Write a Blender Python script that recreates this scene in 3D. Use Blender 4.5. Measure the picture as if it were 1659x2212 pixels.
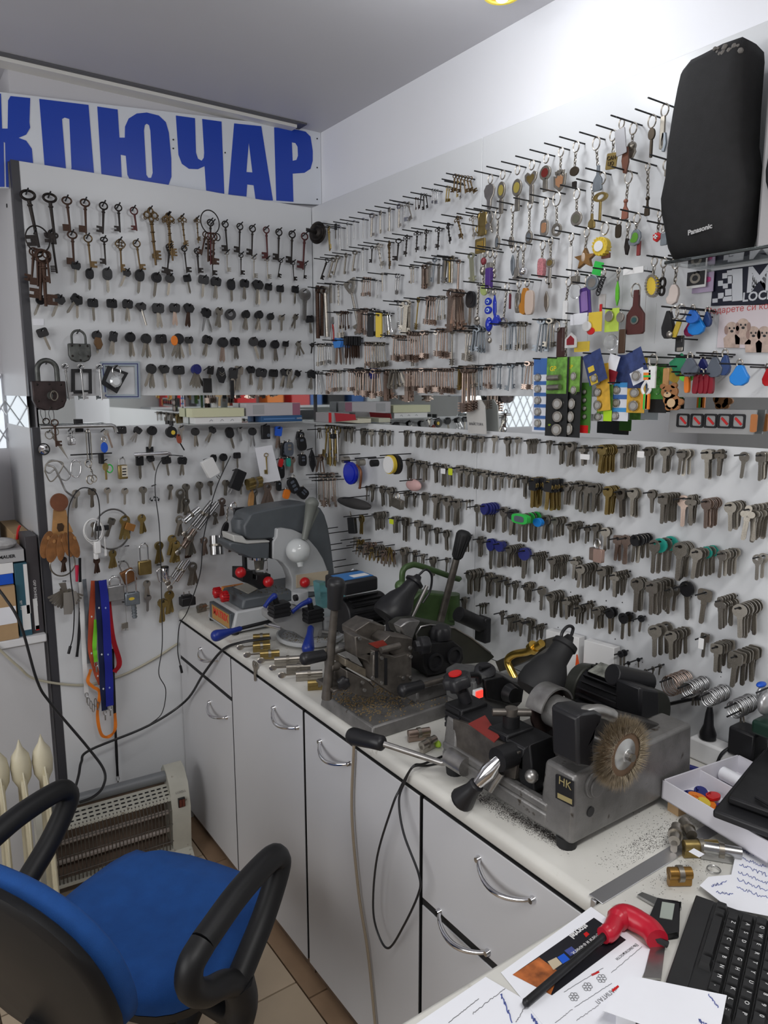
import bpy, math, random
from math import sin, cos, pi, radians, sqrt, atan2, hypot
from mathutils import Vector, Matrix, Euler
from mathutils.geometry import tessellate_polygon

for _o in list(bpy.data.objects):
    bpy.data.objects.remove(_o, do_unlink=True)
SC = bpy.context.scene
COL = SC.collection
RND = random.Random(7)

# ------------------------------------------------------------------ camera
# metres; the key panels meet in the corner x=0, y=0; back panel is y=0, side panel is x=0, floor z=0
FPX, YAW, PIT, ROL = 1577.75,0.611779,0.164843,-0.001963
CAM = Vector((-1.39692,-2.44640,1.56))
FW = Vector((sin(YAW) * cos(PIT), cos(YAW) * cos(PIT),-sin(PIT)))
_r0 = Vector((cos(YAW),-sin(YAW),0)); _u0 = _r0.cross(FW)
RT = _r0 * cos(ROL) + _u0 * sin(ROL); UP = -_r0 * sin(ROL) + _u0 * cos(ROL)
cd = bpy.data.cameras.new('camera')
cam = bpy.data.objects.new('camera', cd); COL.objects.link(cam)
cam.matrix_world = Matrix(((RT.x, UP.x,-FW.x, CAM.x),(RT.y, UP.y,-FW.y, CAM.y),(RT.z, UP.z,-FW.z, CAM.z),(0,0,0,1)))
cd.sensor_fit = 'HORIZONTAL'; cd.sensor_width = 36; cd.lens = FPX / 1659 * 36; cd.clip_start = .02
SC.camera = cam

# ------------------------------------------------------------------ light
SC.view_settings.view_transform = 'Standard'; SC.view_settings.look = 'None'
SC.view_settings.gamma = 1; SC.view_settings.use_curve_mapping = False
SC.view_settings.exposure = 0.43
W = bpy.data.worlds.new('sky'); SC.world = W; W.use_nodes = True
W.node_tree.nodes['Background'].inputs[0].default_value = (.92,.95,1.0,1)
W.node_tree.nodes['Background'].inputs[1].default_value = 1.0
def area(name, loc, aim, sx, sy, watts, col):
    l = bpy.data.lights.new(name, 'AREA'); l.shape = 'RECTANGLE'; l.size = sx; l.size_y = sy; l.energy = watts; l.color = col
    o = bpy.data.objects.new(name, l); COL.objects.link(o); o.location = loc
    o.rotation_euler = (Vector(aim) - Vector(loc)).to_track_quat('-Z', 'Y').to_euler(); return o
# daylight falling through the shop window in the wall opposite the side panel, and an added overhead area light, unseen and without a fixture
area('window_daylight',(-3.28,-1.75,1.70),(0,-1.75,1.40),2.3,1.35,22,(1.0,.985,.965))
area('added_overhead_light',(-1.0,-2.6,2.44),(-1.0,-2.6,0),1.2,.25,14,(1.0,.99,.97))
pl = bpy.data.lights.new('ceiling_lamp_light', 'POINT'); pl.energy = 3.3; pl.color = (.96,.98,1.0); pl.shadow_soft_size = .055
plo = bpy.data.objects.new('ceiling_lamp_light', pl); COL.objects.link(plo); plo.location = (-.30,-1.12,2.36)

# ------------------------------------------------------------------ pixel helpers (1659 x 2212 photograph)
def ray(px, py): return FW + RT * ((px - 829.5) / FPX) - UP * ((py - 1106) / FPX)
def at(px, py, ax, v):
    d = ray(px, py); i = 'XYZ'.index(ax); return CAM + d * ((v - CAM[i]) / d[i])
def proj(P):
    d = Vector(P) - CAM; z = d.dot(FW); return (829.5 + FPX * d.dot(RT) / z,1106 - FPX * d.dot(UP) / z)
class Crop:
    def __init__(s, x, y, k): s.x, s.y, s.k = x, y, k
    def __call__(s, u, v): return (s.x + u / s.k, s.y + v / s.k)
PX = Crop(0,0,1)
def trY(crop, pts, Y): return [(lambda P: (P.x, P.z))(at(*crop(u, v), 'Y', Y)) for u, v in pts]
def trX(crop, pts, X): return [(lambda P: (P.y, P.z))(at(*crop(u, v), 'X', X)) for u, v in pts]
def trZ(crop, pts, Z): return [(lambda P: (P.x, P.y))(at(*crop(u, v), 'Z', Z)) for u, v in pts]

# ------------------------------------------------------------------ materials
MATS = {}
def mat(name, col, rough=.5, metal=0., var=0., vscale=30., bump=0., bscale=200., spec=.5, trans=0., alpha=1., emit=0., coat=0., ior=1.45, dirt=None):
    if name in MATS: return MATS[name]
    m = bpy.data.materials.new(name); m.use_nodes = True; MATS[name] = m
    nt = m.node_tree; b = nt.nodes['Principled BSDF']
    if isinstance(col, str):
        h = col.lstrip('#'); col = [int(h[i:i + 2],16) / 255 for i in (0,2,4)]
        col = [c / 12.92 if c <= .04045 else ((c + .055) / 1.055) ** 2.4 for c in col]
    c4 = (*col,1)
    b.inputs['Base Color'].default_value = c4; b.inputs['Roughness'].default_value = rough; b.inputs['Metallic'].default_value = metal
    b.inputs['Specular IOR Level'].default_value = spec; b.inputs['Transmission Weight'].default_value = trans
    b.inputs['Alpha'].default_value = alpha; b.inputs['Coat Weight'].default_value = coat; b.inputs['IOR'].default_value = ior
    if emit: b.inputs['Emission Color'].default_value = c4; b.inputs['Emission Strength'].default_value = emit
    tc = None
    def noise(scale, detail=4):
        nonlocal tc
        if tc is None: tc = nt.nodes.new('ShaderNodeTexCoord')
        n = nt.nodes.new('ShaderNodeTexNoise'); n.inputs['Scale'].default_value = scale; n.inputs['Detail'].default_value = detail
        nt.links.new(tc.outputs['Object'], n.inputs['Vector']); return n
    if var:
        n = noise(vscale); r = nt.nodes.new('ShaderNodeValToRGB'); r.color_ramp.elements[0].position = .3; r.color_ramp.elements[1].position = .7
        k = 1 - var; r.color_ramp.elements[0].color = (*[x * k for x in col],1); r.color_ramp.elements[1].color = (*[min(1, x * (1 + var * .6)) for x in col],1)
        nt.links.new(n.outputs['Fac'], r.inputs['Fac']); out = r.outputs['Color']
        if dirt:   # (colour, scale, threshold): flecks with a shape of their own
            n2 = noise(dirt[1],6); r2 = nt.nodes.new('ShaderNodeValToRGB'); r2.color_ramp.elements[0].position = dirt[2]; r2.color_ramp.elements[1].position = min(1, dirt[2] + .06)
            r2.color_ramp.elements[0].color = (0,0,0,1); r2.color_ramp.elements[1].color = (1,1,1,1)
            nt.links.new(n2.outputs['Fac'], r2.inputs['Fac'])
            mx = nt.nodes.new('ShaderNodeMix'); mx.data_type = 'RGBA'; nt.links.new(r2.outputs['Color'], mx.inputs['Factor'])
            nt.links.new(out, mx.inputs['A']); mx.inputs['B'].default_value = (*dirt[0],1); out = mx.outputs['Result']
        nt.links.new(out, b.inputs['Base Color'])
    if bump:
        n = noise(bscale,3); bn = nt.nodes.new('ShaderNodeBump'); bn.inputs['Strength'].default_value = bump; bn.inputs['Distance'].default_value = .002
        nt.links.new(n.outputs['Fac'], bn.inputs['Height']); nt.links.new(bn.outputs['Normal'], b.inputs['Normal'])
    return m

IRON = mat('dark_iron',(.035,.03,.028),.5,.75,.45,60)
RUST = mat('rusty_iron',(.075,.042,.03),.6,.6,.5,60)
REDRUST = mat('red_rust',(.10,.03,.03),.6,.4,.4,60)
BRONZE = mat('antique_bronze',(.13,.085,.04),.42,.85,.5,80)
NICK = mat('nickel',(.43,.40,.355),.32,.95,.2,40)
NICKD = mat('dull_nickel',(.315,.29,.25),.36,.9,.25,40)
STEEL = mat('steel',(.44,.44,.44),.28,.95,.15,40)
CHROME = mat('chrome',(.78,.78,.80),.1,1.)
BRASS = mat('brass',(.36,.265,.10),.34,.9,.25,40)
GOLD = mat('gold_brass',(.75,.50,.12),.22,.95,.1,40)
COPPER = mat('copper_steel',(.37,.285,.24),.32,.9,.2,40)
ZINCK = mat('grey_zinc',(.25,.28,.31),.45,.8,.2,40)
BLK = mat('black_plastic',(.012,.012,.014),.42)
BLKR = mat('black_rubber',(.010,.010,.011),.62)
BLKM = mat('black_metal',(.022,.022,.024),.45,.5,.3,40)
LAM = mat('grey_laminate',(.53,.53,.545),.38,0,.03,3)
PANW = mat('panel_laminate',(.655,.67,.69),.32,0,.03,2.5)
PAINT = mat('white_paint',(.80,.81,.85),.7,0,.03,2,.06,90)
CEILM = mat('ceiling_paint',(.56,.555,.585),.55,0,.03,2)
WHITE = mat('white_plastic',(.75,.75,.75),.4)
PAPER = mat('paper',(.80,.81,.86),.7,0,.04,8)
BLUEP = mat('blue_plastic',(.012,.09,.55),.4)
NAVYP = mat('navy_plastic',(.02,.025,.16),.45)
REDP = mat('red_plastic',(.55,.015,.015),.35)
GREENP = mat('green_plastic',(.03,.45,.07),.4)
ORANGEP = mat('orange_plastic',(.75,.20,.02),.4)
YELLP = mat('yellow_plastic',(.66,.48,.05),.4)
PURP = mat('purple_plastic',(.07,.03,.20),.45)
LEATH = mat('tan_leather',(.24,.10,.03),.55,0,.35,40,.3,300)
WOOD = mat('wood',(.42,.22,.08),.5,0,.3,20)
CLEAR = mat('clear_plastic',(.95,.95,.95),.12,0, trans=1., ior=1.2)
def cm(hexa, rough=.5): return mat('paint_' + hexa, hexa, rough)

# ------------------------------------------------------------------ mesh builder
I4 = Matrix.Identity(4)
def TR(loc=(0,0,0), rot=(0,0,0), sc=1):
    s = sc if hasattr(sc, '__len__') else (sc, sc, sc)
    return Matrix.LocRotScale(Vector(loc), Euler(rot), Vector(s))
class B:
    def __init__(s): s.v = []; s.f = []; s.M = I4
    def at(s, M): s.M = M; return s
    def add(s, vs, fs):
        n = len(s.v); s.v += [tuple(s.M @ Vector(p)) for p in vs]; s.f += [tuple(i + n for i in f) for f in fs]; return s
    def box(s, lo, hi):
        (a, b, c),(d, e, g) = lo, hi
        return s.add([(a, b, c),(d, b, c),(d, e, c),(a, e, c),(a, b, g),(d, b, g),(d, e, g),(a, e, g)],
                     [(0,3,2,1),(4,5,6,7),(0,1,5,4),(1,2,6,5),(2,3,7,6),(3,0,4,7)])
    def cbox(s, c, d): return s.box([c[i] - d[i] / 2 for i in range(3)], [c[i] + d[i] / 2 for i in range(3)])
    def frus(s, lo, hi, lo2, hi2, z0, z1):   # tapered box
        a = [(lo[0], lo[1], z0),(hi[0], lo[1], z0),(hi[0], hi[1], z0),(lo[0], hi[1], z0),(lo2[0], lo2[1], z1),(hi2[0], lo2[1], z1),(hi2[0], hi2[1], z1),(lo2[0], hi2[1], z1)]
        return s.add(a, [(0,3,2,1),(4,5,6,7),(0,1,5,4),(1,2,6,5),(2,3,7,6),(3,0,4,7)])
    def rings(s, rows, closed=False, caps=True):
        n = len(rows[0]); vs = [p for r in rows for p in r]; fs = []; k = len(rows)
        for i in range(k if closed else k - 1):
            a, b = i * n,((i + 1) % k) * n
            for j in range(n): fs.append((a + j, a + (j + 1) % n, b + (j + 1) % n, b + j))
        if caps and not closed: fs.append(tuple(range(n - 1,-1,-1))); fs.append(tuple((k - 1) * n + j for j in range(n)))
        return s.add(vs, fs)
    def cyl(s, p0, p1, r0, r1=None, n=14):
        r1 = r0 if r1 is None else r1; p0 = Vector(p0); p1 = Vector(p1); d = (p1 - p0).normalized()
        u = d.orthogonal().normalized(); w = d.cross(u)
        mk = lambda p, r: [tuple(p + (u * cos(2 * pi * j / n) + w * sin(2 * pi * j / n)) * r) for j in range(n)]
        return s.rings([mk(p0, max(r0,1e-5)), mk(p1, max(r1,1e-5))])
    def tube(s, pts, r, n=6, closed=False):
        P = [Vector(p) for p in pts]; k = len(P); rows = []; u = None
        for i in range(k):
            if closed: d = P[(i + 1) % k] - P[i - 1]
            else: d = P[min(i + 1, k - 1)] - P[max(i - 1,0)]
            d.normalize()
            u = d.orthogonal().normalized() if u is None else (u - d * u.dot(d)).normalized()
            w = d.cross(u); rr = r[i] if hasattr(r, '__len__') else r
            rows.append([tuple(P[i] + (u * cos(2 * pi * j / n) + w * sin(2 * pi * j / n)) * rr) for j in range(n)])
        return s.rings(rows, closed)
    def ring(s, c, ru, rv, r, u=(1,0,0), v=(0,0,1), n=20, m=6):
        c = Vector(c); u = Vector(u); v = Vector(v)
        return s.tube([c + u * (ru * cos(2 * pi * i / n)) + v * (rv * sin(2 * pi * i / n)) for i in range(n)], r, m, True)
    def lathe(s, prof, c=(0,0,0), axis=(0,0,1), n=24):
        c = Vector(c); d = Vector(axis).normalized(); u = d.orthogonal().normalized(); w = d.cross(u)
        return s.rings([[tuple(c + d * z + (u * cos(2 * pi * j / n) + w * sin(2 * pi * j / n)) * max(r,1e-5)) for j in range(n)] for r, z in prof])
    def sph(s, c, r, n=16, m=10):
        rx, ry, rz = r if hasattr(r, '__len__') else (r, r, r)
        rows = [[(c[0] + rx * max(sin(pi * i / m),1e-4) * cos(2 * pi * j / n), c[1] + ry * max(sin(pi * i / m),1e-4) * sin(2 * pi * j / n), c[2] + rz * -cos(pi * i / m)) for j in range(n)] for i in range(m + 1)]
        return s.rings(rows)
    def prism(s, outer, t0, t1, holes=(), plane='XZ'):
        """outline in the plane, thickness from t0 to t1 along the third axis"""
        loops = [list(outer)] + [list(h) for h in holes]; flat = [p for l in loops for p in l]; n = len(flat)
        P = {'XZ': lambda a, b, t: (a, t, b), 'YZ': lambda a, b, t: (t, a, b), 'XY': lambda a, b, t: (a, b, t)}[plane]
        vs = [P(a, b, t0) for a, b in flat] + [P(a, b, t1) for a, b in flat]
        tri = tessellate_polygon([[Vector((a, b,0)) for a, b in l] for l in loops])
        area2 = sum(outer[i][0] * outer[(i + 1) % len(outer)][1] - outer[(i + 1) % len(outer)][0] * outer[i][1] for i in range(len(outer)))
        fs = []
        for a, b, c in tri:
            A, Bq, Cq = flat[a], flat[b], flat[c]
            if (Bq[0] - A[0]) * (Cq[1] - A[1]) - (Bq[1] - A[1]) * (Cq[0] - A[0]) < 0: b, c = c, b
            if plane == 'XZ': fs += [(a, b, c),(a + n, c + n, b + n)] if t0 < t1 else [(a, c, b),(a + n, b + n, c + n)]
            else: fs += [(a, c, b),(a + n, b + n, c + n)] if t0 < t1 else [(a, b, c),(a + n, c + n, b + n)]
        k = 0
        for l in loops:
            m = len(l); ar = sum(l[i][0] * l[(i + 1) % m][1] - l[(i + 1) % m][0] * l[i][1] for i in range(m))
            flip = ((ar < 0) != (k > 0)) != (plane == 'XZ') != (t0 > t1)
            for i in range(m):
                j = (i + 1) % m; q = (k + i, k + j, k + j + n, k + i + n)
                fs.append(q[::-1] if flip else q)
            k += m
        return s.add(vs, fs)
def rrect(w, h, r, n=4, cx=0, cy=0):
    o = []
    for qx, qy, a in ((1,1,0),(-1,1,90),(-1,-1,180),(1,-1,270)):
        for i in range(n + 1):
            t = radians(a + 90 * i / n); o.append((cx + qx * (w / 2 - r) + r * cos(t), cy + qy * (h / 2 - r) + r * sin(t)))
    return o
def ell(rx, ry, n=16, cx=0, cy=0): return [(cx + rx * cos(2 * pi * i / n), cy + ry * sin(2 * pi * i / n)) for i in range(n)]
def mesh(name, b, m, angle=50):
    me = bpy.data.meshes.new(name); me.from_pydata(b.v, [], b.f); me.update()
    me.materials.append(m)
    if angle:
        me.polygons.foreach_set('use_smooth', [True] * len(me.polygons)); me.set_sharp_from_angle(angle=radians(angle))
    return me
def obj(name, me, parent=None, M=None):
    o = bpy.data.objects.new(name, me); COL.objects.link(o)
    if parent is not None: o.parent = parent
    if M is not None: o.matrix_basis = M
    return o
def part(name, b, m, parent, M=None, bev=0, label=None, angle=50):
    o = obj(name, mesh(name, b, m, angle), parent, M)
    if bev:
        d = o.modifiers.new('bevel', 'BEVEL'); d.width = bev; d.segments = 2; d.limit_method = 'ANGLE'; d.angle_limit = radians(40)
    if label: o['label'] = label
    return o
def tag(o, label, cat, group=None):
    o['label'] = label; o['category'] = cat
    if group: o['group'] = group
    return o
def thing(name, label, cat, loc=(0,0,0), rz=0, group=None, M=None):
    o = obj(name, None, None, M if M is not None else TR(loc,(0,0, rz))); o.empty_display_size = .03
    return tag(o, label, cat, group)
def single(name, b, m, label, cat, group=None, M=None, bev=0, angle=50):
    return tag(part(name, b, m, None, M, bev, angle=angle), label, cat, group)
def struct(name, b, m, parent=None, bev=0, kind='structure'):
    o = part(name, b, m, parent, bev=bev)
    if parent is None: o['kind'] = kind
    return o
def text_mesh(name, s, m, size=1., ext=.0, align='CENTER', bold=0.):
    c = bpy.data.curves.new(name, 'FONT'); c.body = s; c.size = size; c.extrude = ext; c.align_x = align; c.align_y = 'CENTER'; c.offset = bold; c.resolution_u = 3
    o = bpy.data.objects.new(name, c); COL.objects.link(o); bpy.context.view_layer.update()
    me = bpy.data.meshes.new_from_object(o); bpy.data.objects.remove(o); me.materials.clear(); me.materials.append(m); return me
def frame(o, x, y):   # matrix with local x, y axes given as world directions
    x = Vector(x).normalized(); z = x.cross(Vector(y)).normalized(); y = z.cross(x)
    o = Vector(o); return Matrix(((x.x, y.x, z.x, o.x),(x.y, y.y, z.y, o.y),(x.z, y.z, z.z, o.z),(0,0,0,1)))
def arc(pts, n=8):   # smooth curve through points (Catmull-Rom)
    P = [Vector(p) for p in pts]; P = [P[0] * 2 - P[1]] + P + [P[-1] * 2 - P[-2]]; out = []
    for i in range(1, len(P) - 2):
        a, b, c, d = P[i - 1:i + 3]
        for j in range(n):
            t = j / n; out.append(.5 * ((2 * b) + (c - a) * t + (2 * a - 5 * b + 4 * c - d) * t * t + (3 * b - a - 3 * c + d) * t ** 3))
    return out + [P[-2]]
# ================================================================== the room
TOPZ, MT, MB, CZ, WT, XL = 2.217,1.545,1.449,2.49,.80,-.99
b = B().box((-3.3,-4.2,-.02),(.04,.5,-.012)); floor = struct('floor', b, mat('tile_grout',(.20,.16,.12),.8,0,.2,20))
TILE = mat('beige_tile',(.50,.40,.29),.3,0,.14,5, dirt=((.20,.15,.10),9,.66))
ts = .333; tm = mesh('tile', B().box((.0025,.0025,0),(ts - .0025, ts - .0025,.012)), TILE)
for i in range(8):
    for j in range(9):
        x, y = -2.60 + i * ts,-2.9 + j * ts
        if x > -.65 or y > .0: continue
        obj('tile', tm, floor, TR((x, y,-.012)))
# border course along the cabinets, browner
BT = mat('border_tile',(.33,.22,.14),.35,0,.2,8)
bm_ = mesh('border_tile', B().box((0,.0025,0),(.095, ts - .0025,.012)), BT)
for j in range(7): obj('border_tile', bm_, floor, TR((-.600,-2.3 + j * ts,-.012)))

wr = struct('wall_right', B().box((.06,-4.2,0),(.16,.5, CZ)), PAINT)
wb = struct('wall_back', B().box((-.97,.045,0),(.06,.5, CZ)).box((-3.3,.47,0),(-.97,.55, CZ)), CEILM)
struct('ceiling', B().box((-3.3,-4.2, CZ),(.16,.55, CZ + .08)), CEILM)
wf = struct('wall_front', B().box((-3.3,-4.3,0),(.16,-4.2, CZ)), mat('far_wall_paint',(.5,.5,.5),.7,0,.1,2))
# wall with the shop window: four pieces around the opening
struct('wall_left', B().box((-3.4,-4.2,0),(-3.3,.55,.95)).box((-3.4,-4.2,2.4),(-3.3,.55, CZ)).box((-3.4,-4.2,.95),(-3.3,-3.0,2.4)).box((-3.4,-.5,.95),(-3.3,.55,2.4)), MATS['far_wall_paint'])
ALU = mat('aluminium',(.6,.6,.62),.35,.9)
w1 = struct('window_1', B().box((-3.38,-3.0,.95),(-3.32,-2.95,2.4)).box((-3.38,-.55,.95),(-3.32,-.5,2.4)).box((-3.38,-1.8,.95),(-3.32,-1.75,2.4)).box((-3.38,-2.95,.95),(-3.32,-.55,1.0)).box((-3.38,-2.95,2.35),(-3.32,-.55,2.4)), ALU)
# ceiling cornice rail over the sign
rail = B(); rail.box((-1.4,-.012, CZ - .016),(-.06,.045, CZ)); struct('trim_1', rail, mat('rail_white',(.72,.71,.68),.4))
struct('rail_shade_strip', B().box((-1.4,-.03, CZ - .006),(-.03,.045, CZ - .001)), mat('rail_shadow_gap',(.10,.10,.11),.5))  # dark strip: the shade line along the rail, put in as colour

# panels of the back key wall
def panel(name, lo, hi, parent): return part(name, B().box(lo, hi), PANW, parent, bev=.0012)
pk = panel('upper_panel',(XL + .022,0, MT),(-.0005,.03, TOPZ), wb)
panel('lower_panel',(XL + .022,0,.0),(-.0005,.03, MB), wb)
EDG = mat('dark_edge_band',(.045,.045,.052),.4)
part('edge_band', B().box((XL,-.001, MT),(XL + .022,.03, TOPZ)).box((XL,-.001,.0),(XL + .022,.03, MB)), EDG, wb, label='dark grey edge strip')
part('end_panel', B().box((XL - .002,.03,0),(XL + .02,.47, MB)).box((XL - .002,.03, MT),(XL + .02,.47, TOPZ)), LAM, wb)
part('screw', B().cyl((XL - .004,.10,2.11),(XL - .002,.10,2.11),.006), BLKM, wb)
# side key wall, two panels wide above and below the mirror
JY = -.911
for nm, z0, z1 in (('upper_panel', MT, TOPZ),('lower_panel', WT + .001, MB)):
    panel(nm,(0, JY + .0008, z0),(.03,-.0005, z1), wr)
    panel(nm,(0,-2.9, z0),(.03, JY - .0008, z1), wr)
part('panel_batten', B().box((.03,-2.9, WT),(.06,.0, TOPZ - .002)), LAM, wr)
MIR = mat('mirror_glass',(.80,.83,.83),.02,1.)
single('mirror_strip', B().box((XL + .022,.004, MB),(-.004,.03, MT)), MIR, 'narrow mirror strip crossing the back key panel under the black car keys', 'mirror')
single('mirror_strip', B().box((.004, JY - .0005, MB),(.03,-.004, MT)), MIR, 'narrow mirror strip on the side panel between corner and panel joint', 'mirror')
single('mirror_strip', B().box((.004,-2.9, MB),(.03, JY - .002, MT)), MIR, 'narrow mirror strip on the side panel behind the battery cards', 'mirror')
single('mirror_strip', B().box((XL - .003,.03, MB),(XL,.47, MT)), MIR, 'short mirror strip on the end face of the back key panel', 'mirror')
# specks and nail holes on the panels
rs = random.Random(3); sb = B()
for _ in range(46):
    y, z = -rs.uniform(.95,1.85), rs.uniform(.85,1.15); sb.sph((-.0006, y, z), rs.uniform(.0008,.0018),6,4)
part('panel_specks', sb, BLKM, wr)['kind'] = 'stuff'

# ================================================================== the sign
SG = Crop(0,100,2.3042); SY = .028
def sgn(u, v): P = at(*SG(u, v), 'Y', SY); return (P.x, P.z)
tl, tr_, br = sgn(0,228), sgn(1606,418), sgn(1606,790)
k = (tr_[1] - tl[1]) / (tr_[0] - tl[0]); xl = -1.5
tr_ = (min(tr_[0],.0585), tr_[1]); br = (min(br[0],.0585), br[1])
def clear_top(p): return (p[0], max(p[1], TOPZ + .0006)) if p[0] > XL - .004 else p   # the board stands on the partition
def stand_on(L):
    out = []
    for a, q in zip(L, L[1:] + L[:1]):
        out.append(clear_top(a))
        if (a[0] - XL + .004) * (q[0] - XL + .004) < 0:
            z = a[1] + (q[1] - a[1]) * (XL - .004 - a[0]) / (q[0] - a[0]); e_ = 1 if q[0] > a[0] else -1; out += [clear_top((XL - .004 - e_ * .0008, z)), clear_top((XL - .004 + e_ * .0008, z))]
    return out
bot = [clear_top((x, br[1] + k * (x - br[0]))) for x in [br[0] - i * .05 for i in range(1,21)] + [XL - .0035]] + [(XL - .0045, br[1] + k * (XL - br[0])),(xl, br[1] + k * (xl - br[0]))]
outl = [(xl, tl[1] + k * (xl - tl[0])), tr_, br] + bot
sign = thing('shop_sign', 'long white sign with big blue Cyrillic letters above the back key panel', 'sign',(0, SY,0))
def loc0(pts): return [(x, z) for x, z in pts]
part('board', B().prism(outl,0,.012), mat('sign_white',(.70,.73,.78),.35), sign)
SBLUE = mat('sign_blue',(.012,.055,.42),.35)
LET = {
 'K': ([(-130,240),(-60,235),(-60,240),(4,236),(10,410),(38,410),(40,270),(52,248),(150,258),(146,380),(150,405),(130,440),(92,456),(130,470),(158,510),(166,600),(165,720),(30,700),(25,480),(18,476),(22,700),(-130,700)], []),
 'L': ([(195,262),(440,292),(468,640),(352,640),(356,605),(345,362),(322,355),(308,362),(330,640),(225,640)], []),
 'Yu': ([(484,300),(585,315),(594,455),(621,455),(622,400),(640,360),(680,335),(730,330),(790,345),(825,378),(840,430),(852,560),(853,650),(835,700),(800,715),(700,700),(650,680),(634,640),(626,545),(600,540),(606,660),(506,660)], [[(730,385),(742,393),(748,420),(760,630),(752,655),(738,655),(728,640),(716,420),(720,393)]]),
 'Ch': ([(875,345),(970,358),(975,530),(985,560),(1003,570),(1014,555),(1016,530),(1006,362),(1102,375),(1116,735),(1026,718),(1018,597),(985,612),(940,610),(905,585),(888,540)], []),
 'A': ([(1165,384),(1300,398),(1358,768),(1272,764),(1262,692),(1230,688),(1226,748),(1136,738)], [[(1238,478),(1256,628),(1226,626)]]),
 'R': ([(1364,404),(1480,416),(1520,425),(1545,450),(1556,520),(1556,570),(1545,610),(1515,630),(1456,634),(1460,774),(1375,768)], [[(1452,478),(1470,482),(1481,500),(1483,545),(1475,566),(1456,570)]])}
for kx,(o_, hs) in LET.items():
    part('letter', B().prism(stand_on([sgn(*p) for p in o_]),-.0012,.0, [[clear_top(sgn(*p)) for p in h] for h in hs]), SBLUE, sign)
for u, v in ((1578,460),(1578,604),(1578,762),(862,465),(862,509),(1120,530)):
    x, z = sgn(u, v); part('screw', B().cyl((x,-.002, z),(x,.0, z),.0025, n=8), BLKM, sign)

# ================================================================== counter and cabinets
MARB = mat('white_marble_laminate',(.62,.61,.57),.32,0,.07,9, dirt=((.40,.38,.33),26,.66))
FX = -.5545; CF = -.568
wt_ = B(); prof = [(CF + .008, WT - .036),(CF + .001, WT - .028),(CF, WT - .012),(CF + .004, WT - .003),(CF + .014, WT),(-.0005, WT),(-.0005, WT - .036)]
wt_.prism(prof,-1.812,-.001)
single('worktop', wt_, MARB, 'long white marbled worktop under the key cutting machines', 'worktop')
dk = B().box((-1.75,-2.75, WT - .036),(-.001,-1.8215, WT))
single('desk', dk, MARB, 'white marbled desk top with papers and keyboard', 'desk', bev=.006)
single('joint_strip', B().box((CF + .002,-1.830, WT + .0002),(-.10,-1.804, WT + .002)).box((CF - .004,-1.8213, WT - .03),(CF - .0005,-1.8122, WT + .002)), ALU, 'aluminium strip covering the joint of worktop and desk', 'trim strip', bev=.0008)
GAP = mat('dark_gap',(.012,.012,.013),.7)
HCH = CHROME
def handle(parent, y0, y1, z0, z1):   # bow handle whose feet stand at (y0,z0) and (y1,z1) on the door
    p0, p1 = Vector((FX - .014, y0, z0)), Vector((FX - .014, y1, z1)); m = (p0 + p1) / 2
    hb = B(); pts = [p0 + (p1 - p0) * t + Vector((-.028 * sin(pi * t) ** .7,0,-.012 * sin(pi * t))) for t in [i / 14 for i in range(15)]]
    hb.tube(pts, [.0035 + .002 * sin(pi * i / 14) for i in range(15)],8)
    for p in (p0, p1): hb.cyl(p + Vector((.0,0,0)), p + Vector((-.008,0,0)),.0075,.005,12)
    part('handle', hb, HCH, parent, label='curved chrome bow handle')
DZ0 = .052
def cabinet(label, y0, y1, fronts):
    t = thing('base_cabinet', label, 'cabinet')
    part('body', B().box((FX - .0115, y1 + .0005,.055),(-.03, y0 - .0005, WT - .037)), GAP, t); part('plinth', B().box((FX + .008, y1 + .001,0),(-.03, y0 - .001,.055)), mat('plinth_brown',(.16,.11,.075),.5,0,.3,15), t)
    for kind, z0, z1, h in fronts:
        d = part(kind, B().box((FX - .014, y1 + .002, z0),(FX - .0112, y0 - .002, z1)), LAM, t, bev=.001)
        if h: handle(d, *h)
def hp(a, c): P = at(*a, 'X', FX - .016); Q = at(*c, 'X', FX - .016); return (P.y, Q.y, P.z, Q.z)
cabinet('grey base cabinet beside the back wall with drawer over door',-.002,-.452, [('drawer',.636,.762, hp((433,1402),(468,1426))),('door', DZ0,.622, hp((452,1517),(489,1550)))])
cabinet('grey base cabinet with one tall door next to the corner cabinet',-.457,-.905, [('door', DZ0,.762, hp((591,1529),(642,1572)))])
cabinet('grey base cabinet with tall door and a tan cable hanging down it',-.913,-1.388, [('door', DZ0,.762, hp((691,1602),(754,1650)))])
cabinet('grey base cabinet with two wide fronts under the milling machine',-1.396,-1.815, [('drawer',.545,.762, hp((1033,1856),(1150,1944))),('drawer', DZ0,.528, hp((948,1970),(1053,2058)))])
single('desk_side_panel', B().box((-.60,-2.7,0),(-.582,-1.84, WT - .037)), LAM, 'grey side panel carrying the desk top', 'panel')

# shelf unit beyond the end of the back panel
sh = thing('shelf_cabinet', 'white low shelf cabinet beyond the dark panel edge, loaded with boxes', 'cabinet')
part('shelf_top', B().box((-1.75,-.004,.772),(XL - .006,.46,.798)), mat('shelf_white',(.72,.72,.73),.4), sh, bev=.004)
part('front_panel', B().box((-1.75,.004,0),(XL - .014,.02,.770)), LAM, sh)
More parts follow.
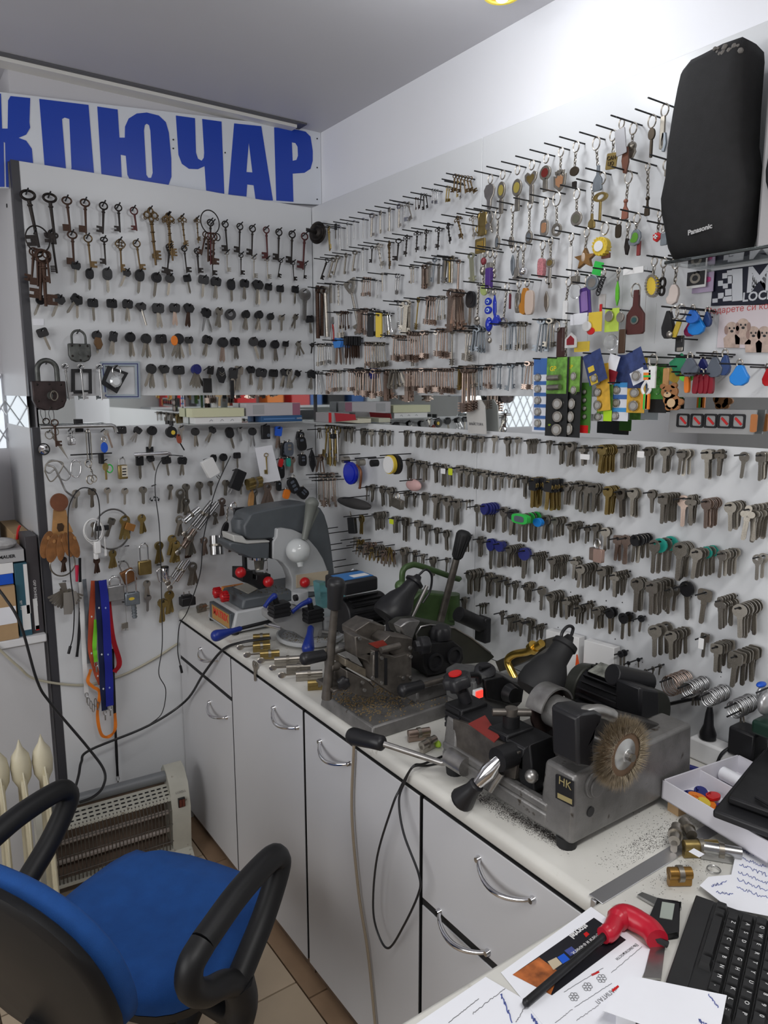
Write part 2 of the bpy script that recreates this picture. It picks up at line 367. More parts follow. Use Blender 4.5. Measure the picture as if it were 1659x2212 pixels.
# ================================================================== key templates (length 1, hanging point at the origin, blade down -z, flat in xz)
def bit_plate(x0, x1, z0, z1, notches, t=.03):
    """flat bit with square notches cut into its outer edge"""
    n = max(1, notches); h = (z1 - z0); pts = [(x0, z0)]
    if notches == 0: pts += [(x1, z0),(x1, z1)]
    else:
        step = h / (2 * n + 1); dx = (x1 - x0) * .45
        for i in range(2 * n + 1):
            x = x1 if i % 2 == 0 else x1 - dx
            pts += [(x, z0 + step * i),(x, z0 + step * (i + 1))]
    pts += [(x0, z1)]
    return pts if x1 > x0 else pts[::-1]
def old_key(bw, bh, tr, sr, side=1, notches=1, collar=True, bitw=.17, bitz=(-.97,-.78)):
    b = B(); b.ring((0,0,-bh / 2 + .02), bw / 2 - tr, bh / 2 - tr, tr, n=22, m=7)
    b.cyl((0,0,-bh + .03),(0,0,-.5), sr * 1.25, sr * 1.05,10).cyl((0,0,-.5),(0,0,-1), sr * 1.05, sr * .85,10)
    if collar: b.lathe([(sr * 1.1,0),(sr * 1.7,.01),(sr * 1.7,.035),(sr * 1.1,.045)],(0,0,-bh - .07), n=10)
    b.prism(bit_plate(side * sr * .5, side * (sr + bitw), *bitz, notches),-.02,.02); return b
def ornate_key(fancy=1):
    b = B()
    for cx, cz, r in ((-.075,-.13,.05),(.075,-.13,.05),(0,-.055,.045),(0,-.20,.04)): b.ring((cx,0, cz), r, r * 1.05,.014, n=16, m=6)
    for cx, cz, r in ((-.115,-.185,.022),(.115,-.185,.022),(-.05,-.075,.02),(.05,-.075,.02)): b.ring((cx,0, cz), r, r,.010, n=10, m=5)
    for cx, cz in ((-.13,-.13),(.13,-.13),(0,-.005),(0,-.13)): b.sph((cx,0, cz),.022,8,6)
    b.cyl((0,0,-.23),(0,0,-1),.028,.02,10)
    for z in (-.26,-.30,-.44,-.60): b.lathe([(.024,0),(.042,.012),(.042,.022),(.024,.034)],(0,0, z), n=10)
    b.prism(bit_plate(.01,.115,-.90,-.74,2),-.018,.018).prism(bit_plate(-.01,-.05,-.88,-.80,0),-.015,.015); return b
def clover_key():
    b = B()
    for cx, cz in ((-.085,-.12),(.085,-.12),(0,-.05)): b.prism(ell(.075,.07,14, cx, cz),-.02,.02, [ell(.03,.028,8, cx, cz)])
    b.prism([(-.05,-.1),(.05,-.1),(.035,-.24),(-.035,-.24)],-.022,.022)
    b.cyl((0,0,-.2),(0,0,-1),.03,.024,10).lathe([(.03,0),(.045,.012),(.03,.03)],(0,0,-.32), n=10)
    for i in range(4): b.box((-.13,-.015,-.97 + i * .04),(-.01,.015,-.945 + i * .04))
    return b
def ring_bow_bronze():
    b = B()
    for a in (0,90,180,270):
        b.ring((.105 * cos(radians(a + 90)) * .9,0,-.17 + .10 * sin(radians(a + 90))),.062,.05,.016, n=12, m=5)
    b.ring((0,0,-.17),.14,.13,.016, n=24, m=6)
    b.cyl((0,0,-.3),(0,0,-1),.028,.026,10).lathe([(.03,0),(.05,.01),(.05,.03),(.03,.04)],(0,0,-.36), n=10)
    b.prism(bit_plate(.01,.11,-.95,-.76,1),-.02,.02); return b
OLD = {}
def T(key, f, *a, **k):
    OLD[key] = (f, a, k); return key
OK_ = {
 'oval': mesh('skeleton_key', old_key(.30,.21,.026,.030,-1,1), IRON), 'oval_r': mesh('skeleton_key', old_key(.31,.25,.026,.033,-1,0), RUST),
 'round': mesh('skeleton_key', old_key(.30,.27,.026,.036,-1,1), IRON), 'round_r': mesh('skeleton_key', old_key(.28,.27,.024,.034,1,1), RUST),
 'red': mesh('skeleton_key', old_key(.38,.36,.03,.04,-1,1, False,.19), REDRUST), 'slim': mesh('skeleton_key', old_key(.26,.24,.022,.026,-1,1), IRON),
 'slim_s': mesh('skeleton_key', old_key(.24,.22,.02,.024,1,2), NICKD), 'slim_r': mesh('skeleton_key', old_key(.24,.22,.02,.026,-1,1), REDRUST),
 'bronze': mesh('skeleton_key', ring_bow_bronze(), BRONZE), 'bronze2': mesh('skeleton_key', old_key(.28,.26,.022,.028,1,1), BRONZE),
 'orn': mesh('skeleton_key', ornate_key(), BRONZE), 'orn_s': mesh('skeleton_key', ornate_key(), NICK), 'orn_i': mesh('skeleton_key', ornate_key(), IRON),
 'clover': mesh('skeleton_key', clover_key(), IRON),
 'silver': mesh('skeleton_key', old_key(.27,.24,.02,.030,1,1), STEEL), 'silver_l': mesh('skeleton_key', old_key(.20,.16,.016,.026,-1,1, True,.10), STEEL),
 'dark_l': mesh('skeleton_key', old_key(.22,.18,.016,.026,-1,1, True,.10), IRON), 'brass_l': mesh('skeleton_key', old_key(.24,.2,.018,.028,-1,0, True,.11), BRASS)}
# --- car keys: plastic bow and steel blade
def bow_shape(kind):
    if kind == 'rect': return rrect(.50,.40,.09,4,0,-.13), [rrect(.17,.06,.028,2,0,-.04)]
    if kind == 'oval': return rrect(.40,.52,.19,5,0,-.20), [ell(.04,.025,8,0,-.01)]
    if kind == 'round': return ell(.23,.215,18,0,-.15), [ell(.06,.035,8,0,-.03)]
    if kind == 'trap': return [(-.22,.04),(-.16,.07),(.16,.07),(.22,.04),(.25,-.14),(.17,-.30),(-.17,-.30),(-.25,-.14)], [ell(.07,.03,8,0,-.01)]
    if kind == 'hex': return [(-.25,-.02),(-.14,.08),(.16,.06),(.27,-.08),(.20,-.29),(-.10,-.33)], [ell(.05,.03,8,0,-.02)]
    if kind == 'slab': return rrect(.34,.44,.05,3,0,-.16), [rrect(.16,.05,.02,2,0,-.01)]
    if kind == 'ring': return ell(.27,.27,20,0,-.17), [ell(.12,.12,14,0,-.14)]
CK = {}
def car_meshes(kind, m):
    k = (kind, m.name)
    if k not in CK:
        o_, h = bow_shape(kind); bb = B().prism(o_,-.05,.05, h)
        if kind in ('round', 'oval', 'trap'): bb.prism([(x * .78,-.14 + (z + .14) * .62) for x, z in o_],-.062,.062)
        CK[k] = mesh('bow', bb, m)
    return CK[k]
def blade_mesh(m, w=.12, round_=False):
    b = B()
    if round_: b.cyl((0,0,-.25),(0,0,-1),.055,.05,10)
    else:
        b.prism([(-w / 2,-.25),(w / 2,-.25),(w / 2,-.90),(0,-1),(-w / 2,-.92)],-.018,.018)
        b.box((-w * .12,-.026,-.88),(w * .12,.026,-.3))
    return mesh('blade', b, m)
BL = {'n': blade_mesh(NICKD), 'w': blade_mesh(NICK,.15), 's': blade_mesh(STEEL,.10), 'c': blade_mesh(COPPER,.12), 'd': blade_mesh(RUST,.12), 'r': blade_mesh(NICK,1, True)}
# --- lever lock keys and flat keys
def lever_key(bw, bh, sr, bits, bitw, nn=2, hole=True, style='ell', bz=(-.97,-.80), square=False):
    b = B()
    if style == 'ell': o_ = ell(bw / 2, bh / 2,14,0,-bh / 2 + .03)
    elif style == 'tri': o_ = [(-bw / 2,.02),(bw / 2,.02),(bw * .42,-bh * .35),(.03,-bh),(-.03,-bh),(-bw * .42,-bh * .35)]
    else: o_ = rrect(bw, bh, bw * .25,3,0,-bh / 2 + .03)
    b.prism(o_,-.016,.016, [ell(bw * .25, bh * .26,10,0,-bh * .36)] if hole else [])
    if square: b.box((-sr,-sr * .6,-1),(sr, sr * .6,-bh + .04))
    else: b.cyl((0,0,-bh + .05),(0,0,-1), sr, sr,8)
    for sd in bits: b.prism(bit_plate(sd * sr * .4, sd * bitw, *bz, nn),-.014,.014)
    return b
LK = {
 'dbl': lever_key(.17,.17,.018,(1,-1),.075,2), 'dbl_wide': lever_key(.18,.16,.018,(1,-1),.12,3, bz=(-.98,-.78)), 'sgl': lever_key(.19,.19,.02,(1,),.10,2),
 'sgl_l': lever_key(.2,.2,.022,(-1,),.11,1), 'pipe': lever_key(.26,.24,.035,(-1,),.14,0, bz=(-.96,-.84)), 'tri': lever_key(.22,.22,.016,(-1,),.09,1, True, 'tri'),
 'flat': lever_key(.25,.26,.055,(),0,0, True, 'rr', square=True), 'thick': lever_key(.24,.22,.05,(1,-1),.13,1, square=True), 'pin': lever_key(.18,.16,.03,(),0),
 'long': lever_key(.09,.09,.011,(1,-1),.045,2, bz=(-.985,-.90)), 'spiral': lever_key(.15,.14,.025,(),0)}
LKM = {}
def lever_mesh(kind, m):
    k = (kind, m.name)
    if k not in LKM: LKM[k] = mesh('lever_lock_key', LK[kind], m)
    return LKM[k]
# --- cylinder key blanks
def blank(style):
    b = B()
    if style == 'round': o_, h = ell(.22,.21,16,0,-.15), [ell(.075,.05,8,0,-.06)]
    elif style == 'hole': o_, h = ell(.21,.22,16,0,-.15), [ell(.12,.09,10,0,-.09)]
    elif style == 'square': o_, h = rrect(.42,.36,.08,3,0,-.12), [ell(.07,.05,8,0,-.04)]
    elif style == 'hex': o_, h = [(-.21,-.05),(-.12,.05),(.12,.05),(.21,-.05),(.21,-.20),(.10,-.32),(-.10,-.32),(-.21,-.20)], [ell(.07,.05,8,0,-.04)]
    elif style == 'clover': o_, h = [(.10 * cos(t) + .13 * cos(t) * abs(cos(1.5 * t + .78)),-.14 + .10 * sin(t) + .12 * sin(t) * abs(cos(1.5 * t + .78))) for t in [2 * pi * i / 24 for i in range(24)]], [ell(.05,.035,6,0,-.06)]
    b.prism(o_,-.02,.02, h)
    b.prism([(-.085,-.28),(.085,-.28),(.085,-.40),(.07,-.42),(.07,-.93),(.03,-1),(-.045,-1),(-.07,-.96),(-.07,-.42),(-.085,-.40)],-.018,.018)
    b.box((-.035,-.024,-.94),(-.005,.024,-.40)); b.box((.02,-.022,-.90),(.04,.022,-.40)); return b
BK = {s: blank(s) for s in ('round', 'hole', 'square', 'hex', 'clover')}
BKM = {}
def blank_mesh(s, m):
    k = (s, m.name)
    if k not in BKM: BKM[k] = mesh('key_blank', BK[s], m)
    return BKM[k]

# ================================================================== hooks
pegm = mesh('peg_hook', B().cyl((0,0,0),(0,-1,.22),.05,.05,7), BLKM)      # unit length 1, thin: scaled
def peg_back(P, L=.04):   # peg on the back panel through P (y<0)
    o = obj('peg_hook', pegm, wb, TR((P.x,0, P.z - .22 * abs(P.y)),(0,0,0),(.045, L, L)))
rodm = mesh('rod_hook', B().cyl((0,0,0),(-1,0,0),.0017,.0017,7), BLKM)
def rod_side(y, z, L=.085): obj('rod_hook', rodm, wr, TR((0, y, z),(0,0,0),(L,1,1)))

def hangM(P, Q, wall, yaw=0., flip=False, extra=1., fat=1.):
    """matrix that hangs a length-1 template from P towards Q; wall 'B' lies in xz, wall 'S' in yz"""
    d = Q - P; L = d.length * extra
    if wall == 'B': tilt = atan2(d.x,-d.z); M = Matrix.Rotation(yaw,4, 'Z') @ Matrix.Rotation(-tilt,4, 'Y')
    else: tilt = atan2(-d.y,-d.z); M = Matrix.Rotation(-pi / 2 + yaw,4, 'Z') @ Matrix.Rotation(-tilt,4, 'Y')
    S = Matrix.Diagonal(((-L if flip else L) * fat, L * fat, L,1))
    return Matrix.Translation(P) @ M @ S

C1 = Crop(0,380,4.1475); C2 = Crop(360,420,4.609); C3 = Crop(660,360,4.0975); C4 = Crop(1000,200,3.456)
C5 = Crop(680,860,3.456); C6 = Crop(1100,900,2.968); CB3 = Crop(0,840,3.95); CB4 = Crop(380,860,4.3658)
def PB(c, u, v, off): return at(*c(u, v), 'Y',-off)
def PS(c, u, v, off): return at(*c(u, v), 'X',-off)

# ------------------------------------------------------------------ row registry: each hook is counted from the corner so that its label singles it out
ROWS = {}
def reg(row, desc, o, P, hook): ROWS.setdefault(row, []).append((desc, o, P, hook))
ONES = 'first second third fourth fifth sixth seventh eighth ninth tenth eleventh twelfth thirteenth fourteenth fifteenth sixteenth seventeenth eighteenth nineteenth'.split()
def nth(n):
    if n < 20: return ONES[n - 1]
    t = {2: 'twent',3: 'thirt',4: 'fort',5: 'fift',6: 'sixt'}[n // 10]
    return t + ('ieth' if n % 10 == 0 else 'y-' + ONES[n % 10 - 1])
def label_rows():
    for row, L in ROWS.items():
        hooks = {}
        for desc, o, P, hook in L: hooks.setdefault(hook, P)
        order = sorted(hooks, key=lambda h: hooks[h].x * -1 if 'back' in row else hooks[h].y * -1)
        idx = {h: i + 1 for i, h in enumerate(order)}
        for desc, o, P, hook in L:
            if o is None: continue
            o['label'] = f'{desc} on {nth(idx[hook])} {"peg" if "back" in row else "rod"} from the corner, {row}'
            o['group'] = 'keys of the ' + row
HOOK = 0
# ------------------------------------------------------------------ antique keys, back panel
L1 = 'dark iron antique key'; R1 = 'top row of back panel'; R2 = 'second row of back panel'
SK = 'large antique keys on the back panel'
def skel(c, kind, hx, hy, ex, ey, label, off=.018, group=SK, peg=True, wall='B', flip=False, yaw=0, row=None, cnt=None):
    f = PB if wall == 'B' else PS
    P, Q = f(c, hx, hy, off), f(c, ex, ey, off)
    o = obj('skeleton_key', OK_[kind], None, hangM(P, Q, wall, yaw, flip)); tag(o, label, 'key', group)
    if peg:
        if wall == 'B': peg_back(P - Vector((0,0,.004)))
        else: rod_side(P.y, P.z - .003)
    if row or cnt:
        global HOOK
        HOOK += 1; reg(row or cnt, label, o if row else None, P, HOOK)
    return o
skel(C1, 'oval',240,128,352,640, 'largest dark iron antique key with oval bow, beside the dark edge strip', yaw=.15, cnt=R1)
skel(C1, 'oval',440,158,498,612, 'long dark iron antique key hanging above the clover-bow key', cnt=R1)
for a in (('oval_r',595,188,632,505),('oval_r',760,208,772,518),('round',928,236,922,518),('round',1058,256,1076,506)): skel(C1, *a, L1, row=R1)
skel(C1, 'red',1195,279,1226,492, 'short reddish rusty antique key with round bow', cnt=R1)
LO = 'ornate bronze antique key'
skel(C1, 'orn',1345,284,1398,800, 'tallest ornate bronze antique key with pierced scrollwork bow', yaw=.1, cnt=R1)
for c, a in ((C1,('orn',1500,333,1548,760)),(C2,('orn',20,190,30,560)),(C2,('orn',150,208,188,545)),(C2,('orn',300,228,316,485))): skel(c, *a, LO, row=R1)
L2 = 'slender dark antique key'
for a in (('slim',435,250,440,560),('slim',580,266,606,575),('slim',730,290,722,590),('slim',855,310,848,615),('slim',1118,345,1112,665),('slim',1250,365,1242,695)): skel(C2, *a, L2, row=R1)
LR = 'slender rusty-red antique key'
for a in (('slim_r',990,325,1006,650),('slim_r',1375,385,1358,750)): skel(C2, *a, LR, row=R1)
skel(C1, 'clover',455,488,510,872, 'dark iron antique key with spade-shaped clover bow', yaw=-.1, cnt=R2)
L3 = 'ring-bow antique key'
for c, a in ((C1,('oval_r',645,496,664,805)),(C1,('bronze2',785,527,815,830)),(C1,('oval',930,549,947,797)),(C1,('bronze2',1220,576,1258,850)),(C1,('slim',1520,612,1498,885)),
             (C2,('slim',35,520,2,800)),(C2,('slim',172,512,202,782)),(C2,('round',302,536,320,785)),(C2,('slim',452,560,460,808)),(C2,('slim_s',600,562,605,772)),(C2,('slim',740,584,740,802)),
             (C2,('slim',1140,640,1106,825)),(C2,('slim',1255,662,1268,862)),(C2,('slim',1380,674,1365,838))): skel(c, *a, L3, row=R2, flip=(a[0] in ('slim', 'round') and a[1] < 1600 and c is C2))
for a in (('slim_s',870,606,868,834),('slim_s',1000,625,1006,842)): skel(C2, *a, 'bright steel antique key', row=R2)
skel(C1, 'bronze',1075,560,1090,862, 'light bronze antique key with pierced quatrefoil bow', cnt=R2)
# two wire rings with bunches of heavy keys
def wire_ring(c, cx, cy, r, rt, label, off=.03, m=IRON, name='wire_ring', rv=None):
    P = PB(c, cx, cy, off); s = (P - CAM).dot(FW) / FPX / c.k; b = B().ring((0,0,0), r * s,(rv or r) * s, rt, n=36, m=6)
    return single(name, b, m, label, 'ring', None, Matrix.Translation(P) @ Matrix.Rotation(.25,4, 'Z'))
wire_ring(C1,338,568,108,.0022, 'wire ring carrying a bunch of heavy rusty keys by the dark edge strip',.03, IRON, 'wire_ring',115)
for i, a in enumerate((('round_r',305,645,283,955),('oval_r',335,655,340,990),('round_r',372,660,362,1115),('round_r',385,665,412,1168),('round_r',415,672,448,962))):
    skel(C1, *a, 'heavy rusty key in the bunch on the wire ring by the dark edge strip', off=.026 + .007 * i, group='keys on the wire ring by the edge strip', peg=False, flip=i % 2 == 0)
wire_ring(C2,432,276,112,.002, 'wire ring carrying a bunch of rusty keys among the slender antique keys',.045)
for i, a in enumerate((('round_r',392,372,345,605),('round_r',415,380,412,670),('slim_r',440,382,438,700),('round_r',468,385,462,700))):
    skel(C2, *a, 'rusty key in the bunch on the wire ring among the slender keys', off=.040 + .007 * i, group='keys on the wire ring among the slender keys', peg=False, flip=i % 2 == 0)
peg_back(PB(C2,495,235,.05)); peg_back(PB(C1,330,458,.05))
wire_ring(C2,505,425,33,.0018, 'small iron ring hanging beside the bunch of rusty keys',.03)
for a in ((580,1685,622,2008),(722,1690,752,2008),(888,1690,915,2008)): skel(C1, 'silver_l', *a, 'long bright steel lever key beside the little picture frames', off=.03, group='long steel keys beside the frames', flip=True)

# ------------------------------------------------------------------ car keys, back panel
ROWN = {3: 'third',4: 'fourth',5: 'fifth',6: 'sixth'}
KN = 0
def carkey(c, kind, hx, hy, ex, ey, row, n=1, bl='n', m=None, off=.016, where=None, spread=.22, wall='B'):
    global KN, HOOK
    m = m or BLK; f = PB if wall == 'B' else PS
    P0, Q0 = f(c, hx, hy, off), f(c, ex, ey, off)
    for i in range(n):
        KN += 1; r = random.Random(KN); a = (i - (n - 1) / 2) * spread + r.uniform(-.03,.03)
        dy = -.0085 * i
        d = Q0 - P0; ax = 'Y' if wall == 'B' else 'X'
        d = Matrix.Rotation(a,3, ax) @ d
        o_ = Vector((0, dy,0)) if wall == 'B' else Vector((dy,0,0))
        M = hangM(P0 + o_, P0 + o_ + d, wall, r.uniform(-.35,.35))
        if i == 0: HOOK += 1
        t = thing('car_key', 'car key', 'key', M=M); reg(row if isinstance(row, str) else ROWN[row] + ' row of back panel', where or 'black-headed car key', t, P0, HOOK)
        obj('bow', car_meshes(kind, m), t); obj('blade', BL[bl], t)
    if wall == 'B': peg_back(P0 - Vector((0,0,.002)))
    else: rod_side(P0.y, P0.z - .002)
for a in (('trap',680,785,668,962),('oval',803,840,808,1028),('oval',960,836,966,1050),('hex',1140,848,1078,990),('oval',1255,850,1238,1058),('round',1405,880,1380,1090),('round',1525,892,1503,1074)): carkey(C1, *a,3)
for a in (('rect',200,812,240,988),('rect',370,822,355,1030),('rect',488,845,480,1045,3,2),('oval',640,855,650,1070),('rect',770,865,765,1050,3,2),('hex',900,875,905,1105,3,2),('rect',1015,900,1010,1064),('rect',1130,918,1130,1084),('rect',1280,925,1276,1094)):
    carkey(C2, *(a if len(a) > 5 else a + (3,)))
for a in (('round',370,1092,310,1254),('hex',540,1084,460,1264),('rect',690,1088,640,1268,4,2, 'n', None,.016, None,.6),('rect',830,1114,846,1304),('rect',1000,1118,1012,1314),('rect',1140,1126,1142,1308,4,2),('hex',1255,1150,1305,1340,4,1, 'r'),('rect',1410,1160,1430,1366,4,2)):
    carkey(C1, *(a if len(a) > 5 else a + (4,)))
for a in (('rect',75,1105,75,1310,4,2, 'c'),('hex',215,1108,205,1324,4,2, 'd'),('hex',385,1155,395,1380,4,2, 's', None,.016, None,.6),('ring',635,1160,640,1368),('round',780,1170,768,1354,4,3),('round',910,1175,892,1358,4,3),('round',1030,1194,1020,1354,4,2),('rect',1415,1220,1435,1388,4,2)):
    carkey(C2, *(a if len(a) > 5 else a + (4,)))
for a in (('rect',370,1380,452,1564),('round',865,1400,870,1594),('slab',1015,1410,992,1604,5,2),('round',1160,1415,1185,1625,5,2),('round',1300,1430,1310,1634,5,3),('rect',1440,1434,1460,1634)):
    carkey(C1, *(a if len(a) > 5 else a + (5,)))
carkey(C2, 'round',105,1408,98,1640,5,4, where='black-headed car key', m=None)
for a in (('trap',220,1430,240,1608),('rect',405,1425,368,1614,5,2),('round',555,1440,545,1672,5,2, 'c'),('rect',675,1440,690,1644,5,2),('round',855,1434,915,1644),('round',945,1460,945,1645,5,2),('round',1070,1465,1082,1664,5,2),('rect',1185,1472,1180,1604)):
    carkey(C2, *(a if len(a) > 5 else a + (5,)))
for a in (('round',1350,1700,1335,1904,6,3),('hex',1465,1708,1490,1904),('rect',1600,1714,1612,1914)): carkey(C1, *(a if len(a) > 5 else a + (6,)))
carkey(C2, 'round',275,1712,275,1934,6,5, m=NAVYP, where='blue-headed key')
for a in (('slab',440,1722,415,1905),('slab',660,1742,650,1984,6,2),('hex',830,1724,832,1904,6,2),('rect',940,1748,920,1954,6,2),('rect',1065,1755,1060,1944),('hex',1170,1752,1145,1924,6,2),('hex',1310,1768,1240,1884),('rect',1435,1768,1415,1944,6,3)):
    carkey(C2, *(a if len(a) > 5 else a + (6,)))
# bare metal keys between them
BN = 0
def flatkey(c, style, m, hx, hy, ex, ey, label, n=1, off=.016, wall='B', spread=.2, group=None, peg=True, row=None):
    global BN, HOOK
    HOOK += 1
    f = PB if wall == 'B' else PS; P0, Q0 = f(c, hx, hy, off), f(c, ex, ey, off)
    for i in range(n):
        BN += 1; r = random.Random(900 + BN); d = Matrix.Rotation((i - (n - 1) / 2) * spread + r.uniform(-.04,.04),3, 'Y' if wall == 'B' else 'X') @ (Q0 - P0)
        o_ = Vector((0,-.005 * i,0)) if wall == 'B' else Vector((-.005 * i,0,0))
        o = obj('house_key', blank_mesh(style, m), None, hangM(P0 + o_, P0 + o_ + d, wall, r.uniform(-.3,.3))); tag(o, label, 'key', group or label)
        if row: reg(row, label, o, P0, HOOK)
    if peg:
        if wall == 'B': peg_back(P0 - Vector((0,0,.002)))
        else: rod_side(P0.y, P0.z - .003)
flatkey(C2, 'round', STEEL,1375,950,1370,1254, 'oversized flat steel key with disc head beside the corner', off=.03)
for a in ((520,1145,505,1324,3),(1145,1210,1146,1358,1),(1280,1208,1245,1328,3)): flatkey(C2, 'square', NICKD, *a[:4], 'bare metal key', a[4], row='fourth row of back panel')
flatkey(C2, 'hex', NICKD,1305,1472,1320,1608, 'bare metal key',3, spread=.4, row='fifth row of back panel')
for a in ((715,1724,705,1950,2),(1212,1752,1218,1934,3)): flatkey(C2, 'square', NICK, *a[:4], 'bare metal key', a[4], row='sixth row of back panel')
flatkey(C2, 'hole', IRON,1450,1484,1442,1584, 'small flat key with wire bow beside the corner')
# ================================================================== side panel above the mirror: lever lock keys on long rods
def lev(kind, m, hx, hy, ex, ey, row, n=1, desc='lever lock key', sp=None, off=.02, c=C3, spread=.06, step=.008, name='lever_lock_key', cat='key', skelk=None, cark=None):
    global HOOK
    HOOK += 1; P0, Q0 = PS(c, hx, hy, off), PS(c, ex, ey, off)
    for i in range(n):
        r = random.Random(HOOK * 13 + i); d = Matrix.Rotation((i - (n - 1) / 2) * spread + r.uniform(-.05,.05),3, 'X') @ (Q0 - P0)
        d *= r.uniform(.93,1.04) if n > 1 else 1
        P = P0 + Vector((-step * i,0,0)); M = hangM(P, P + d, 'S', r.uniform(-.45,.45), r.random() < .4,1,1.4)
        me = OK_[skelk] if skelk else lever_mesh(kind, m)
        o = obj('skeleton_key' if skelk else name, me, None, M); tag(o, desc, cat); reg(row, desc, o, P0, HOOK)
    rod_side(P0.y, P0.z - .003, max(.075, off + step * n + .02))
SD = ['top row of side panel', 'second row of side panel', 'third row of side panel', 'fourth row of side panel', 'fifth row of side panel', 'last row above the mirror']
# top row
lev(None, None,205,530,217,748, SD[0], desc='brass antique key', skelk='brass_l', off=.03)
lev('spiral', STEEL,300,530,302,742, SD[0], desc='twisted steel key', off=.025)
for a in ((370,498,370,702),(430,478,426,642),(512,458,512,632)): lev('spiral', STEEL, *a, SD[0], desc='slim bright steel key')
for a in ((590,415,580,622),(662,393,658,592),(742,363,736,572),(828,333,820,542)): lev('pipe', NICK, *a, SD[0], desc='nickel cabinet key')
lev(None, None,875,310,870,492, SD[0], desc='small steel cabinet key', skelk='silver')
lev(None, None,905,318,940,462, SD[0], desc='small grey cabinet key', skelk='slim_s')
lev('sgl', RUST,995,278,996,386, SD[0],2, 'small bronze cabinet key')
lev(None, None,1065,243,1066,382, SD[0],3, 'small dark cabinet key', skelk='dark_l', spread=.25)
lev(None, None,1165,203,1162,337, SD[0],3, 'small silver cabinet key', skelk='silver', spread=.15)
lev(None, None,1275,173,1262,317, SD[0],2, 'small brassy cabinet key', skelk='brass_l')
lev('sgl', BRASS,1345,128,1340,272, SD[0],1, 'small brass cabinet key'); lev(None, None,1368,145,1390,277, SD[0],1, 'small nickel cabinet key', skelk='silver')
lev(None, None,1450,92,1455,246, SD[0],6, 'small antique cabinet key', skelk='bronze2', spread=.10, step=.010)
# second row
lev(None, None,195,818,150,995, SD[1], desc='blackened antique key', skelk='dark_l')
for a in ((250,808,213,982),(290,785,262,962),(360,768,328,948),(440,743,423,928)): lev('pipe', NICKD, *a, SD[1], desc='dull nickel cabinet key')
lev('pin', STEEL,510,718,510,922, SD[1], desc='plain steel pin key')
lev(None, None,590,700,580,852, SD[1], desc='small iron key', skelk='slim'); lev(None, None,640,678,666,900, SD[1], desc='ornate nickel key', skelk='orn_s')
lev(None, None,740,658,740,908, SD[1], desc='ornate brown key', skelk='orn'); lev(None, None,825,638,820,834, SD[1], desc='slender iron key', skelk='slim')
for a in ((898,603,884,798),(990,568,985,758),(1070,553,1064,748),(1180,533,1168,738),(1260,498,1286,684)): lev(None, None, *a, SD[1], desc='ornate dark iron key', skelk='orn_i')
lev(None, None,1340,438,1384,638, SD[1], desc='ornate copper-coloured key', skelk='orn'); lev(None, None,1478,428,1482,642, SD[1], desc='ornate silver key', skelk='orn_s')
lev('thick', BRASS,1558,418,1562,625, SD[1],2, 'thick brass key')
# third row
lev('pin', RUST,145,1068,146,1505, SD[2],2, 'long brown pin key', spread=.04, step=.019); lev('pin', NICK,172,1074,195,1505, SD[2],1, 'long steel pin key')
lev('flat', NICK,222,1034,222,1208, SD[2],1, 'flat bright key'); lev(None, None,290,1034,296,1228, SD[2],1, 'ornate grey key', skelk='orn_s')
lev('tri', NICK,388,1018,462,1485, SD[2],1, 'long key with triangular bow')
lev('sgl', NICKD,520,1005,518,1152, SD[2],2, 'short nickel lever key'); lev('dbl', COPPER,575,985,570,1150, SD[2],4, 'short coppery lever key', spread=.02)
lev('sgl', STEEL,632,1000,628,1168, SD[2],1, 'short bright lever key'); lev('pin', NICK,678,943,678,1104, SD[2],1, 'thin nickel key')
lev(None, None,825,948,812,1134, SD[2],2, 'silver ring-bow key', skelk='silver'); lev('pipe', NICK,955,878,955,1038, SD[2],2, 'nickel tube key')
lev('thick', COPPER,1058,873,1055,1094, SD[2],2, 'wide coppery key'); lev('flat', NICK,1092,848,1092,1058, SD[2],1, 'narrow flat key')
lev('sgl_l', ZINCK,1145,808,1130,1024, SD[2],1, 'grey zinc lever key'); lev('flat', NICK,1180,863,1175,1038, SD[2],1, 'flat nickel key')
lev('thick', STEEL,1250,795,1240,1028, SD[2],2, 'broad bright steel key'); lev('pipe', BRASS,1275,800,1272,1025, SD[2],1, 'brassy tube key'); lev('pipe', NICK,1300,793,1290,1032, SD[2],1, 'nickel tube key')
lev('pin', COPPER,1355,828,1340,1094, SD[2],1, 'long thin coppery key'); lev('thick', mat('pale_brass',(.42,.42,.30),.35,.8),1465,768,1476,1024, SD[2],1, 'big pale flat key')
# fourth row
lev('dbl', NICK,310,1288,322,1514, SD[3],2, 'steel lever key'); lev('sgl', RUST,370,1283,370,1444, SD[3],4, 'brown lever key', spread=.03)
lev('thick', COPPER,495,1268,490,1484, SD[3],2, 'coppery lever key'); lev('dbl', COPPER,540,1258,550,1505, SD[3],2, 'long coppery lever key')
lev('dbl', STEEL,610,1258,610,1505, SD[3],2, 'bright lever key'); lev('sgl', STEEL,690,1278,702,1515, SD[3],3, 'bright safe key'); lev('dbl', CHROME,740,1288,762,1485, SD[3],2, 'chrome lever key')
lev('dbl_wide', STEEL,815,1188,828,1430, SD[3],1, 'broad bright double-bit key'); lev('dbl', NICK,870,1220,868,1450, SD[3],2, 'nickel lever key')
lev('thick', NICKD,915,1188,910,1484, SD[3],2, 'long flat lever key'); lev('dbl', BRASS,1000,1163,958,1444, SD[3],1, 'golden lever key')
lev('dbl', COPPER,1140,1158,1132,1414, SD[3],4, 'coppery double-bit key', spread=.1); lev('sgl', NICK,1225,1148,1218,1364, SD[3],3, 'nickel lever key', spread=.1)
lev('thick', COPPER,1365,1098,1372,1456, SD[3],5, 'long coppery lever key', spread=.05)
